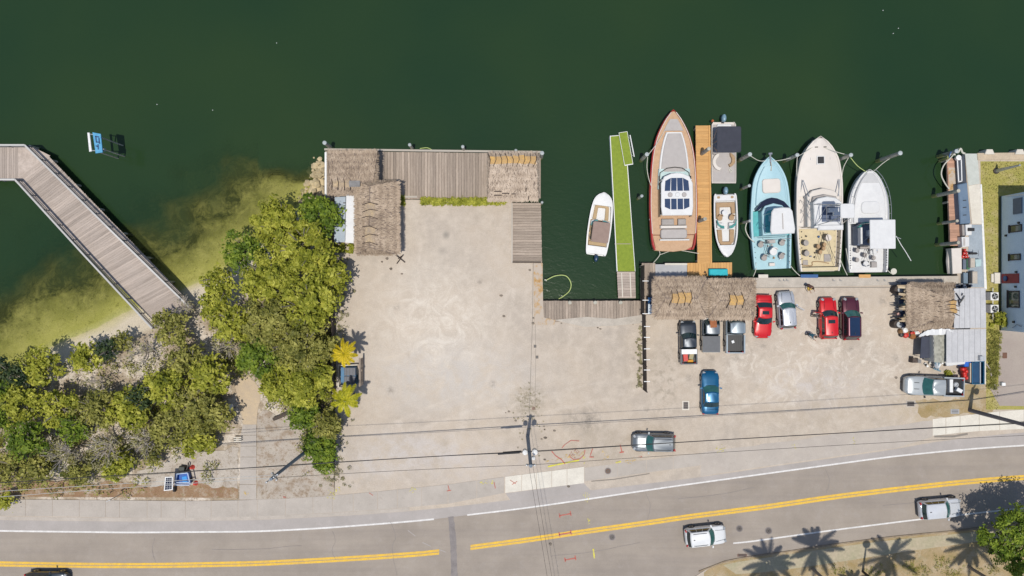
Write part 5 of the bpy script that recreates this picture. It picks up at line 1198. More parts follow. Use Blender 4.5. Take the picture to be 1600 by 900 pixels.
# open doors
def door(label, px, py, ang, m):
    c = P(px, py, .8); t = tag(MB().box((c.x, c.y, .72), (.95, .09, .62), rz=R(ang)).build('car_door', m, None, (c.x, c.y, 0)), label, 'car door'); return t
d_ = MB().box((0.42, 0, 0), (.85, .08, .6)).box((0.45, 0, .42), (.6, .04, .3))
for vlab, p0, ang, m in (('silver hatchback', (1243.5, 478.5), -28, p_silver), ('red SUV parked', (1284.5, 489.5), 172, p_red)):
    v = [o for o in bpy.data.objects if o.get('label', '').startswith(vlab)][0]
    c = P(*p0, .75); q = MB(); q.v = list(d_.v); q.f = list(d_.f); q.xf(Matrix.Rotation(R(ang), 4, 'Z'))
    bpy.context.view_layer.update(); o = q.build('open_door', m, v, local=True)
    o.location = Matrix.Rotation(-v.rotation_euler.z, 3, 'Z') @ (Vector((c.x, c.y, .75))-v.location); o.rotation_euler = (0, 0, -v.rotation_euler.z)
# loads in the pickup beds
M_cooler = mat('cooler_white', (0.75, 0.76, 0.76), None, 3, 0.5)
def load_box(name, label, px, py, z, d, rz, m, cat): c = P(px, py, z); return tag(MB().prism([(c.x+x*d[0]/2, c.y+y*d[1]/2) for x, y in ((-1, -1), (1, -1), (1, 1), (-1, 1))], z-d[2], z, .03).xf(Matrix.Translation(c) @ Matrix.Rotation(R(rz), 4, 'Z') @ Matrix.Translation(-c)).build(name, m, None, (c.x, c.y, z-d[2])), label, cat)
load_box('cargo_box', 'red bag in the bed of the black pickup truck, left side', 1071.5, 559, .98, (.5, .75, .3), 5, M_red, 'bag')
load_box('cargo_box', 'mottled tan sack in the bed of the black pickup truck, right side', 1080.5, 557, .95, (.45, .6, .28), -12, mat('tan_sack', (0.45, 0.30, 0.15), (0.25, 0.3, 0.2), 6, .9), 'sack')
load_box('cargo_box', 'yellow and orange bag near the tailgate of the black pickup truck', 1079, 564, .9, (.6, .25, .2), 0, mat('orange_bag', (0.65, 0.3, 0.03), None, 6, .8), 'bag')
load_box('cooler', 'white cooler box in the bed of the silver-white pickup truck', 1500, 610, 1.2, (.62, .38, .4), -28, M_cooler, 'cooler')
o = MB().lathe(P(1493.5, 601, .68), [(.28, 0), (.30, .06), (.22, .14), (.12, .14), (.10, .05)], 14).build('spare_coil', M_metal, None, P(1493.5, 601, .68)); tag(o, 'coiled grey hose in the bed of the silver-white pickup truck', 'hose coil')
load_box('cooler', 'long white box against the cab in the bed of the silver-white pickup truck', 1487, 603, 1.15, (.36, 1.35, .45), 0, M_cooler, 'box')
load_box('cargo_box', 'orange-brown folded tarp on the roof rack between the thatched huts', 1115, 506, 1.75, (.7, .8, .12), 5, mat('rust_tarp', (0.36, 0.13, 0.05), (0.25, 0.09, .04), 3, .9), 'tarp')
load_box('cargo_box', 'crumpled white bag in the open bed of the slate-grey pickup truck', 1145.5, 534, .85, (.28, .3, .18), 20, M_cooler, 'bag')

# ================================================================== BOATS
class Boat:
    """local frame: +Y bow, x starboard, z=0 waterline. prof: half beam along y (stern->bow)."""
    def __init__(s, name, label, cat, prof, gz, hull_m, deck_z, sheer=0.0, lip=.12, bulge=0.0):
        s.t = thing(name, label, cat, (0, 0, 0)); s.prof = prof; s.gz = gz; s.sheer = sheer; s.y0 = prof[0][0]; s.y1 = prof[-1][0]; s.lip = lip
        xs = smooth_pts(prof, 6); s.tab = [(p.x, max(0.0, p.y)) for p in xs]
        s.dz = deck_z; rings = []
        ys = [s.y0+(s.y1-s.y0)*k/26 for k in range(27)]
        for y in ys:
            g = s.w(y); z = s.z(y); u = (y-s.y0)/(s.y1-s.y0); fl = 1-.45*max(0, u-.5)*1.6
            rk = -.35*max(0, u-.7)
            half = [(g, z), (g*1.012+bulge*.6, z-.10), (g*(.97*fl+.02)+bulge, z*.5), (g*fl*.88+bulge, -.05), (g*fl*.45, -.38*(1-u**3)), (0, -.5*(1-u**3))]
            gi = max(0, g-lip); inn = [(gi, z-.002), (gi, s.dz if u < .98 else z)]
            r = [(x, y+rk*(1-zz/max(z, .1))*0.6, zz) for x, zz in half]
            full = [(0, y, s.dz if u < .98 else z-.01)]+[(gi, y, inn[1][1]), (gi, y, z)]+r+[(-a, b, c) for a, b, c in reversed(r[:-1])]+[(-gi, y, z), (-gi, y, inn[1][1])]
            rings.append(full)
        o = MB().loft(rings).build('hull', hull_m, s.t, local=True); autosmooth(o, 35); s.hull = o
    def w(s, y): return interp(s.tab, y)
    def z(s, y):
        u = (y-s.y0)/(s.y1-s.y0); return s.gz+s.sheer*u*u
    def outline(s, ya, yb, ins, n=14):
        ys = [ya+(yb-ya)*k/n for k in range(n+1)]; r = [(max(.01, s.w(y)-ins), y) for y in ys]
        return r+[(-a, b) for a, b in reversed(r)]
    def deck(s, name, ya, yb, ins, z0, z1, m, crown=.0, parent=None, bev=.02, n=14):
        ys = [ya+(yb-ya)*k/n for k in range(n+1)]; rings = []
        for y in ys:
            a = max(.012, s.w(y)-ins); zz = z1+(s.z(y)-s.gz)*(1 if z1 > s.gz-.2 else 0)
            rings.append([(-a, y, z0), (-a, y, zz-bev), (-a+min(bev, a*.4), y, zz), (-a*.5, y, zz+crown*.8), (0, y, zz+crown), (a*.5, y, zz+crown*.8), (a-min(bev, a*.4), y, zz), (a, y, zz-bev), (a, y, z0)])
        o = MB().loft(rings).build(name, m, parent or s.t, local=True); autosmooth(o, 40); return o
    def block(s, name, x0, x1, y0, y1, z0, z1, m, bev=.04, taper=0.0, parent=None, rnd=0.0):
        if rnd:
            pts = []
            for cx, cy, a0 in ((x1-rnd, y1-rnd, 0), (x0+rnd, y1-rnd, 90), (x0+rnd, y0+rnd, 180), (x1-rnd, y0+rnd, 270)):
                for k in range(5): a = R(a0+22.5*k); pts.append((cx+rnd*math.cos(a), cy+rnd*math.sin(a)))
        else: pts = [(x0, y0), (x1, y0), (x1, y1), (x0, y1)]
        q = MB()
        if taper:
            cx, cy = (x0+x1)/2, (y0+y1)/2; n = len(pts); tp = [(cx+(p[0]-cx)*(1-taper), cy+(p[1]-cy)*(1-taper)) for p in pts]
            q.loft([[(*p, z0) for p in pts], [(*p, z1-bev) for p in tp], [(cx+(p[0]-cx)*.97, cy+(p[1]-cy)*.97, z1) for p in tp]])
        else: q.prism(pts, z0, z1, bev)
        o = q.build(name, m, parent or s.t, local=True); return o
    def poly(s, name, pts, z0, z1, m, bev=.0, parent=None): return MB().prism(pts, z0, z1, bev).build(name, m, parent or s.t, local=True)
    def tube(s, name, pts, r, m, n=6, parent=None): return MB().tube(pts, r, n).build(name, m, parent or s.t, local=True)
    def place(s, px, py, z, ang):
        c = P(px, py, WATER+z); s.t.location = (c.x, c.y, WATER); s.t.rotation_euler = (0, 0, R(ang)); return s
def seat(b, x, y, z, r, m, back=0, parent=None):
    o = MB().cyl((x, y, b.dz), r*.35, z-b.dz-.08, 8).build('pedestal', M_steel, parent or b.t, local=True)
    q = MB().lathe((x, y, z-.1), [(r*.9, 0), (r, .05), (r*.9, .12), (.02, .13)], 12)
    c = q.build('chair', m, parent or b.t, local=True)
    a = R(back); pts = [(x+r*.95*math.cos(a+k), y+r*.95*math.sin(a+k), z) for k in (-1.1, -.6, 0, .6, 1.1)]
    MB().loft([[(p[0], p[1], z-.02), (p[0]*1+.0, p[1], z+.34), (p[0]+.07*math.cos(a), p[1]+.07*math.sin(a), z+.34), (p[0]+.07*math.cos(a), p[1]+.07*math.sin(a), z-.02)] for p in pts]).build('chair_back', m, c, local=True)
    return c
def outboard(b, x, y, sgn, m, size=1.0):
    """sgn -1: hangs off at -y (stern at y0)"""
    rg = []
    for z, w, l in ((.25, .16, .25), (.45, .22, .36), (.75, .24, .42), (.98, .20, .36), (1.05, .1, .2)):
        rg.append([(x+w*size*math.cos(2*math.pi*k/12), y+sgn*.35*size+l*size*math.sin(2*math.pi*k/12), z*size+.15) for k in range(12)])
    o = MB().loft(rg).build('outboard_motor', m, b.t, local=True); autosmooth(o, 50)
    MB().box((x, y+sgn*.3, -.15), (.12, .2, 1.0)).build('motor_leg', M_trim, o, local=True); MB().box((x, y+sgn*.02, .45), (.3, .2, .25)).build('motor_bracket', M_trim, o, local=True)
M_teak = mat('teak_deck', (0.52, 0.34, 0.21), (0.44, 0.28, 0.165), 3, .7, wear=.08); M_cream = mat('cream_gelcoat', (0.64, 0.59, 0.54), (0.60, 0.55, 0.50), 1.2, .45)
M_redhull = mat('red_hull', (0.42, 0.035, 0.03), None, 1, .3, coat=.4); M_greydeck = mat('warm_grey_deck', (0.42, 0.39, 0.37), (0.38, 0.35, 0.335), 2, .75)
M_teal = mat('pale_blue_gelcoat', (0.36, 0.55, 0.61), (0.32, 0.50, 0.56), 1.2, .4); M_teal_d = mat('aqua_side_deck', (0.08, 0.42, 0.44), None, 2, .5)
M_navy = mat('navy_canvas', (0.045, 0.048, 0.065), (0.035, 0.038, 0.052), 2, .9); M_taupe = mat('taupe_canvas', (0.30, 0.215, 0.18), (0.26, 0.185, 0.155), 2, .9)
M_bglass = mat('blue_roof_glass', (0.035, 0.06, 0.12), (0.025, 0.045, 0.10), 2, .07, spec=.8); M_aqua = mat('aqua_windscreen', (0.10, 0.33, 0.31), (0.03, 0.16, 0.15), 1.5, .15)
M_navyglass = mat('navy_windscreen', (0.015, 0.02, 0.045), None, 2, .12); M_yel = mat('yellow_cockpit', (0.60, 0.51, 0.33), (0.54, 0.455, 0.29), 1.5, .7, wear=.06)
M_motor = mat('blue_black_motor', (0.02, 0.05, 0.10), None, 3, .3); M_motor_b = mat('steel_blue_motor', (0.18, 0.30, 0.38), None, 3, .3); M_bglove = mat('slate_bridge_floor', (0.09, 0.12, 0.19), None, 2, .6)
M_tan = mat('tan_vinyl', (0.44, 0.31, 0.17), (0.38, 0.27, 0.14), 2.5, .7); M_seatg = mat('grey_vinyl', (0.36, 0.33, 0.31), None, 2.5, .7)

# --- big red and teak yacht
b = Boat('motor_yacht', 'large red-hulled motor yacht with teak decks and dark glass roof panels', 'motor yacht', [(-7.3, 1.98), (-6.3, 2.25), (-3, 2.42), (0, 2.35), (2.5, 2.14), (4.4, 1.72), (5.9, 1.05), (6.8, .46), (7.3, .02)], 1.35, M_redhull, .9, .45, .08, .13)
b.deck('teak_deck', -5.7, 7.1, .09, .9, 1.32, M_teak); b.poly('swim_platform', [(-2.0, -7.35), (-1.9, -7.05+.0), (-2.2, -5.75), (2.2, -5.75), (1.95, -7.0), (1.3, -7.35), (0, -7.5), (-1.4, -7.42)], .45, 1.12, M_teak, .04)
for sg in (-1, 1):
    b.tube('toe_rail', [(sg*(b.w(y)-.05), y, b.z(y)+.06) for y in np.linspace(-5.6, 7.0, 20)], .045, mat('pink_white_rail', (.72, .60, .55), None, 3, .5), 5)
b.deck('bow_hatch', 5.1, 6.3, .42, 1.3, 1.42, M_greydeck, 0, None, .02, 6)
b.deck('trunk_cabin', .55, 4.9, .72, 1.3, 1.62, M_white, .04, None, .06); b.deck('sun_pad', .8, 4.75, .92, 1.6, 1.72, M_greydeck, .05, None, .04)
b.deck('dashboard', -1.0, 1.1, .66, 1.3, 1.72, mat('pale_aqua_dash', (.45, .58, .57), (.35, .48, .48), 3, .4), .03, None, .06)
b.block('dash_hatch', -.45, .1, -.05, 1.0, 1.74, 1.84, M_glass_teal, .01); b.block('dash_hatch', .85, 1.15, .25, .6, 1.73, 1.82, M_trim, .01); b.block('dash_hatch', -1.25, -1.0, .2, .6, 1.73, 1.82, M_trim, .01)
b.tube('windscreen_frame', [(-1.65, -.6, 1.9), (-1.5, .7, 1.9), (-.8, 1.15, 1.95), (0, 1.25, 1.97), (.8, 1.15, 1.95), (1.5, .7, 1.9), (1.65, -.6, 1.9)], .05, M_trim)
# hardtop on side supports
ht = [(-1.65, -4.15), (1.65, -4.15), (1.78, -3.2), (1.75, -.6), (1.4, .15), (.6, .5), (0, .55), (-.6, .5), (-1.4, .15), (-1.75, -.6), (-1.78, -3.2)]
top = b.poly('hardtop', [(x*.93, y*.93+.0) for x, y in ht], 2.75, 2.92, M_white, .06)
for y0, y1, f in ((-1.35, -.02, 1), (-3.25, -2.15, -1)):
    for i in range(4):
        x0, x1 = -1.28+.655*i, -1.28+.655*i+.565; t0 = .10 if i in (0, 3) else 0
        yy = [(x0, y0+(t0*2.5 if (f < 0 and i == 0) else 0)), (x1, y0+(t0*2.5 if (f < 0 and i == 3) else 0)), (x1-(.08*(i-1.5)/1.5 if f > 0 else 0), y1-(t0*3 if (f > 0 and i == 3) else 0)), (x0-(.08*(i-1.5)/1.5 if f > 0 else 0), y1-(t0*3 if (f > 0 and i == 0) else 0))]
        b.poly('roof_pane', yy, 2.9, 2.935, M_bglass, 0, top)
for x in (-.72, 0.05, .72): MB().lathe((x, -1.75, 2.92), [(.02, .10), (.2, .10), (.25, .03), (.25, 0)][::-1], 14).build('roof_dome', M_white if abs(x) < .1 else M_greydeck, top, local=True)
for sg in (-1, 1):
    for y in (-3.7, -1.5, -.2): b.tube('hardtop_post', [(sg*1.6, y, 1.3), (sg*1.5, y, 2.8)], .06, M_white)
    b.block('side_screen', sg*1.62-.04, sg*1.62+.04, -3.9, .3, 1.35, 2.2, M_glass_dark, .0)
b.deck('cockpit_sole', -4.6, -1, .75, 1.3, 1.34, M_teak)
b.block('galley_seat', -1.35, -.05, -4.75, -4.1, 1.3, 1.75, M_seatg, .06); b.block('galley_seat', .35, 1.2, -4.75, -4.1, 1.3, 1.75, M_seatg, .06); b.block('seat_bolster', -1.5, 1.25, -5.1, -4.8, 1.3, 1.9, M_cream, .06)
b.block('aft_sun_pad', -1.45, 1.3, -5.7-.9+.45, -5.15, 1.3, 1.72, M_greydeck, .08, rnd=.25)
b.block('transom_trim', -1.5, 1.6, -6.35, -6.2, 1.1, 1.5, M_white, .03)
b.place(1052, 281.5, 1.3, 0.6)
for i, y in enumerate((-3, 1.5)): tag(MB().xf(Matrix()).tube([P(1016.5+2*i, 342-52*i, 0.15), P(1017+2*i, 349-52*i, -.2)], .13, 8).build('fender', M_white_plastic, None, P(1017, 342, -.5)), ['white fender hanging at the red yacht port quarter', 'white fender hanging at the red yacht port side near the windscreen'][i], 'fender')

# --- small white runabout left of the green dock
b = Boat('runabout', 'small white runabout with a taupe bimini, moored left of the green dock', 'motorboat', [(-3.25, 1.0), (-2.8, 1.12), (-1, 1.24), (1, 1.2), (2.2, 1.06), (2.8, .86), (3.2, .5), (3.42, .06)], .75, M_white, .3, .15, .16)
b.deck('foredeck', 2.0, 3.36, .1, .4, .78, M_white, .03); b.deck('bow_sole', .6, 2.1, .2, .25, .36, M_white)
b.poly('bow_seat', [(-.85, .55), (-.45, .55), (-.4, 1.8), (.4, 1.8), (.45, .55), (.85, .55), (.75, 1.9), (.45, 2.15), (-.45, 2.15), (-.75, 1.9)], .3, .62, M_tan, .03)
for sg in (-1, 1):
    b.poly('dash', [(sg*.25, .5), (sg*.95, .35), (sg*1.0, -.1), (sg*.3, -.1)], .4, .82, M_white, .03)
    b.poly('windscreen', [(sg*.28, .42), (sg*.6, .38), (sg*.92, .15), (sg*1.0, -.25), (sg*.93, -.25), (sg*.82, .05), (sg*.55, .22), (sg*.28, .28)], .8, 1.05, M_aqua)
b.deck('cockpit_sole', -2.4, .5, .2, .25, .34, M_tan); b.poly('stern_seat', [(-.95, -2.25), (.95, -2.25), (.95, -1.85), (-.95, -1.85)], .3, .72, M_tan, .04)
b.block('engine_deck', -1.0, 1.0, -3.15, -2.3, .3, .74, M_white, .03)
bim = b.block('bimini', -.85, .95, -2.0, .15, 1.95, 2.02, M_taupe, .03, rnd=.2)
for y, yy in ((-1.9, -1.2), (0.05, -.9)):
    b.tube('bimini_bow', [(-1.0, yy, .75), (-.86, y, 1.93), (.9, y, 1.93), (1.0, yy, .75)], .025, M_steel, 6, bim)
outboard(b, .05, -3.25, -1, M_motor); b.place(937.2, 351, .6, -7.5)

# --- deck boat with dark bimini, stern to the north
b = Boat('deck_boat', 'square-bowed deck boat with a dark navy bimini, right of the orange dock', 'motorboat', [(-3.25, 1.1), (-3.0, 1.27), (-1, 1.3), (1, 1.3), (2.6, 1.3), (3.2, 1.28), (3.25, 1.25)], .65, M_cream, .5, .0, .07)
b.deck('deck_floor', -3.0, 3.2, .08, .3, .56, M_greydeck)
b.poly('curved_bench', [(.35+.9*math.cos(R(a))*1, 1.0+.95*math.sin(R(a))) for a in range(-80, 100, 18)]+[(.35+.55*math.cos(R(a)), 1.0+.6*math.sin(R(a))) for a in range(98, -82, -18)], .5, .85, M_cream, .03)
b.poly('curved_bench', [(-.5-.65*math.cos(R(a)), .8+.75*math.sin(R(a))) for a in range(-80, 100, 18)]+[(-.5-.3*math.cos(R(a)), .8+.45*math.sin(R(a))) for a in range(98, -82, -18)], .5, .85, M_leather, .03)
b.block('stern_locker', -.75, .75, -3.0, -2.6, .5, .8, M_white, .05, rnd=.15); b.block('side_seat', .75, 1.2, -2.3, .2, .5, .8, M_seatg, .05)
MB().tube(smooth_pts([(-.75, 2.0, .62), (-.55, 1.85, .62), (-.7, 1.7, .64), (-.85, 1.95, .64), (-.65, 2.1, .66)], 4), .05, 5).build('rope_coil', M_rope, b.t, local=True)
bim = b.block('bimini', -1.28, 1.25, -2.4, .3, 2.25, 2.33, M_navy, .05, rnd=.2)
for y, yy in ((-2.2, -1.0), (-.9, -.9), (.2, -.8)):
    b.tube('bimini_bow', [(-1.22, yy, .65), (-1.22, y, 2.22), (1.2, y, 2.22), (1.22, yy, .65)], .025, M_steel, 6, bim)
outboard(b, .1, -3.2, -1, M_motor_b, 1.05); b.place(1131, 238.5, .6, 180)
tag(MB().lathe(P(1113, 189, -.2), [(.02, .3), (.12, .2), (.14, 0), (.05, -.15)][::-1], 10).build('fender', mat('orange_fender', (.6, .15, .05), None, 3, .5), None, P(1113, 189, -.4)), 'small orange buoy at the stern corner of the deck boat', 'buoy')

# --- white bowrider with tan seats, bow to the south
b = Boat('bowrider', 'white bowrider with open tan seating and green windscreens, bow pointing down', 'motorboat', [(-3.3, 1.1), (-3.0, 1.2), (-1, 1.26), (.8, 1.2), (2.0, .98), (2.9, .6), (3.35, .22), (3.42, .05)], .75, M_white, .3, .15, .15)
b.deck('foredeck', 2.15, 3.36, .1, .4, .78, M_white, .03); b.block('bow_vent', -.12, .12, 2.4, 2.55, .8, .86, M_trim, .0)
b.deck('bow_sole', .6, 2.2, .2, .25, .36, M_white)
b.poly('bow_seat', [(-.9, .5), (-.42, .5), (-.38, 1.75), (.38, 1.75), (.42, .5), (.9, .5), (.8, 1.75), (.5, 2.1), (-.5, 2.1), (-.8, 1.75)], .3, .62, M_leather, .03)
for sg in (-1, 1):
    b.poly('dash', [(sg*.25, .45), (sg*.95, .3), (sg*1.02, -.2), (sg*.3, -.2)], .4, .82, M_white, .03)
    b.poly('windscreen', [(sg*.28, .42), (sg*.6, .36), (sg*.95, .05), (sg*1.06, -.5), (sg*.98, -.5), (sg*.85, -.1), (sg*.55, .1), (sg*.28, .14)], .8, 1.05, M_aqua)
    seat(b, sg*.62, -.75, .72, .3, M_leather, -90)
b.deck('cockpit_sole', -2.5, .4, .2, .25, .34, M_white)
b.poly('stern_lounge', [(-1.0, -1.2), (-1.0, -2.4), (1.0, -2.4), (1.0, -.7), (.65, -.7), (.6, -1.9), (-.6, -1.9), (-.65, -1.2)], .3, .68, M_leather, .04)
MB().lathe((.15, -1.25, .35), [(.05, 0), (.05, .5), (.3, .52), (.3, .57), (.02, .58)], 14).build('table', M_white, b.t, local=True)
b.block('swim_deck', -1.08, 1.08, -3.2, -2.55, .3, .72, M_white, .05)
for sg in (-1, 1): b.block('speaker', sg*.72-.15, sg*.72+.15, -3.05, -2.8, .7, .76, M_leather, .01, rnd=.1)
outboard(b, .0, -3.25, -1, M_motor_b); b.place(1134, 351.5, .6, 180+1.5)

def lifelines(b, ya, yb, h, n=9, m=M_steel):
    for sg in (-1, 1):
        ys = np.linspace(ya, yb, n); pts = [(sg*max(.05, b.w(y)-.1), y, b.z(y)+h) for y in ys]
        r = b.tube('bow_rail', pts, .03, m, 6)
        for y in ys[::4]: b.tube('stanchion', [(sg*max(.05, b.w(y)-.1), y, b.z(y)), (sg*max(.05, b.w(y)-.1), y, b.z(y)+h)], .018, m, 5, r)
def rod(b, x, y, z, dx, dy, L): b.tube('fishing_rod', [(x, y, z), (x+dx*L, y+dy*L, z+L*.9)], .02, M_trim, 4)
# --- pale blue sportfisher
b = Boat('fishing_boat', 'pale blue sport fishing boat with a white hardtop, nearest the orange dock', 'fishing boat', [(-5.8, 1.88), (-5, 1.95), (-2, 2.1), (0, 2.1), (2.4, 1.92), (3.8, 1.62), (4.9, 1.06), (5.6, .48), (5.95, .04)], 1.2, M_teal, .55, .55, .2)
b.deck('foredeck', .35, 5.75, .2, .6, 1.17, M_teal, .08); b.deck('side_deck', -2.3, 1.2, .1, .6, 1.0, M_teal_d)
b.deck('cabin_trunk', .9, 4.9, .42, 1.0, 1.36, M_teal, .06, None, .06)
b.block('bow_pad', -.95, .95, 2.1, 3.6, 1.5, 1.86, M_cream, .06, rnd=.3)
b.poly('windscreen', [(-1.75, .5), (-1.2, 1.15), (-.5, 1.5), (0, 1.6), (.5, 1.5), (1.2, 1.15), (1.75, .5), (1.65, .25), (1.0, .75), (.4, .95), (0, 1.0), (-.4, .95), (-1.0, .75), (-1.65, .25)], 1.2, 1.95, M_navyglass)
b.poly('deckhouse', [(-1.25, -2.3), (1.35, -2.3), (1.35, .15), (.9, .75), (0, 1.0), (-.9, .75), (-1.25, .15)], .9, 2.15, M_teal, .06)
b.poly('bridge_floor', [(-.95, -2.1), (1.05, -2.1), (1.05, -.2), (.7, .2), (0, .4), (-.7, .2), (-.95, -.2)], 2.1, 2.2, M_teal_d, .02)
b.block('helm', -.6, .6, -.9, -.3, 2.2, 2.95, M_teal, .05)
top = b.poly('hardtop', [(-1.17, -2.35), (1.17, -2.35), (1.25, -1.9), (1.05, -.1), (.8, .25), (.0, .32), (-.8, .25), (-1.05, -.1), (-1.25, -1.9)], 4.15, 4.32, M_white, .07)
b.block('hardtop_hatch', -.05, .05, -1.9, -.3, 4.3, 4.36, M_greydeck, .0, parent=top)
for sg in (-1, 1):
    for y in (-2.1, -.2): b.tube('hardtop_post', [(sg*1.1, y, 1.9), (sg*1.0, y, 4.2)], .035, M_steel)
    b.tube('outrigger', [(sg*1.3, -1.0, 2.1), (sg*1.9, -2.0, 5.4), (sg*2.0, -2.6, 6.8)] if False else [(sg*1.3, -1.0, 2.1), (sg*1.55, -1.6, 3.6)], .03, M_steel)
b.deck('cockpit_sole', -5.6, -2.4, .22, .4, .62, M_teal)
b.deck('cockpit_side', -5.7, -2.4, .0, .55, 1.19, M_teal) if False else None
for x, y in ((-1.1, -3.2), (1.15, -3.1), (-.8, -4.6), (1.05, -4.5)): seat(b, x, y, 1.05, .32, M_seatg, 90)
seat(b, .1, -4.0, 1.35, .42, M_white, 90); b.block('bait_station', -.5, .35, -3.1, -2.75, .6, 1.35, M_greydeck, .04); b.block('fish_box', -.25, .35, -5.5, -5.15, .6, .95, M_cream, .04)
b.tube('cockpit_rail', [(-1.3, -2.5, 2.15), (-1.3, -2.75, 2.3), (1.6, -2.75, 2.3), (1.6, -2.4, 2.15)], .03, M_steel)
b.block('anchor_roller', -.08, .08, 5.3, 6.25, 1.75, 1.85, M_steel, .0); b.block('anchor', -.2, .2, 6.1, 6.3, 1.7, 1.95, M_steel, .02)
b.tube('anchor_chain', [(0, 5.3, 1.9), (.05, 4.9, 1.85), (0, 4.4, 1.85)], .04, M_leather)
for y in (-1.5, .3): rod(b, -1.4, y, 1.4, .5, .15, 1.2)
b.place(1204, 334, 1.2, 2.5)
# --- cream sportfisher with tower
b = Boat('fishing_boat', 'large cream sport fishing boat with a tuna tower and yellow cockpit', 'fishing boat', [(-6.9, 2.02), (-6, 2.15), (-2.5, 2.38), (1, 2.42), (2.8, 2.34), (4.7, 2.0), (5.9, 1.38), (6.6, .8), (7.0, .3), (7.15, .03)], 1.4, M_cream, .6, .6, .16)
b.deck('foredeck', .9, 6.9, .16, .7, 1.37, M_cream, .10); b.deck('side_deck', -2.2, 1.2, .1, .7, 1.25, M_cream)
b.block('deck_hatch', -.32, .32, 4.3, 5.0, 1.8, 2.02, M_trim, .03); b.block('hatch_frame', -.42, .42, 4.2, 5.1, 1.78, 1.95, M_white, .02)
b.tube('bow_line_cleat', [(-.6, 6.0, 1.98), (-.3, 6.0, 2.0)], .05, M_trim); b.tube('bow_line_cleat', [(.6, 6.0, 1.98), (.3, 6.0, 2.0)], .05, M_trim)
b.poly('deckhouse', [(-1.65, -2.3), (1.75, -2.3), (1.75, .9), (1.1, 1.45), (0, 1.7), (-1.1, 1.45), (-1.65, .9)], .9, 2.35, M_cream, .08)
b.poly('house_glass', [(-1.60, -2.2), (1.70, -2.2), (1.70, .93), (1.08, 1.50), (0, 1.75), (-1.08, 1.50), (-1.60, .93)], 1.6, 2.1, M_glass_dark)
b.poly('brow_shade', [(-1.2, .75), (0, 1.0), (1.2, .75), (1.3, .3), (-1.3, .3)], 2.36, 2.7, M_seatg, .05)
b.poly('flybridge', [(-1.35, -2.5), (1.45, -2.5), (1.5, .1), (.9, .55), (0, .7), (-.9, .55), (-1.4, .1)], 2.35, 3.25, M_white, .08)
b.poly('bridge_floor', [(-.6, -1.9), (1.25, -1.9), (1.25, -.4), (-.6, -.4)], 3.24, 3.30, M_bglove)
b.block('helm_console', -.1, .9, -1.0, -.55, 3.3, 3.9, M_white, .06); b.block('helm_seat', .1, .8, -1.75, -1.35, 3.3, 3.8, M_bglove, .05)
top = b.block('tower_top', -.68, .68, -1.95, -.55, 7.3, 7.42, M_white, .05, rnd=.18)
leg = []
for sx in (-1, 1):
    for y0, y1 in ((-.1, -.7), (-2.3, -1.8)): b.tube('tower_leg', [(sx*1.35, y0, 3.2), (sx*.75, (y0+y1)/2, 5.4), (sx*.6, y1, 7.3)], .035, M_steel)
for a, c in (((-1.35, -.1, 3.2), (.9, -.5, 5.0)), ((1.35, -.1, 3.2), (-.9, -.5, 5.0)), ((-1.35, -2.3, 3.2), (-.9, -.5, 5.0)), ((1.35, -2.3, 3.2), (.9, -.5, 5.0)), ((-.9, -.5, 5.0), (.9, -.5, 5.0)), ((-.9, -1.9, 5.0), (.9, -1.9, 5.0)), ((-.9, -.5, 5.0), (-.9, -1.9, 5.0)), ((.9, -.5, 5.0), (.9, -1.9, 5.0))): b.tube('tower_brace', [a, c], .028, M_steel)
b.block('tower_seat', -.3, .3, -1.5, -1.1, 5.0, 5.35, M_white, .04)
b.block('boat_cover', -1.0, 1.6, -2.75, -2.2, 3.0, 3.35, M_white, .1)
for sg in (-1, 1): b.tube('outrigger', [(sg*1.75, 1.0, 1.6), (sg*1.45, -.2, 3.2)], .035, M_metal); b.tube('outrigger', [(sg*1.9, 2.6, 2.0), (sg*1.5, .8, 2.5)], .045, M_metal); b.tube('outrigger', [(sg*2.0, 1.2, 1.5), (sg*1.9, 2.6, 2.0)], .03, M_metal)
for y in (-.2, -1.2): b.tube('side_stay', [(-2.0, y+.8, 1.45), (-1.4, y-.6, 3.3)], .02, M_metal); b.tube('side_stay', [(-2.0, y-.6, 1.45), (-1.4, y+.6, 3.3)], .02, M_metal)
b.deck('cockpit_sole', -6.7, -2.4, .24, .5, .68, M_yel); 
b.deck('cockpit_coaming', -6.85, -6.5, .18, .6, 1.38, M_yel)
for x, y in ((-1.35, -3.9), (-1.3, -5.0)): seat(b, x, y, 1.15, .33, M_seatg, 180)
seat(b, .95, -3.4, 1.3, .38, M_cream, 180)
for x, y in ((-.1, -4.3), (.45, -4.5), (.1, -4.9), (.55, -4.1)): seat(b, x, y, 1.25, .24, M_leather, 200)
b.block('fish_hatch', .7, 1.4, -5.9, -5.1, .68, .78, M_seatg, .02); b.block('fish_hatch', -1.55, -1.0, -6.3, -5.7, .68, .76, M_seatg, .02)
b.tube('deck_hose', smooth_pts([(-1.6, -6.2, .75), (-.6, -6.3, .75), (-.5, -5.9, .75), (.4, -5.9, .75), (1.2, -6.1, .8)], 4), .05, M_leather)
for x in np.linspace(-6.2, -2.8, 7): b.block('rod_holder', 1.83, 1.93, x, x+.12, 1.38, 1.44, M_trim, .0); b.block('rod_holder', -1.96, -1.86, x, x+.12, 1.38, 1.44, M_trim, .0)
b.tube('fishing_rod', [(.3, -2.8, 1.5), (1.7, -6.5, 1.9)], .02, M_trim, 4)
b.place(1279.5, 321, 1.3, 1.0)
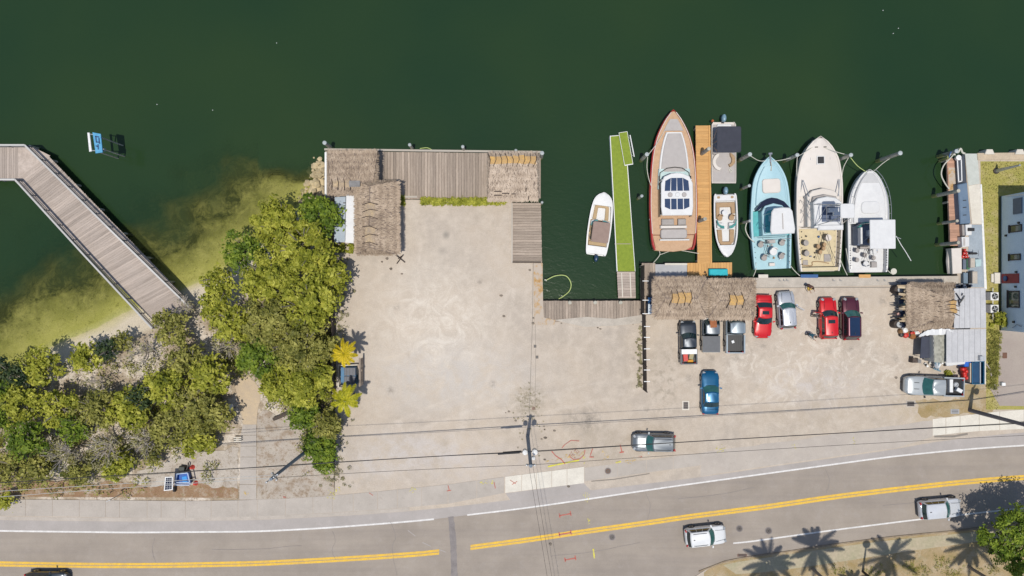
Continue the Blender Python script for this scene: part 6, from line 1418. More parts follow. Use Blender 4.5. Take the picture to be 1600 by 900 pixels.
# --- white sportfisher
b = Boat('fishing_boat', 'all-white fishing boat with a square white hardtop, furthest right', 'fishing boat', [(-5.4, 1.95), (-4.8, 2.05), (-2, 2.12), (.5, 2.16), (1.8, 2.08), (3.0, 1.84), (4.2, 1.3), (4.9, .75), (5.25, .3), (5.35, .04)], 1.2, M_white, .55, .45, .16)
b.deck('foredeck', -.3, 5.15, .16, .6, 1.17, M_white, .06); b.deck('nonskid', 2.4, 4.9, .42, 1.3, 1.36, mat('nonskid', (.50, .50, .50), (.46, .46, .46), 3, .8), .05); b.deck('cabin_trunk', -.2, 3.9, .5, 1.1, 1.42, M_white, .05, None, .06)
b.block('bow_pad', -.95, .95, .7, 2.0, 1.55, 1.74, M_white, .06, rnd=.45); b.block('deck_vent', -1.25, -1.05, .35, .55, 1.4, 1.5, M_trim, 0); b.block('deck_light', -.1, .1, .0, .25, 1.5, 1.58, M_trim, 0)
lifelines(b, -.2, 5.2, .6, 25); b.tube('anchor', [(.3, 3.9, 1.7), (.35, 3.3, 1.62)], .07, M_metal)
b.poly('deckhouse', [(-1.5, -2.6), (1.5, -2.6), (1.5, -.6), (.9, -.2), (-.9, -.2), (-1.5, -.6)], .9, 2.0, mat('slate_cabin_top', (0.16, 0.20, 0.27), (.12, .15, .21), 3, .5), .05)
b.poly('windscreen', [(-1.55, -.65), (-.95, -.2), (.95, -.2), (1.55, -.65), (1.5, -.85), (.9, -.42), (-.9, -.42), (-1.5, -.85)], 1.9, 2.3, M_aqua)
b.block('helm_console', -.7, .5, -1.7, -1.1, 2.0, 2.6, M_white, .04); b.block('helm_seat', -.5, .2, -2.4, -2.0, 2.0, 2.5, M_leather, .04); b.block('side_wall', -1.5, -1.3, -2.5, -.8, 2.0, 2.6, M_white, .03)
top = b.block('hardtop', -1.3, 1.3, -3.1, -.15, 3.95, 4.05, M_white, .05, rnd=.08)
for sx in (-1, 1):
    for y in (-2.8, -.5): b.tube('hardtop_post', [(sx*1.35, y*.9, 1.9), (sx*1.2, y, 4.0)], .035, M_steel)
    b.tube('cross_stay', [(sx*1.3, -2.5, 2.0), (-sx*.2, -.6, 3.9)], .02, M_metal)
b.deck('cockpit_sole', -5.2, -2.7, .2, .5, .62, M_white)
for x, y in ((-1.1, -3.1), (-1.15, -4.1), (.6, -3.9), (-.3, -3.6)): seat(b, x, y, 1.1, .26, M_seatg, 180)
seat(b, -.2, -4.5, 1.1, .3, M_white, -90); b.block('cooler', .45, 1.05, -4.9, -4.3, .62, .95, M_seatg, .04); b.block('tackle_station', -.9, .3, -2.95, -2.7, .6, 1.3, M_seatg, .03); b.block('engine_box', .2, .9, -3.5, -2.9, .6, 1.2, M_white, .03)
for y in np.linspace(-5.0, -2.9, 9): b.block('rod_holder', -1.96, -1.88, y, y+.09, 1.18, 1.23, M_trim, 0); b.block('rod_holder', 1.88, 1.96, y, y+.09, 1.18, 1.23, M_trim, 0)
for i, (dx, dy) in enumerate(((.6, .35), (.2, .7), (-.4, .5))): rod(b, -.2+.3*i, -3.2, 1.3, dx, dy, 1.1)
b.tube('outrigger', [(1.35, -1.9, 3.9), (1.9, -2.1, 3.9)], .03, M_metal); b.tube('outrigger', [(1.6, -1.8, 3.6), (2.2, -2.6, 3.3), (2.9, -3.4, 3.0), (3.6, -4.3, 2.7)], .035, M_white_plastic)
b.place(1356.5, 345, 1.2, 0.6)

# extra fittings that read from above
for bt in [o for o in bpy.data.objects if o.get('category') == 'fishing boat']:
    wd = {'pale': 1.9, 'larg': 2.2, 'all-': 2.0}[bt['label'][:4]]; ln = {'pale': 5.6, 'larg': 6.7, 'all-': 5.2}[bt['label'][:4]]
    for sg in (-1, 1):
        for k in range(6):
            y = -ln+.5+k*.55; MB().cyl((sg*(wd-.02-.02*(6-k)), y, {'pale': 1.2, 'larg': 1.4, 'all-': 1.2}[bt['label'][:4]]), .05, .04, 8).build('rod_socket', M_trim, bt, local=True)
        for y in (-ln+.35, 0.4, ln*.72):
            x = sg*(wd-.12 if y < 1 else wd*.46); MB().tube([(x, y-.14, {'pale': 1.3, 'larg': 1.5, 'all-': 1.3}[bt['label'][:4]]+(.35 if y > 1 else 0)), (x, y+.14, {'pale': 1.3, 'larg': 1.5, 'all-': 1.3}[bt['label'][:4]]+(.35 if y > 1 else 0))], .03, 5).build('deck_cleat', M_steel, bt, local=True)
    for k in range(7):
        a = random.uniform(-wd*.6, wd*.6); y = random.uniform(-ln+.6, -3.0); o = MB().box((a, y, .78), (random.uniform(.08, .3), random.uniform(.06, .3), .2), rz=random.random()*3).build('tackle', random.choice([M_trim, M_white_plastic, M_seatg, M_blue_tarp, M_greydeck, M_leather]), bt, local=True)
    for k in range(3):
        x0 = random.uniform(-wd*.5, wd*.5); MB().tube([(x0, -2.9, 1.5), (x0+random.uniform(-.8, .8), -ln+1.0, 1.0)], .018, 4).build('fishing_rod', M_trim, bt, local=True)
# mooring lines and loose ropes
def rope(label, pts, z=(0, 0), r=.035, m=M_rope, name='rope', cat='rope'):
    n = len(pts); p3 = [P(x, y, z[0]+(z[1]-z[0])*i/(n-1)) for i, (x, y) in enumerate(pts)]
    return tag(MB().tube(smooth_pts(p3, 5), r, 5).build(name, m, None, p3[0]), label, cat)
rope('mooring line from the tall pale piling to the red yacht bow', [(1012, 243), (1028, 222), (1043, 196)], (1.2, .6))
rope('mooring line from the tall pale piling to the red yacht side', [(1012, 245), (1011, 262), (1014, 280), (1020, 297)], (1.2, .3))
rope('mooring line from the red yacht stern towards the landing', [(1028, 388), (1031, 398), (1020, 412)], (0, -.2))
rope('mooring line running from the red yacht stern to the orange dock', [(1031, 398), (1056, 391), (1092, 396)], (-.2, -.1))
rope('mooring line between the pale blue boat bow and the piling on its left', [(1200, 251), (1186, 251), (1172, 243)], (.6, 1.2))
rope('mooring line between the pale blue boat bow and the piling on its right', [(1201, 252), (1222, 250), (1244, 244)], (.6, 1.4))
rope('mooring line hanging from the right piling along the cream boat', [(1246, 244), (1245, 262), (1246, 285)], (1.4, .3))
rope('mooring line from the cream boat bow to the piling on its left', [(1270, 230), (1256, 239), (1247, 244)], (.9, 1.5))
rope('mooring line from the cream boat bow to the piling on its right', [(1284, 229), (1306, 237), (1328, 243)], (.9, 1.5))
rope('mooring line hanging from the piling down beside the cream boat', [(1326, 246), (1318, 262), (1315, 280)], (1.5, .3))
rope('mooring line from the right piling to the white boat bow', [(1329, 246), (1340, 259), (1354, 269)], (1.4, .6), m=M_rope_y)
rope('mooring line from the tall lone piling to the white boat bow', [(1398, 243), (1381, 254), (1365, 268)], (1.5, .6))
rope('white arc of rope in the water left of the pale blue boat', [(1167, 347), (1165, 358), (1170, 370), (1178, 378)], (.8, .4), .05)
rope('yellowish floating rope curling in the empty slip', [(853, 438), (868, 431), (884, 431), (892, 442), (890, 454), (880, 463), (873, 467)], (-.1, -.96), .05, M_rope_y)
rope('yellow-green line floating off the north edge of the big dock', [(656, 232), (668, 231), (678, 236)], (-.9, -.9), .04, M_rope_y)
rope('white hose looping into the water by the reddish east dock', [(1497, 232), (1487, 245), (1475, 258), (1471, 272), (1476, 285), (1483, 295)], (.8, .1), .06)
for i, (a, c, lab) in enumerate((((1182, 419), (1177, 432), 'stern line of the pale blue boat, left'), ((1235, 415), (1250, 431), 'stern line of the pale blue boat, right'), ((1313, 405), (1324, 430), 'stern line of the cream boat, right'), ((1322, 388), (1329, 425), 'stern line between the cream and the white boat'), ((1386, 421), (1396, 429), 'stern line of the white boat, right'))): rope(lab, [a, ((a[0]+c[0])/2, (a[1]+c[1])/2+1), c], (.3, .15))
tag(MB().lathe(P(1396, 424, .2), [(.08, 0), (.3, .02), (.32, .1), (.2, .12), (.1, .1)], 14).build('rope_coil', M_rope, None, P(1396, 424, .1)), 'coil of rope on the seawall at the white boat stern', 'rope coil')
rope('stern line of the left runabout', [(851, 438), (852, 437), (854, 439)], (.1, .1), .05)
# boards and cleats along the seawall
for i, (x0, x1, m, lab) in enumerate(((1185, 1200, M_concrete_new, 'pale bumper board on the seawall behind the pale blue boat'), (1251, 1278, M_blue_tarp, 'dark blue bumper mat on the seawall behind the cream boat'), (1342, 1360, M_wood_orange, 'orange bumper board on the seawall behind the white boat'))):
    c = P((x0+x1)/2, 431.5, 0.1); tag(MB().box((c.x, c.y, .1), ((x1-x0)/14.8, .35, .12)).build('bumper_board', m, None, c), lab, 'board')
for i, x in enumerate((1219, 1226, 1231, 1303, 1314, 1372, 1383, 1403)):
    c = P(x, 436, .12); o = MB().tube([(c.x-.12, c.y, .2), (c.x-.12, c.y-.2, .2), (c.x+.1, c.y-.2, .2)], .03, 5).build('dock_cleat', M_metal, None, c); tag(o, 'small metal cleat bolted to the seawall behind the fishing boats', 'cleat', 'cleats along the seawall')
# ================================================================== EAST DOCK, HOUSE, POLES, CLUTTER
M_redplank = mat('reddish_planks', (0.46, 0.27, 0.19), (0.38, 0.22, 0.15), 2, .9, rnd=.14, wear=.1)
ep, _ = deck('finger_dock', 'narrow reddish plank dock along the east basin edge', 'dock', [(1480, 248), (1484, 300), (1490.5, 300), (1487, 248)][:0] or [(1480, 247), (1485, 384), (1501, 384), (1493, 247)], 0.0, M_redplank, None, .28, gap=.01)
tag(MB().sheet(PP([(1482, 262), (1483, 300), (1494, 300), (1492, 262)], 0), 0.012).build('rust_stain', M_rust, None, P(1488, 280)), 'orange rust-stained stretch of the reddish east dock', 'stain')
wk = bpy.data.objects.new('seawall_walk', None); COL.objects.link(wk); wk['kind'] = 'structure'
MB().prism(PP([(1508, 240), (1527.5, 240), (1531, 287), (1513, 290)], 0.02), -.5, .03).build('slab', mat('pale_green_slab', (.50, .52, .48), (.44, .46, .42), 1.5, .85, wear=.06), wk)
MB().prism(PP([(1513, 290.5), (1531, 287.5), (1537, 350), (1519, 350)], 0.02), -.5, .036).build('slab', M_concrete_new, wk)
MB().prism(PP([(1531.5, 288), (1534, 288), (1542, 452), (1538, 452), (1534, 352)], 0.02), -.5, .06).build('kerb_strip', M_white_plastic, wk)
bd = MB().prism(PP([(1514, 351), (1534, 351), (1538, 449), (1512, 449), (1512, 430)], 0), -.4, .024); tag(bd.build('side_deck', M_tin_blue, None, P(1525, 400)), 'blue-grey painted deck between the white boxes and the lawn', 'deck')
lf = thing('boat_lift_frame', 'dark boat lift platform with a white rectangular frame north of the blue cover', 'boat lift', P(1503, 272))
MB().prism(PP([(1494, 248), (1507, 243), (1511, 298), (1497, 300)], .3), -.3, .3).build('platform', mat('dark_slate', (.05, .06, .08), None, 2, .5), lf)
for a, c in (((1496, 250), (1498, 284)), ((1502, 249), (1503, 283)), ((1496, 250), (1502, 249)), ((1498, 284), (1503, 283))):
    p, q_ = P(*a, .36), P(*c, .36); m_ = (p+q_)/2; d = q_-p; piece('frame_bar', M_white_plastic, lf, (m_.x, m_.y, .35), (d.length+.08, .10, .08), math.atan2(d.y, d.x))
cv = thing('covered_boat', 'long slate-blue covered box beside the reddish dock', 'covered boat', P(1506, 325))
MB().prism(PP([(1497, 288), (1512, 285), (1517.5, 349), (1501, 350)], .8), -.3, .8, .08).build('cover', mat('slate_blue_cover', (.13, .19, .27), (.10, .155, .23), 1.5, .6), cv)
for y in (313, 324, 336): piece('strap_buckle', M_trim, cv, P(1507.5, y, .82), (.35, .08, .03), .1)
def sbox(name, label, cat, pts, z0, z1, m, bev=.04, kids=()):
    c = P(sum(p[0] for p in pts)/len(pts), sum(p[1] for p in pts)/len(pts), z1); o = MB().prism(PP(pts, z1), z0, z1, bev).build(name, m, None, (c.x, c.y, z0)); tag(o, label, cat)
    for nm, kp, kz0, kz1, km in kids: MB().prism(PP(kp, kz1), kz0, kz1).build(nm, km, o)
    return o
sbox('storage_box', 'upper of two white storage boxes on the east walk, dark gadget on it', 'storage box', [(1509, 351), (1519, 350), (1519, 367), (1510, 368)], .03, .75, M_white, .04, (('lid_seam', [(1511, 358), (1518, 358), (1518, 359), (1511, 359)], .75, .76, M_greydeck), ('dark_gadget', [(1514, 356), (1523, 356), (1523, 361), (1514, 361)], .76, .95, M_trim)))
sbox('storage_box', 'lower of two white storage boxes on the east walk, with open white tray', 'storage box', [(1503, 370), (1515, 370), (1515, 385), (1504, 386)], .03, .75, M_white, .04, (('tray', [(1505.5, 372), (1508.5, 372), (1508.5, 384), (1505.5, 384)], .75, .77, M_greydeck),))
sbox('storage_box', 'grey bench box left of the upper white storage box', 'storage box', [(1503.5, 351), (1507.5, 351), (1508, 368), (1504.5, 368)], .03, .5, M_seatg)
sbox('skiff_platform', 'cream work platform with a rounded float at the corner of the seawall', 'platform', [(1487, 388), (1503, 387), (1503.5, 427), (1489, 428)], -.5, .45, M_cream)
q = MB().tube([P(1484.5, 390, -.3), P(1483, 408, -.3), P(1485, 427, -.3)], .3, 10); tag(q.build('float_tube', M_cream, None, P(1484, 408, -.9)), 'long rounded cream float alongside the work platform', 'float')
for i, (x, y) in enumerate(((1507, 396), (1511, 396), (1509, 391), (1505, 401), (1509.5, 401), (1513, 401))):
    o = load_box('jerry_can', ['upper left red fuel jug beside the cream work platform', 'upper right red fuel jug next to the dark scooter', 'single red fuel jug at the very top of the cluster', 'left red fuel jug in the bottom row of the cluster', 'middle red fuel jug in the bottom row of the cluster', 'right red fuel jug in the bottom row of the cluster'][i], x, y, .5, (.24, .28, .42), 10*i, M_red, 'fuel jug'); o['group'] = 'red fuel jugs'
    MB().box((wloc(o).x, wloc(o).y, .56), (.06, .06, .08)).build('cap', M_white_plastic, o)
o = thing('motorcycle', 'small dark scooter parked beside the red fuel jugs', 'scooter', P(1519, 396))
c = P(1519, 396, .5)
for dx in (-.45, .45): w = MB().lathe((0, 0, 0), [(.2, -.05), (.26, -.03), (.26, .03), (.2, .05)], 12).xf(Matrix.Translation((c.x+dx, c.y, .27)) @ Matrix.Rotation(R(90), 4, 'X')).build('wheel', M_black, o)
MB().tube([(c.x-.4, c.y, .45), (c.x, c.y, .6), (c.x+.35, c.y, .7)], .12, 8).build('body', M_trim, o); MB().tube([(c.x+.35, c.y-.28, .95), (c.x+.38, c.y, .9), (c.x+.35, c.y+.28, .95)], .03, 6).build('handlebar', M_steel, o); MB().box((c.x-.15, c.y, .75), (.5, .22, .1)).build('seat', M_trim, o)
for lab, pts, z, m in (('green-topped crate beside the cream work platform', [(1511, 404), (1516, 404), (1516, 421), (1511, 421)], .4, mat('green_crate', (.05, .17, .08), None, 3, .8)),
                  ('navy box left of the green-topped crate', [(1505, 405), (1510.5, 405), (1510.5, 421), (1505, 421)], .45, mat('slate_box', (.12, .15, .2), None, 3, .7)),
                  ('beige cabinet with dark window right of the green crate', [(1517, 403), (1524, 403), (1524, 418), (1517, 418)], .9, M_concrete),
                  ('pale aqua square tray on the blue-grey side deck', [(1524, 405), (1534, 404.5), (1534, 416), (1525, 417)], .5, mat('aqua_tray', (.42, .56, .58), None, 2, .5)),
                  ('grey-blue box below the green-topped crate', [(1506, 426), (1513, 426), (1513, 443), (1506, 443)], .5, mat('slate_blue_box', (.16, .22, .28), None, 3, .7)),
                  ('black box beside the grey-blue box', [(1514, 425), (1518, 425), (1518, 443), (1514, 443)], .45, M_trim),
                  ('beige locker beside the black box', [(1520, 424), (1528, 424), (1528, 443), (1520, 443)], .7, M_concrete)):
    sbox('storage_box', lab, 'box', pts, .03, z, m)
# rope bundle & debris at the north end
rope('messy bundle of pale rope on the north piling of the east dock', [(1484, 243), (1488, 238), (1492, 242), (1490, 236), (1497, 238), (1501, 232), (1504, 238), (1508, 240)], (1.2, 1.5), .09)
rope('blue rope wound round the north piling of the east dock', [(1483, 246), (1486, 238), (1490, 236), (1493, 233)], (1.3, 1.6), .07, M_blue_tarp)
tag(MB().lathe(P(1495.5, 247, .3), [(.28, 0), (.28, .3), (.02, .32)], 12).build('bucket', M_white_plastic, None, P(1495.5, 247, .3)), 'small round white bucket at the north end of the east dock', 'bucket')
for (a, c) in (((1463, 245), (1480, 241)), ((1466, 252), (1482, 246))):
    p0, p1 = P(*a, -1.2), P(*c, .5); tag(MB().tube([p0, p1], .16, 8).build('fender_pile', M_pile_alga, None, (p0.x, p0.y, WATER)), ('upper' if a[1] < 249 else 'lower')+' of two algae covered timbers slanting off the north end of the east dock', 'timber', 'slanting dock timbers')
# concrete cap north of the lawn + trapezoid blocks
o = MB().prism(PP([(1527.5, 239), (1900, 234), (1900, 247), (1528, 250)], .1), -1.5, .1, .02).build('seawall_cap', M_rust if False else mat('tan_cap', (.52, .42, .30), (.42, .34, .25), 1.2, .9, wear=.1)); o['kind'] = 'structure'
for x, lab in ((1547, 'left pale concrete block on the seawall north of the lawn'), (1594.5, 'right pale concrete block on the seawall north of the lawn')):
    tag(MB().prism(PP([(x-8, 241), (x+8, 241), (x+4.5, 233), (x-4.5, 233)], .25), -1.6, .25, .04).build('seawall_block', M_concrete_new, None, P(x, 238)), lab, 'concrete block')
for i, x in enumerate((1655, 1700)): pass
# lawn post
c = P(1556.5, 267); t = thing('lamp_post', 'grey tapering post standing alone on the dry lawn', 'post', c)
MB().tube([(c.x, c.y, 0), (c.x, c.y, 3.4)], .2, 12, .09).build('post', M_metal, t); MB().cyl((c.x, c.y, 0), .32, .12, 14).build('base', M_dark_wood, t)
M_blades = foliage_mat('lawn_blades', (0.13, 0.13, 0.03), (0.27, 0.25, 0.07), (0.40, 0.34, 0.14), .2)
n = 9000; xs = rng.uniform(P(1534, 0).x, P(1600, 0).x+3, n); ys = rng.uniform(P(0, 640).y, P(0, 252).y, n); az = rng.uniform(0, 6.28, n)
keep = ~((xs > P(1560, 0).x) & (ys < P(0, 298).y)); keep &= ~((xs < P(1541, 0).x) & (ys < P(0, 350).y)); xs, ys, az = xs[keep], ys[keep], az[keep]; n = len(xs)
dx, dy = np.cos(az)*.05, np.sin(az)*.05; h = rng.uniform(.03, .12, n); lx, ly = rng.normal(0, .06, n), rng.normal(0, .06, n)
V = np.stack([np.stack([xs-dx, ys-dy, np.zeros(n)], 1), np.stack([xs+dx, ys+dy, np.zeros(n)], 1), np.stack([xs+lx+dx*.2, ys+ly, h], 1), np.stack([xs+lx-dx*.2, ys+ly, h], 1)], 1)
o = quads_mesh('grass_blades', V, rng.random(n), M_blades, None, P(1550, 400)); tag(o, 'dry yellow-green grass growing on the lawn strip', 'grass', kind='stuff')

# ---- blue house at the right edge: the west wall is what the drone sees
hx = P(1562.5, 0).x; hy0, hy1 = P(0, 516).y, P(0, 307).y; HH = 4.6
ho = thing('house', 'flat-roofed blue-grey house with a red door at the right edge', 'house', (hx+9, (hy0+hy1)/2, 0))
M_hblue = mat('blue_stucco', (0.64, 0.76, 0.85), (0.58, 0.71, 0.81), 1.0, .85, bump=.15, wear=.05)
q = MB().prism([(hx, hy0), (hx+18, hy0), (hx+18, hy1-2.4), (hx+4, hy1-2.4), (hx+1.9, hy1-2.4), (hx+1.9, hy1), (hx, hy1)] if False else [(hx, hy0), (hx+18, hy0), (hx+18, hy1), (hx, hy1)], 0, HH); q.build('wall', M_hblue, ho)
MB().prism([(hx-.3, hy0-.3), (hx+18.3, hy0-.3), (hx+18.3, hy1+.3), (hx-.3, hy1+.3)], HH, HH+.25).build('roof', M_tin, ho)
piece('foundation_band', mat('green_black_base', (.05, .07, .05), None, 3, .9), ho, (hx-.03, (hy0+hy1)/2, .12), (.08, hy1-hy0, .24))  # green-black strip along the foot of the west wall
def wall_y(py, z): return (450-py)*(H-z)/F
def wall_z(px): return H-hx*F/(px-800)
def house_win(px0, px1, py0, py1, m, nm='window'):
    z0, z1 = wall_z(px0), wall_z(px1); zc_ = (z0+z1)/2; y0, y1 = wall_y(py1, zc_), wall_y(py0, zc_)
    w = MB(); fw = .09; yc = (y0+y1)/2
    for c, d in (((hx-.03, yc, z0), (.12, y1-y0+.1, fw)), ((hx-.03, yc, z1), (.12, y1-y0+.1, fw)), ((hx-.03, y0, zc_), (.12, fw, z1-z0)), ((hx-.03, y1, zc_), (.12, fw, z1-z0))): w.box(c, d)
    f = w.build(nm, M_dark_wood if nm == 'window' else M_hblue, ho); MB().box((hx-.01, yc, zc_), (.05, y1-y0-.06, z1-z0-.06)).build('pane', m, f)
    MB().box((hx-.05, yc, z0-.1), (.2, y1-y0+.2, .06)).build('sill', M_stick if nm == 'window' else M_white, f)
M_wing = mat('green_pane', (.08, .12, .06), (.03, .05, .05), 2.5, .1, spec=.8)
house_win(1579, 1597, 352, 362, M_wing); house_win(1578.5, 1595, 397.5, 406, M_wing); house_win(1576.5, 1593.5, 455, 480, M_wing)
z0, z1 = wall_z(1565), wall_z(1593); dr = MB().box((hx-.02, wall_y(435, 1.8), (.3+z1)/2), (.08, .98, z1-.3)).build('door', mat('dark_red_door', (.30, .03, .04), None, 2, .6), ho)
MB().lathe((0, 0, 0), [(.17, -.04), (.27, -.04), (.27, .04), (.17, .04)], 14).xf(Matrix.Translation((hx-.14, wall_y(435, 1.0), .95)) @ Matrix.Rotation(R(90), 4, 'Y')).build('wreath', M_blue_tarp, dr)
for px, py in ((1593, 348), (1589, 425), (1588, 448), (1585, 503), (1573, 368)):
    z = wall_z(px); MB().box((hx-.08, wall_y(py, z), z), (.16, .2, .2)).build('wall_light', M_trim, ho)
# north-west balcony recess: flat dark panel with the recess's shade in its colour
MB().box((hx-.05, wall_y(322, 2.5), 2.6), (.1, 1.6, 1.2)).build('louvre_panel', mat('slate_louvre', (.10, .14, .20), None, 2, .5), ho)
MB().tube([(hx-.1, wall_y(306, 1), 1.0), (hx-.3, wall_y(306, 3), 4.2)], .06, 6).build('downpipe', M_white_plastic, ho)
MB().tube([(hx-.12, wall_y(510, 3), 3.2), (hx-.12, wall_y(507, 2.5), 2.6), (hx-.12, wall_y(512, 2), 2.0)], .05, 6).build('downpipe', M_tin_blue, ho)
o = MB().prism([(hx-.75, wall_y(443, .3)), (hx, wall_y(443, .3)), (hx, wall_y(426, .3)), (hx-.75, wall_y(426, .3))], 0, .3, .02).build('stoop', M_concrete_new, ho)
MB().prism([(hx-1.0, wall_y(441, .15)), (hx-.75, wall_y(441, .15)), (hx-.75, wall_y(428, .15)), (hx-1.0, wall_y(428, .15))], 0, .15).build('step', M_concrete_new, o)
for y, lab in ((463, 'upper of the two air conditioner units against the blue house'), (482.5, 'lower of the two air conditioner units against the blue house')):
    c = P(1560.5, y, .9); t = thing('air_conditioner', lab, 'air conditioner', (c.x-.3, c.y, 0)); c.x -= .35
    MB().prism([(c.x-.42, c.y-.42), (c.x+.42, c.y-.42), (c.x+.42, c.y+.42), (c.x-.42, c.y+.42)], .05, .85, .04).build('case', M_white_plastic, t)
    f = MB().lathe((c.x, c.y, .85), [(.30, 0), (.33, .03), (.30, .04), (.02, .03)], 18).build('fan_guard', M_trim, t)
    for k in range(4): a = k*math.pi/2+.4; MB().box((c.x+.14*math.cos(a), c.y+.14*math.sin(a), .895), (.26, .09, .01), rz=a).build('fan_blade', M_metal, f)
    MB().prism([(c.x-1.15, c.y-.5), (c.x-.5, c.y-.5), (c.x-.5, c.y+.5), (c.x-1.15, c.y+.5)], .0, .06).build('pad', M_dark_rail, t)
c = P(1548.5, 475); o = MB().tube([(c.x, P(0, 450).y, .3), (c.x, P(0, 500).y, .3)], .04, 6).build('pipe', M_white_plastic, None, c); tag(o, 'white pipe running along the lawn beside the air conditioners', 'pipe')

# ---- dumpsters
def bin_(label, corners, z, body, name='dumpster'):
    t = thing(name, label, 'dumpster', P(*corners[0]))
    return t
t = thing('dumpster', 'blue dumpster with dark grey lids between the two yellow palms', 'dumpster', P(544, 588))
MB().prism(PP([(532, 574), (556, 574), (556, 601), (532, 601)], 1.2), 0, 1.15, .03).build('bin', mat('dumpster_blue', (.01, .14, .30), (.01, .10, .22), 2, .5), t)
for y0, y1 in ((574.5, 587), (588, 600.5)): MB().prism(PP([(537.5, y0), (555.5, y0), (555.5, y1), (537.5, y1)], 1.25), 1.17, 1.25, .03).build('lid', mat('grey_lid', (.075, .085, .11), (.06, .065, .09), 2, .5), t)
for k in range(3): MB().prism(PP([(541+5*k, 575), (541.6+5*k, 575), (541.6+5*k, 600), (541+5*k, 600)], 1.28), 1.25, 1.28).build('lid_rib', M_trim, t)
en = thing('dumpster_enclosure', 'pale framed wooden enclosure round the blue dumpster', 'enclosure', P(548, 586))
for a, c in (((529.5, 571), (559, 570)), ((529.5, 604), (548, 604)), ((529, 571), (529, 604))):
    p, q_ = P(*a, .5), P(*c, .5); m_ = (p+q_)/2; d = q_-p; piece('frame_rail', M_concrete_new, en, (m_.x, m_.y, .6), (d.length, .10, .1), math.atan2(d.y, d.x))
    for pp in (p, q_): piece('post', M_concrete_new, en, (pp.x, pp.y, .32), (.12, .12, .64))
for k in range(9):
    y = 561+43*(k+.5)/9; c = P(562.5, y, 1.6); piece('board', M_wood_grey, en, (c.x, c.y, .85), (.05, .33, 1.65)); c = P(561.5, y, 1.65)
piece('top_rail', M_wood_grey, en, P(562, 582, 1.72), (.18, 3.0, .06)); piece('top_rail', M_wood_grey, en, P(562, 575, 1.4), (.3, .8, .05), .3)
t = thing('dumpster', 'long teal-blue open dumpster with a divider at the corner of the lower metal roof', 'dumpster', P(1528, 582))
M_db = mat('teal_dumpster', (.01, .13, .24), (.01, .09, .18), 2, .5)
cs = PP([(1519.5, 565), (1538, 565), (1538, 600), (1520.5, 599)], 1.3); xs0, xs1, ys0, ys1 = cs[0].x, cs[1].x, cs[2].y, cs[0].y
MB().prism([(xs0, ys0), (xs1, ys0), (xs1, ys1), (xs0, ys1)], .1, .35).build('floor', M_db, t)
for c, d in ((((xs0), (ys0+ys1)/2, .7), (.08, ys1-ys0, 1.2)), (((xs1), (ys0+ys1)/2, .7), (.08, ys1-ys0, 1.2)), (((xs0+xs1)/2, ys0, .7), (xs1-xs0+.1, .08, 1.2)), (((xs0+xs1)/2, ys1, .7), (xs1-xs0+.1, .08, 1.2))): MB().box(c, d).build('side', M_db, t)
MB().box((xs0+.68*(xs1-xs0), (ys0+ys1)/2, 1.25), (.10, ys1-ys0, .1)).build('divider', M_metal, t); MB().box((xs0-.18, (ys0+ys1)/2, .9), (.12, ys1-ys0-.3, .8)).build('edge_board', mat('tan_board', (.5, .4, .3), None, 3, .8), t); MB().box((xs1+.12, (ys0+ys1)/2, 1.2), (.12, ys1-ys0+.1, .2)).build('edge_board', M_concrete_new, t)
MB().prism([(xs0+.1, ys0+.1), (xs0+.66*(xs1-xs0), ys0+.1), (xs0+.66*(xs1-xs0), ys1-.1), (xs0+.1, ys1-.1)], 1.15, 1.22).build('lid', mat('dark_blue_lid', (.008, .055, .13), None, 2, .4), t)  # here the lid is a dark sheet painting in the open bin's shaded inside
sbox('storage_box', 'bright blue lidded bin at the edge of the lower metal roof', 'bin', [(1507, 565), (1518, 564), (1518, 573), (1507, 573)], 0, 1.1, mat('bright_blue_plastic', (.01, .12, .55), None, 2, .45), .05)
t = thing('red_cart', 'bright red lumpy cart between the pickup truck and the dumpster', 'cart', P(1510, 584))
MB().prism(PP([(1504.5, 575), (1515, 574), (1516.5, 592), (1508, 594)], .8), .3, .8, .12).build('tub', mat('bright_red_plastic', (.62, .02, .015), None, 2, .5), t)
for k in range(5): c = P(1509+random.uniform(-3, 4), 577+3.4*k, 1.0); MB().lathe((c.x, c.y, .75), [(.16, 0), (.2, .1), (.14, .22), (.02, .26)], 10).build('red_bag', MATS['bright_red_plastic'], t)
for dx in (1506, 1514): c = P(dx, 590, .2); MB().lathe((0, 0, 0), [(.05, -.05), (.18, -.04), (.18, .04), (.05, .05)], 10).xf(Matrix.Translation((c.x, c.y, .18)) @ Matrix.Rotation(R(90), 4, 'Y')).build('wheel', M_black, t)
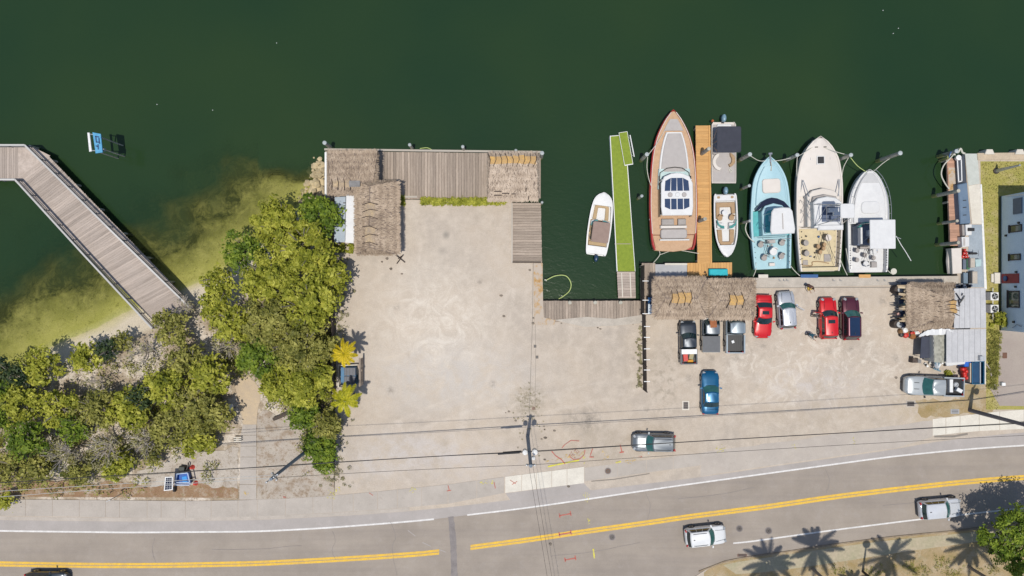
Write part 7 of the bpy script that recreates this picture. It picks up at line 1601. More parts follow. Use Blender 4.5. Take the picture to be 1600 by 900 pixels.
# vents, tools and clutter near the sheds
t = thing('barrel', 'brown barrel with a grey lid at the upper left of the shaggy hut', 'barrel', P(1404, 453)); c = P(1404, 453, .9); MB().cyl((c.x, c.y, 0), .42, .9, 16).build('drum', M_dark_wood, t); MB().cyl((c.x+.15, c.y, .9), .26, .06, 14).build('lid', M_metal, t)
t = thing('barrel', 'brown barrel with a grey lid at the lower left of the shaggy hut', 'barrel', P(1403, 507)); c = P(1403, 507, .9); MB().cyl((c.x, c.y, 0), .42, .9, 16).build('drum', M_dark_wood, t); MB().cyl((c.x+.15, c.y, .9), .3, .06, 14).build('lid', M_metal, t)
M_dk = mat('navy_table', (.05, .07, .12), (.035, .05, .09), 2, .6)
for (x0, y0, x1, y1, z, lab) in ((1408, 440, 1422, 448, .9, 'dark navy table at the top left corner of the shaggy hut'), (1405, 460, 1420, 475, .8, 'dark navy table under the left eave of the shaggy hut, upper'), (1407, 480, 1420, 512, .75, 'long dark navy counter under the left eave of the shaggy hut')):
    t = thing('table', lab, 'table', P((x0+x1)/2, (y0+y1)/2)); MB().prism(PP([(x0, y0), (x1, y0), (x1, y1), (x0, y1)], z), z-.06, z, .02).build('tabletop', M_dk, t)
    for px_, py_ in ((x0+1, y0+1), (x1-1, y0+1), (x0+1, y1-1), (x1-1, y1-1)): c = P(px_, py_, z); MB().cyl((c.x, c.y, 0), .04, z-.06, 6).build('leg', M_dk, t)
cl = [('stool', 'small white stool by the left eave tables', 1409, 484, M_white_plastic), ('stool', 'pinkish stool below the white one at the left eave', 1405, 491, mat('pink_plastic', (.6, .35, .3), None, 3, .6)), ('stool', 'green-white stool between the left eave tables', 1415, 474, mat('pale_green_plastic', (.45, .6, .45), None, 3, .6)), ('stool', 'grey stool at the edge of the upper left table', 1407, 463, M_metal)]
for nm, lab, x, y, m in cl:
    t = thing(nm, lab, 'stool', P(x, y)); c = P(x, y, .95); MB().cyl((c.x, c.y, .85), .17, .06, 12).build('seat', m, t)
    for k in range(3): a = k*2.1; MB().tube([(c.x+.05*math.cos(a), c.y+.05*math.sin(a), .85), (c.x+.2*math.cos(a), c.y+.2*math.sin(a), 0)], .02, 5).build('leg', m, t)
cm = [mat('junk_brown', (.20, .11, .05), None, 4, .9), M_trim, mat('junk_tan', (.5, .36, .22), None, 4, .9), M_white_plastic, M_red, mat('junk_rust', (.3, .12, .04), None, 4, .9)]
for i in range(17):
    x = 1410+26*i/16+random.uniform(-1, 1); y = 518+5*math.sin(i*1.9)+i*.25; c = P(x, y, .4); s_ = random.uniform(.18, .38)
    o = MB().lathe((c.x, c.y, 0), [(s_*.9, 0), (s_, s_*.5), (s_*.7, s_*1.1), (.02, s_*1.2)], 8).build('lobster_float' if i % 3 == 0 else 'bundled_gear', cm[i % 6]); tag(o, '%s bundle of fishing gear below the shaggy hut, %s end of the heap' % (['brown', 'black', 'tan', 'white', 'red', 'rusty'][i % 6], 'left' if i < 6 else ('middle' if i < 12 else 'right')), 'gear', 'fishing gear heaped by the shaggy hut')
for i in range(12):
    x = 1500+26*random.random(); y = 446+random.uniform(-1, 3); 
    if i < 6: x = 1492+i*2.2; y = 446.5+random.uniform(-1, 2)
    c = P(x, y, .6); o = MB().box((c.x, c.y, .3), (random.uniform(.2, .4), random.uniform(.15, .35), .6), rz=random.random()).build('bundled_gear', [M_trim, M_metal, M_white_plastic, M_dk][i % 4]); tag(o, '%s box of gear on the ground strip above the upper grey metal roof, %s part' % (['black', 'grey', 'white', 'navy'][i % 4], 'left' if i < 6 else 'right'), 'gear', 'gear along the upper shed')
t = thing('roof_bicycle', 'tangle of dark pipes and cable lying on the upper grey metal roof', 'pipes', P(1505, 470, 2.8))
for a, c in (((1494, 458), (1502, 470)), ((1502, 470), (1508, 462)), ((1500, 474), (1506, 466)), ((1498, 468), (1500, 478)), ((1503, 462), (1505, 458))): MB().tube([P(*a, 2.9), P(*c, 3.0)], .05, 5).build('pipe', M_trim, t)
t.name = 'roof_pipes'
t = thing('propane_trolley', 'brown box trolley standing left of the grey-green lean-to', 'trolley', P(1433, 564)); sb = MB().prism(PP([(1427, 559), (1434, 560), (1434, 567), (1426, 567)], .8), .15, .8, .03).build('box', M_dark_wood, t); MB().prism(PP([(1434.5, 561), (1440, 562), (1440, 568), (1434.5, 567)], .6), .1, .6, .03).build('box', M_dark_rail, t)
t = thing('hand_winch', 'dark metal frame winch standing below the shingled lean-to', 'winch', P(1464, 573))
for a, c, z_ in (((1461, 558), (1463, 578), 1.0), ((1468, 560), (1466, 578), 1.0), ((1459, 576), (1470, 580), .6), ((1461, 566), (1468, 567), .9)): MB().tube([P(*a, z_), P(*c, z_*.6)], .07, 6).build('bar', M_motor_b, t)
MB().lathe(P(1464, 571, .7), [(.3, 0), (.34, .06), (.3, .12), (.1, .1)], 14).build('reel', M_metal, t)
t = thing('scrap_pile', 'pile of white and dark scraps beside the lower left corner of the metal roof', 'scrap pile', P(1475, 572))
for i in range(14): c = P(1446+40*random.random(), 562+9*random.random(), .2); MB().box((c.x, c.y, .15), (random.uniform(.15, .6), random.uniform(.08, .25), .2), rz=random.random()*3).build('scrap', random.choice([M_white_plastic, M_metal, M_trim, M_concrete_new]), t)
o = MB().prism(PP([(1478, 565.5), (1510, 564), (1508, 569), (1480, 572)], 1.6), 1.45, 1.6, .05).build('white_awning', M_white); tag(o, 'crooked white awning strip at the bottom edge of the lower metal roof', 'awning')

# ---- blue house driveway bits
sbox('utility_box', 'small white utility box by the driveway', 'utility box', [(1566, 598), (1572, 598), (1572, 603), (1566, 603)], 0, .4, M_white_plastic)
sbox('utility_cover', 'brown square lid set in the pinkish driveway', 'utility cover', [(1567, 551), (1574, 551), (1574, 560), (1567, 560)], 0, .04, mat('brown_lid', (.16, .08, .05), None, 3, .8))
rope('bleached fallen branch across the grass by the dumpster', [(1541, 568), (1547, 577), (1550, 590), (1555, 602)], (.1, .1), .06, M_bark_pale, 'fallen_branch', 'branch')
# ---- utility covers, manholes, drains
def cover(label, x, y, w, h, m, name='utility_cover', frame=None, z=0.0):
    t = thing(name, label, 'utility cover', P(x, y)); c = P(x, y)
    if frame: MB().prism([(c.x-w/2-.12, c.y-h/2-.12), (c.x+w/2+.12, c.y-h/2-.12), (c.x+w/2+.12, c.y+h/2+.12), (c.x-w/2-.12, c.y+h/2+.12)], z-.1, z+.02).build('frame', frame, t)
    MB().prism([(c.x-w/2, c.y-h/2), (c.x+w/2, c.y-h/2), (c.x+w/2, c.y+h/2), (c.x-w/2, c.y+h/2)], z-.05, z+.035).build('lid', m, t)
    for k in range(3): MB().box((c.x, c.y+h*(-.3+.3*k), z+.042), (w*.8, .05, .012)).build('bar', M_trim, t)
M_iron = mat('cast_iron', (.13, .11, .10), (.09, .075, .07), 6, .7)
cover('square dark cover beside the rusty seawall cap, upper of two', 836, 541, .28, .3, M_iron); cover('square dark cover beside the rusty seawall cap, lower of two', 839, 558, .3, .3, M_iron)
cover('small dark red cover in the lot above the centre pole weeds', 834, 638, .28, .28, mat('dark_red_lid', (.22, .03, .03), None, 3, .7))
cover('rectangular storm drain grate left of the blue sedan', 1071.5, 633.5, .5, .72, M_iron, 'drain_grate', M_concrete_new); cover('rectangular storm drain grate below the front of the silver-white pickup', 1423, 631, .75, .5, M_iron, 'drain_grate', M_concrete)
cover('pale blue-grey slab cover in the verge near the right utility pole', 1492, 643, .9, .5, MATS['pale_landing'])
cover('brown kerb inlet grate at the start of the south kerb', 1160, 868, 1.0, .28, mat('rusty_grate', (.2, .12, .09), None, 4, .8), 'drain_grate', None, -.05)
def manhole(label, x, y, r, z, m=M_iron):
    t = thing('manhole_cover', label, 'manhole cover', P(x, y, z)); c = P(x, y, z); MB().cyl((c.x, c.y, z-.05), r+.09, .065, 20).build('ring', M_patch, t); MB().cyl((c.x, c.y, z-.03), r, .055, 20).build('lid', m, t)
    for a in (0, 1.05, 2.1): MB().box((c.x, c.y, z+.03), (r*1.5, .04, .012), rz=a).build('rib', M_trim, t)
manhole('round brown manhole in the sidewalk right of the white new slabs', 950, 736, .26, .01, mat('brown_iron', (.16, .10, .07), None, 5, .8)); manhole('round manhole in the road below the centre line near the yellow spray marks', 956.5, 839.5, .26, -.05)
manhole('round manhole in the road right of the white SUV, nearer to it', 1155.5, 826, .28, -.05); manhole('round manhole in the road right of the white SUV, further from it', 1201, 829.5, .30, -.05)
M_seam = mat('seam_dirt', (.25, .22, .19), None, 4, .9)
# ---- survey paint on road and verge (flat print on the ground)
def mark(pts, m, w=.12, z=-.044, closed=False):
    if w > .18 and m is not M_seam:    # sprayed patch: a scribble of thin overlapping strokes
        p3 = [P(x, y) for x, y in pts]; q = MB(); k = 0
        for a, c in zip(p3[:-1], p3[1:]):
            d = (c-a); L = d.length; n_ = max(4, int(L*w*30)); d.normalize(); s_ = d.cross(Vector((0, 0, 1)))
            for i in range(n_):
                m_ = a+d*L*random.random()+s_*random.gauss(0, w*.45); l_ = random.uniform(.08, .32); an = random.gauss(0, .5); dd = (d*math.cos(an)+s_*math.sin(an))*l_/2; ss = dd.normalized().cross(Vector((0, 0, 1)))*random.uniform(.015, .045); k += 1; zz = z+k*.00004
                q.add([(*(m_-dd).xy, zz), (*(m_+ss).xy, zz), (*(m_+dd).xy, zz), (*(m_-ss).xy, zz)], [(0, 1, 2, 3)] if ((dd.x*ss.y-dd.y*ss.x) < 0) else [(3, 2, 1, 0)])
        o = q.build('paint_mark', m); o['kind'] = 'structure'; return
    q = MB(); p3 = [P(x, y) for x, y in pts]
    for a, c in zip(p3[:-1], p3[1:]):
        d = (c-a).normalized(); s_ = d.cross(Vector((0, 0, 1)))*w/2; q.add([(*(a-s_).xy, z), (*(c-s_).xy, z), (*(c+s_).xy, z), (*(a+s_).xy, z)], [(0, 1, 2, 3)])
    o = q.build('paint_mark', m); o['kind'] = 'structure'
for (x, y, w_) in ((869.5, 769, 9), (883, 804.5, 8.5), (883, 834, 9), (891, 874, 8)):
    mark([(x-w_, y+1.5), (x+w_, y-1.5)], M_spray_r); mark([(x-w_-.5, y-2), (x-w_+.5, y+4.5)], M_spray_r); mark([(x+w_-.5, y-5.5), (x+w_+.8, y+1.5)], M_spray_r)
mark([(914, 756), (917, 775), (918, 785)], M_spray_y, .3); mark([(920, 811), (922, 826)], M_spray_y, .25); mark([(927, 858), (929, 873)], M_spray_y, .15); mark([(893, 764), (912, 761)], M_spray_y, .12); mark([(892, 760), (896, 768)], M_spray_y, .12); mark([(910, 765), (923, 762)], M_spray_y, .3)
zg = .05
for pts, m, w_ in (([(852, 722), (872, 717), (892, 712), (912, 708)], M_spray_o, .22), ([(856, 729), (880, 724), (905, 719)], M_spray_y, .15), ([(913, 706), (912, 728)], M_spray_y, .2), ([(878, 700), (882, 695), (892, 688), (905, 689)], M_spray_r, .07), ([(889, 712), (896, 718), (906, 717), (913, 710), (914, 703)], M_spray_r, .07),
                  ([(922, 712), (926, 701)], M_spray_r, .08), ([(921, 714), (928, 714)], M_spray_r, .1), ([(969, 695), (972, 707)], M_spray_r, .1), ([(968, 707), (975, 706)], M_spray_r, .12), ([(942, 704), (948, 717)], M_spray_o, .25), ([(940, 715), (952, 713)], M_spray_o, .25), ([(976, 725), (992, 719)], M_spray_o, .35), ([(962, 723), (970, 721)], M_spray_y, .15), ([(997, 711), (1002, 714)], M_spray_r, .25),
                  ([(1120, 703), (1133, 699)], M_spray_y, .5), ([(514, 769), (531, 765)], M_spray_y, .55), ([(508, 776), (523, 774)], M_spray_y, .35), ([(639, 765), (655, 764)], M_spray_y, .3), ([(751, 756), (770, 754)], M_spray_y, .35), ([(772, 753), (774, 763)], M_spray_r, .08), ([(700, 758), (702, 766)], M_spray_r, .08), ([(698, 767), (705, 766)], M_spray_r, .08), ([(577, 770), (583, 774)], M_spray_r, .07),
                  ([(862, 705), (868, 712), (877, 718), (883, 725)], M_spray_r, .09), ([(888, 706), (903, 703), (905, 710), (890, 712)], mat('brick_spray', (.42, .22, .16), None, 3, .9), .35), ([(381, 768), (384, 774), (388, 768)], M_spray_o, .3), ([(212, 783), (220, 788)], M_spray_y, .4), ([(440, 776), (446, 778)], M_spray_r, .2),
                  ([(1237, 690), (1243, 702)], M_spray_y, .2), ([(1330, 692), (1336, 690)], M_spray_y, .3), ([(797, 750), (806, 756)], M_spray_r, .06), ([(800, 757), (808, 752)], M_spray_r, .06)):
    mark(pts, m, w_, zg+random.uniform(-.004, .004) if pts[0][1] < 779 else -.044)
for k, pts in enumerate(([(520, 830), (523, 845), (519, 860), (524, 875)], [(610, 815), (618, 838), (612, 858), (620, 900)], [(1010, 770), (1016, 790), (1012, 812)], [(1290, 735), (1296, 752), (1292, 772)], [(240, 840), (238, 860), (243, 880)], [(1060, 780), (1120, 774), (1180, 762)], [(330, 860), (400, 859), (470, 853)], [(860, 870), (930, 862), (1000, 848)], [(1380, 790), (1430, 785), (1500, 772)])):
    p_ = smooth_pts([(x+random.uniform(-1, 1), y+random.uniform(-1, 1)) for x, y in pts], 4); mark([(v.x+random.uniform(-.6, .6), v.y+random.uniform(-.5, .5)) for v in p_], M_patch, .035, -.0475)
# conduit seam along the lot, thin
def seam(pts, w, m=M_seam, z=.008): mark(pts, m, w, z)
seam([(833, 411), (832, 500), (829, 590), (827, 650)], .05); seam([(836.5, 506), (837, 560), (836, 640)], .03); seam([(1180, 449.5), (1395, 449)], .05, M_seam, .125)
seam([(924, 752), (960, 749), (1015, 740)], .10, MATS['litter'] if 'litter' in MATS else M_seam, .016); seam([(1460, 682), (1490, 682), (1512, 678)], .2, M_spray_o if False else M_seam, .03)
# small stones and tufts near the pole and along the lot edges
sm = []
for i in range(4):
    bm = bmesh.new(); bmesh.ops.create_icosphere(bm, subdivisions=1, radius=1.0)
    for v in bm.verts: v.co *= random.uniform(.7, 1.2)
    me = bpy.data.meshes.new('stone'); bm.to_mesh(me); bm.free(); me.materials.append(mat('dark_stone', (.12, .10, .08), (.3, .25, .2), 3, .95, rnd=.4)); sm.append(me)
spots = [(611, 420), (628, 428), (828, 422), (833, 505), (834, 497), (842, 504), (877, 505), (934, 512), (938, 514), (989, 507), (783, 462), (787, 494), (790, 645), (795, 643), (806, 657), (818, 656), (850, 666), (851, 671), (846, 686), (852, 684), (866, 673), (851, 718), (888, 760), (860, 850), (1408, 597), (1414, 520), (1290, 437), (1400, 590), (597, 409), (605, 404)]
q = MB()
for (x, y) in spots:
    c = P(x, y, -.02 if y < 780 else -.06); o = bpy.data.objects.new('stone', sm[random.randrange(4)]); COL.objects.link(o); s_ = random.uniform(.08, .2); o.location = (c.x, c.y, c.z+s_*.3); o.scale = (s_, s_*.8, s_*.5); tag(o, 'small dark stone lying loose on the sandy lot', 'stone', 'loose stones on the lot')
# sticks by the long hut
t = thing('broken_trestle', 'broken dark wooden trestle lying below the long thatched hut', 'trestle', P(625, 405))
for a, c in (((618, 398), (633, 410)), ((630, 398), (620, 412)), ((622, 404), (628, 400))): MB().tube([P(*a, .3), P(*c, .1)], .06, 5).build('leg', M_stick, t)
t = thing('bench', 'small dark bench left of the footpath under the trees', 'bench', P(374, 686))
for k in range(3): c = P(371, 684+2.8*k, .45); piece('slat', M_concrete_new, t, (c.x, c.y, .45), (.8, .1, .05))
for dx in (-.3, .3): c = P(371, 687, .2); piece('leg', M_dark_wood, t, (c.x+dx, c.y, .2), (.08, .4, .42))
t = thing('sign_board', 'small white information board beside the footpath under the trees', 'sign', P(362, 636)); MB().prism(PP([(356, 632), (363, 631), (364, 640), (357, 641)], 1.0), .9, 1.0).build('board', M_white_plastic, t)
for x, y in ((358, 634), (362, 639)): c = P(x, y, .9); MB().cyl((c.x, c.y, 0), .04, .9, 6).build('post', M_dark_wood, t)
# curb short steel post by the west sidewalk
c0 = P(191, 771); t = thing('road_sign', 'small road sign leaning over the west sidewalk', 'road sign', c0); MB().tube([(c0.x, c0.y, 0), (c0.x, c0.y, 2.3)], .05, 6).build('post', M_metal, t); MB().box((c0.x, c0.y, 2.25), (.5, .04, .6), rz=.5).build('plate', M_metal, t)

# fallen logs near the grey dirt; the last bar paints in the pole's shadow
for pts, r0_, lab in (([(427, 655), (437, 651), (452, 644)], .2, 'short dark log lying on the grey dirt'), ([(487, 652), (497, 646), (505, 634), (507, 626)], .25, 'curved dark log under the green trees'), ([(479, 672), (480, 685), (482, 700)], .14, 'dark bar standing in for the left utility pole shadow')):
    rope(lab, pts, (.3, .4), r0_, M_dark_wood, 'log', 'log')

# ---- floating channel sign frame
t = thing('channel_marker', 'blue and white marker board on slim legs standing in the deep green water', 'marker', (P(160, 226, 0).x, P(160, 226, 0).y, WATER))
zs_ = 3.0; MB().prism(PP([(144, 206.5), (157, 209), (160, 238), (149, 239.5)], zs_), zs_-.1, zs_, .02).build('blue_board', mat('marker_blue', (.10, .36, .58), (.06, .26, .45), 3, .6), t)
for pts in ([(149, 213), (154, 214)], [(149.5, 213), (150.5, 222)], [(150.5, 222), (155, 222)], [(153, 226), (153.5, 233)], [(150, 228), (153, 229)], [(154.5, 216), (155.5, 224)]):
    a, c = P(*pts[0], zs_), P(*pts[1], zs_); m_ = (a+c)/2; d = c-a; piece('dark_stroke', mat('marker_navy', (.02, .06, .16), None, 3, .6), t, (m_.x, m_.y, zs_+.01), (d.length+.08, .12, .02), math.atan2(d.y, d.x))
MB().prism(PP([(136, 207), (139.5, 207), (143, 236), (139, 237)], zs_-.3), zs_-.45, zs_-.3, .02).build('white_beam', M_white_plastic, t)
for a, c in (((137, 209), (159, 212)), ((141, 235), (162, 236))):
    p, q_ = P(*a, zs_-.45), P(*c, zs_-.45); MB().tube([p, q_], .05, 6).build('crossbar', M_metal, t)
for x, y in ((145, 210), (158, 215), (150, 236), (161, 233)): c = P(x, y, zs_-.15); MB().tube([(c.x, c.y, -4.5), (c.x, c.y, zs_-.15)], .07, 8).build('leg', M_pile, t)
MB().box(tuple(P(162, 234, 2.5)), (.3, .3, .3)).build('lamp_box', M_motor_b, t)

# ---- solar trailer
t = thing('solar_trailer', 'blue trailer with a tilted white-framed solar panel on the west verge', 'trailer', P(282, 748))
MB().prism(PP([(273, 742), (293, 739), (297, 757), (274, 757)], .7), .3, .7, .06).build('tub', mat('trailer_blue', (.01, .10, .42), (.01, .07, .3), 3, .5), t)
MB().prism(PP([(284, 745), (291, 744), (293, 754), (285, 754)], .75), .7, .75).build('hatch', mat('bright_trailer_blue', (.01, .28, .72), None, 3, .5), t)
for a, c in (((274, 741), (293, 739)), ((293, 739), (297, 757)), ((272, 754), (297, 754)), ((272, 758), (296, 758)), ((276, 741), (274, 757))):
    MB().tube([P(*a, 1.2), P(*c, 1.2)], .06, 6).build('frame_bar', mat('pale_blue_bar', (.45, .55, .72), None, 3, .5), t)
sp_ = MB().prism(PP([(258.5, 746), (269, 745.5), (269, 765), (256.5, 766.5)], 2.0), 1.93, 1.98).build('solar_panel', M_navyglass, t)
pc = PP([(258.5, 746), (269, 745.5), (269, 765), (256.5, 766.5)], 2.0)
for a, c in zip(pc, pc[1:]+pc[:1]): d = c-a; m_ = (a+c)/2; piece('panel_frame', M_white_plastic, sp_, (m_.x, m_.y, 1.97), (d.length+.06, .09, .07), math.atan2(d.y, d.x))
for k in range(1, 6): a, c = pc[0].lerp(pc[3], k/6), pc[1].lerp(pc[2], k/6); m_ = (a+c)/2; piece('cell_line', M_metal, sp_, (m_.x, m_.y, 1.985), (.75, .02, .01))
for k in range(1, 3): a, c = pc[0].lerp(pc[1], k/3), pc[3].lerp(pc[2], k/3); m_ = (a+c)/2; d = c-a; piece('cell_line', M_metal, sp_, (m_.x, m_.y, 1.985), (d.length, .02, .01), math.atan2(d.y, d.x))
MB().tube([P(266, 756, 1.9), P(280, 752, .6)], .06, 6).build('mast', M_metal, t)
MB().prism(PP([(279, 729), (288, 730), (287, 740), (278, 739)], .6), .1, .6, .03).build('battery_box', mat('olive_box', (.05, .055, .045), None, 3, .6), t)
for x, y in ((299, 731), (304, 756)):
    c = P(x, y, .3); MB().lathe((c.x, c.y, .0), [(.26, 0), (.26, .05), (.1, .5), (.02, .55)], 12).build('safety_cone', mat('cone_red', (.72, .07, .05), None, 3, .6), t)
for x, y in ((273, 764), (293, 735), (297, 750)): c = P(x, y, .3); MB().lathe((0, 0, 0), [(.1, -.1), (.3, -.09), (.3, .09), (.1, .1)], 14).xf(Matrix.Translation((c.x, c.y, .3)) @ Matrix.Rotation(R(90), 4, 'Y')).build('wheel', M_black, t)
MB().tube([P(291, 736, .5), P(294, 727, .5), P(294, 723, .3)], .07, 6).build('tow_bar', M_trim, t)
# ice chest beside left hut on the landing
t = thing('ice_cabinet', 'white-topped blue cabinet standing left of the left thatched hut', 'cabinet', P(1018, 483)); MB().prism(PP([(1012.5, 474), (1023, 474), (1023, 491), (1012.5, 491)], 1.4), 0, 1.35, .03).build('case', mat('cabinet_blue', (.02, .08, .2), None, 3, .5), t)
MB().prism(PP([(1013, 475), (1023, 475), (1023, 491), (1013, 491)], 1.45), 1.35, 1.42, .02).build('lid', mat('pale_lid', (.58, .66, .74), None, 3, .4), t); MB().prism(PP([(1013, 465), (1022, 464), (1023, 473), (1013, 473)], 1.2), .6, 1.2, .1).build('cylinder_pack', M_blue_tarp, t)

# ================================================================== POLES AND WIRES
M_polewood = mat('utility_pole_grey', (.22, .26, .31), (.13, .16, .20), 2, .9, bump=.2, stretch=(1, 1, .15)); M_pole2 = mat('utility_pole_brown', (.20, .18, .19), (.12, .11, .12), 2, .9, stretch=(1, 1, .15))
def upole(label, px, py, h, m, arms, r=.19, tf=()):
    c = P(px, py); t = thing('utility_pole', label, 'utility pole', c); MB().tube([(c.x, c.y, -.3), (c.x, c.y, h)], r, 12, r*.72).build('pole', m, t)
    for z, L, a in arms:
        o = MB().box((c.x, c.y, z), (L, .12, .14), rz=R(a)).build('crossarm', M_dark_rail, t)
        for k in (-.45, -.15, .15, .45): MB().lathe((c.x+L*k*math.cos(R(a)), c.y+L*k*math.sin(R(a)), z+.07), [(.05, 0), (.08, .06), (.05, .12), (.08, .18), (.02, .2)], 8).build('insulator', M_metal, o)
    for z, dx, dy, r_, h_ in tf:
        o = MB().cyl((c.x+dx, c.y+dy, z), r_, h_, 14).build('transformer', M_metal, t); MB().lathe((c.x+dx, c.y+dy, z+h_), [(r_, 0), (r_*.6, .06), (.03, .1)], 12).build('cap', M_white_plastic, o)
    return c
c1 = upole('leaning-looking grey utility pole at left, its top over the grey dirt', 486, 699, 12, M_polewood, ((11.6, 1.3, 35), (11.0, .8, -55)))
c2 = upole('centre utility pole at the lot entrance with transformer cans', 824.5, 682, 12, M_polewood, ((11.5, .8, 0), ), .20, ((6.8, -.42, .1, .24, .7), (6.9, .5, .15, .26, .75), (8.0, .35, -.2, .16, .5)))
c3 = upole('tall brown utility pole at right beside the silver-white pickup', 1515.5, 641, 12.5, M_pole2, ((11.6, 2.2, 65), (10.9, 1.4, 65)), .22, ((9.6, .45, .15, .28, .8),))
def wire(label, pts, r=.035, m=M_cable, sag=.25):
    out = []
    for a, b_ in zip(pts[:-1], pts[1:]):
        a, b_ = Vector(a), Vector(b_); n = 8
        for k in range(n): u = k/n; p = a.lerp(b_, u); p.z -= 4*sag*u*(1-u); out.append(p)
    out.append(Vector(pts[-1])); return tag(MB().tube(out, r, 5).build('overhead_cable', m, None, pts[0]), label, 'overhead cable')
def wp_(px, py, z): return tuple(P(px, py, z))
zc = 6.6
for i, (dy, r_, lab) in enumerate(((0, .042, 'thick lower communications cable'), (2.4, .018, 'thin cable just below the thick communications cable'))):
    z_ = zc-.3*i
    wire(lab+', western span past the solar trailer', [wp_(-260, 771+dy*3, z_), wp_(c1.x*F/(H-z_)+800, 450-(c1.y-.2)*F/(H-z_)+0, z_)], r_)
    wire(lab+', middle span over the empty lot', [wp_(c1.x*F/(H-z_)+800, 450-(c1.y-.2)*F/(H-z_), z_), (c2.x, c2.y-.15*i, z_)], r_)
    wire(lab+', eastern span over the right lot', [(c2.x, c2.y-.15*i, z_), (c3.x, c3.y-.1, z_)], r_)
    wire(lab+', last span past the right edge', [(c3.x, c3.y-.1, z_), wp_(1900, 610+dy, z_)], r_)
zt = 11.6
for dx, lab in ((-.3, 'left'), (.3, 'right')):
    wire('pair of service wires crossing the road from the centre pole, '+lab+' one', [(c2.x+dx*.6, c2.y, zt-.1), wp_(902+dx*14, 1160, zt-1.0)], .014, M_cable, .3)
wire('upper pale power wire, western span', [wp_(-200, 792, zt), (c1.x, c1.y, zt)], .022, M_cable_l, .3); wire('second upper pale power wire, western span', [wp_(-200, 781, zt), (c1.x+.3, c1.y+.25, zt)], .022, M_cable_l, .3)
wire('upper thin power wire, middle span', [(c1.x, c1.y, zt), (c2.x, c2.y, zt)], .018, M_cable, .3); wire('upper thin power wire, eastern span', [(c2.x, c2.y, zt), (c3.x, c3.y, zt)], .018, M_cable, .5); wire('upper thin power wire, last span', [(c3.x, c3.y, zt), wp_(1980, 640, zt)], .018, M_cable, .1)
for i, (x0, x1, zz) in enumerate(((778, 812, zc+.02), (786, 815, zc-.33), (1500, 1508, zc))):
    a, b_ = wp_(x0, 707.5 if i < 2 else 668, zz), wp_(x1, 705 if i < 2 else 667, zz)
    if i < 2: y_ = lambda x, z_: c1.y+(c2.y-c1.y)*((x-800)*(H-z_)/F-c1.x)/(c2.x-c1.x); a = ((x0-800)*(H-zz)/F, y_(x0, zz)-.1, zz-.08); b_ = ((x1-800)*(H-zz)/F, y_(x1, zz)-.05, zz-.02)
    else: continue
    tag(MB().tube([a, b_], .10, 8).build('splice_case', M_black, None, a), 'black splice case hanging on the cable left of the centre pole, %s' % ['upper one', 'lower one'][i], 'splice case')
# street lamp at the south verge
c = P(1348, 893); t = thing('street_lamp', 'street lamp with a round head among the palms at the bottom edge', 'street lamp', c)
MB().tube([(c.x, c.y, 0), (c.x, c.y, 15.5)], .13, 8, .08).build('post', M_trim, t); MB().lathe((c.x, c.y, 15.5), [(.1, 0), (.42, .1), (.42, .3), (.1, .5)], 14).build('lamp_head', M_trim, t)

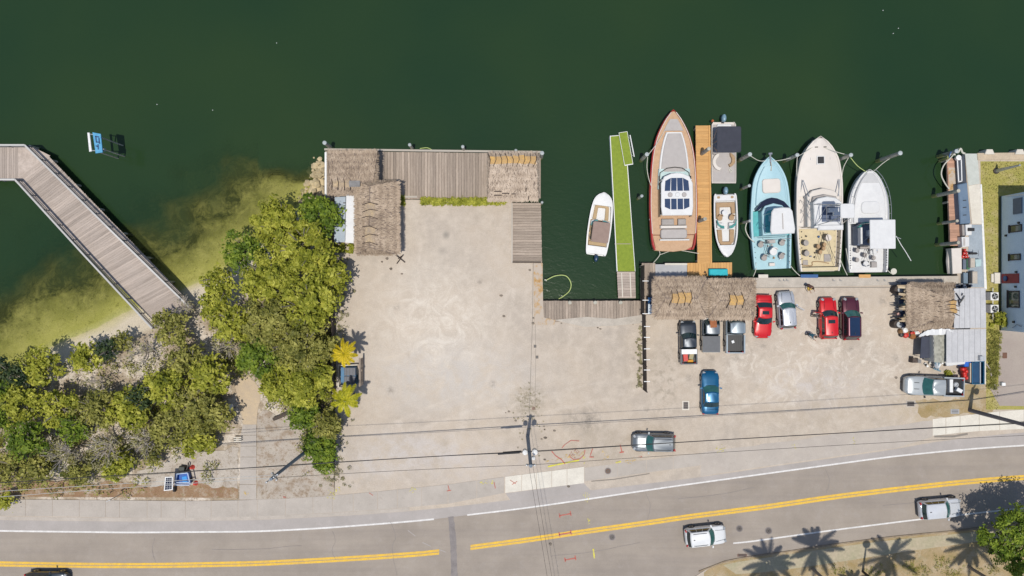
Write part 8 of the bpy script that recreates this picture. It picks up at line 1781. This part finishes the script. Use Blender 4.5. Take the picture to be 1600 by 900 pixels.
# ================================================================== PEOPLE
M_skin = mat('skin', (.42, .24, .16), None, 5, .6)
def person(label, px, py, rot, shirt, pants, pose='stand', hair=(.04, .025, .015), held=None):
    c = P(px, py, .9); t = thing('person', label, 'person', (c.x, c.y, 0))
    lean = {'stand': 0, 'bend': .55, 'reach': .15}[pose]
    J = {}; hip = Vector((0, 0, .93)); ch = hip+Vector((lean*.55, 0, .46-lean*.18)); nk = ch+Vector((lean*.16, 0, .12)); hd = nk+Vector((.03+lean*.10, 0, .13))
    chains = [[hip, hip+Vector((0, 0, .02)).lerp(ch-hip, .5), ch, nk]]
    vs = [hip, hip.lerp(ch, .5), ch, nk, hd, hd+Vector((.01, 0, .1))]; rad = [.13, .125, .135, .055, .09, .075]; ed = [(0, 1), (1, 2), (2, 3), (3, 4), (4, 5)]
    sh_i = []
    for sg in (-1, 1):
        sh = ch+Vector((0, sg*.19, .03)); rc = .35 if pose != 'stand' else (.12 if sg > 0 else .3)
        el = sh+Vector((rc*.6, sg*.05, -.26+rc*.2)); wr = el+Vector((.12+rc*.4, -sg*.02, -.17+rc*.2)); pm_ = wr+(wr-el).normalized()*.07
        k = len(vs); vs += [sh, el, wr, pm_]; rad += [.062, .045, .03, .034]; ed += [(2, k), (k, k+1), (k+1, k+2), (k+2, k+3)]
        fd = (wr-el).normalized()
        for f in range(4):
            a = pm_+Vector((0, (f-1.5)*.021, 0))+fd*.03; L = (.035, .042, .039, .03)[f]; b_ = a+fd*L; e_ = b_+fd*L*.7+Vector((0, 0, -.015)); m = len(vs); vs += [a, b_, e_]; rad += [.010, .0095, .008]; ed += [(k+3, m), (m, m+1), (m+1, m+2)]
        a = wr+fd*.02+Vector((0, -sg*.035, 0)); b_ = a+fd*.035+Vector((0, -sg*.015, 0)); m = len(vs); vs += [a, b_]; rad += [.013, .010]; ed += [(k+2, m), (m, m+1)]
        hp = hip+Vector((0, sg*.09, -.04)); st_ = .16*sg if pose == 'stand' else .05*sg; kn = hp+Vector((st_*.6+.03, sg*.01, -.42)); an = Vector((st_*.9, sg*.11, .09)); to = an+Vector((.17, sg*.03, -.05))
        m = len(vs); vs += [hp, kn, an, to]; rad += [.095, .065, .045, .042]; ed += [(0, m), (m, m+1), (m+1, m+2), (m+2, m+3)]
    me = bpy.data.meshes.new('body'); me.from_pydata([tuple(v) for v in vs], ed, []); o = bpy.data.objects.new('body', me); COL.objects.link(o)
    sk_ = o.modifiers.new('skin', 'SKIN'); sk_.use_smooth_shade = True
    for i, r_ in enumerate(rad): o.data.skin_vertices[0].data[i].radius = (r_, r_); 
    o.data.skin_vertices[0].data[0].use_root = True; ss = o.modifiers.new('sub', 'SUBSURF'); ss.levels = 1; ss.render_levels = 1
    dg = bpy.context.evaluated_depsgraph_get(); m2 = bpy.data.meshes.new_from_object(o.evaluated_get(dg)); bpy.data.objects.remove(o)
    body = bpy.data.objects.new('body', m2); COL.objects.link(body); body.parent = t
    m2.materials.clear(); [m2.materials.append(x) for x in (M_skin, shirt, pants, M_trim)]
    for p in m2.polygons:
        z = p.center.z; x = p.center.x; y = abs(p.center.y)
        p.material_index = 3 if z < .12 else (2 if z < .96 and y < .26 and x < .3 else (1 if (z < nk.z-.02 and not (y > .2 and z < ch.z-.18)) else 0))
    q = MB().lathe((hd.x-.015, 0, hd.z+.0), [(.10, -.03), (.108, .05), (.09, .11), (.05, .15), (.01, .16)], 12); hm = mat('hair_%.2f' % hair[0], hair, None, 5, .9); q.build('hair', hm, t, local=True)
    for sg in (-1, 1): MB().box((hd.x+.088, sg*.032, hd.z+.02), (.01, .02, .012)).build('eye', M_trim, t, local=True)
    MB().box((hd.x+.1, 0, hd.z-.01), (.03, .022, .035)).build('nose', M_skin, t, local=True); MB().box((hd.x+.088, 0, hd.z-.045), (.012, .045, .01)).build('mouth', mat('lips', (.3, .1, .08), None, 5, .6), t, local=True)
    t.rotation_euler = (0, 0, R(rot)); return t
sh1 = mat('brown_shirt', (.12, .06, .05), None, 5, .9); sh2 = mat('teal_shirt', (.03, .10, .14), None, 5, .9); sh3 = mat('grey_shirt', (.22, .19, .17), None, 5, .9); pt1 = mat('dark_trousers', (.04, .04, .05), None, 5, .9); pt2 = mat('tan_shorts', (.4, .33, .24), None, 5, .9)
person('person in a dark brown shirt bending over a yellow bag by the seawall', 1263, 445, -60, sh1, pt1, 'bend')
load_box('bag', 'bright yellow bag on the ground beside the person near the seawall', 1267, 450, .35, (.5, .4, .35), 20, mat('yellow_bag', (.75, .50, .08), None, 4, .8), 'bag')
person('person in a teal shirt bending in the open lot left of the red SUV', 1265, 522, -35, sh2, pt1, 'bend')
person('person in a grey shirt reaching towards the open door of the red SUV', 1273, 493, -5, sh3, pt2, 'reach')
# white specks of foam / birds on the water
for i, (x, y) in enumerate(((432, 67), (245, 163), (332, 172), (1396, 52), (1380, 16), (1404, 44))):
    c = P(x, y, WATER+.05); o = MB().lathe((c.x, c.y, WATER-.02), [(.14, 0), (.16, .05), (.08, .12), (.02, .14)], 8).build('float_ball', M_white_plastic, None, c); o.scale = (.3, .3, .4); tag(o, 'tiny white float drifting on the open water, '+['above the big grey dock, left of centre', 'right of the channel marker', 'between the channel marker and the big dock', 'far upper right, lowest of three', 'far upper right, topmost of three', 'far upper right, middle of three'][i], 'float', 'tiny floats on the water')
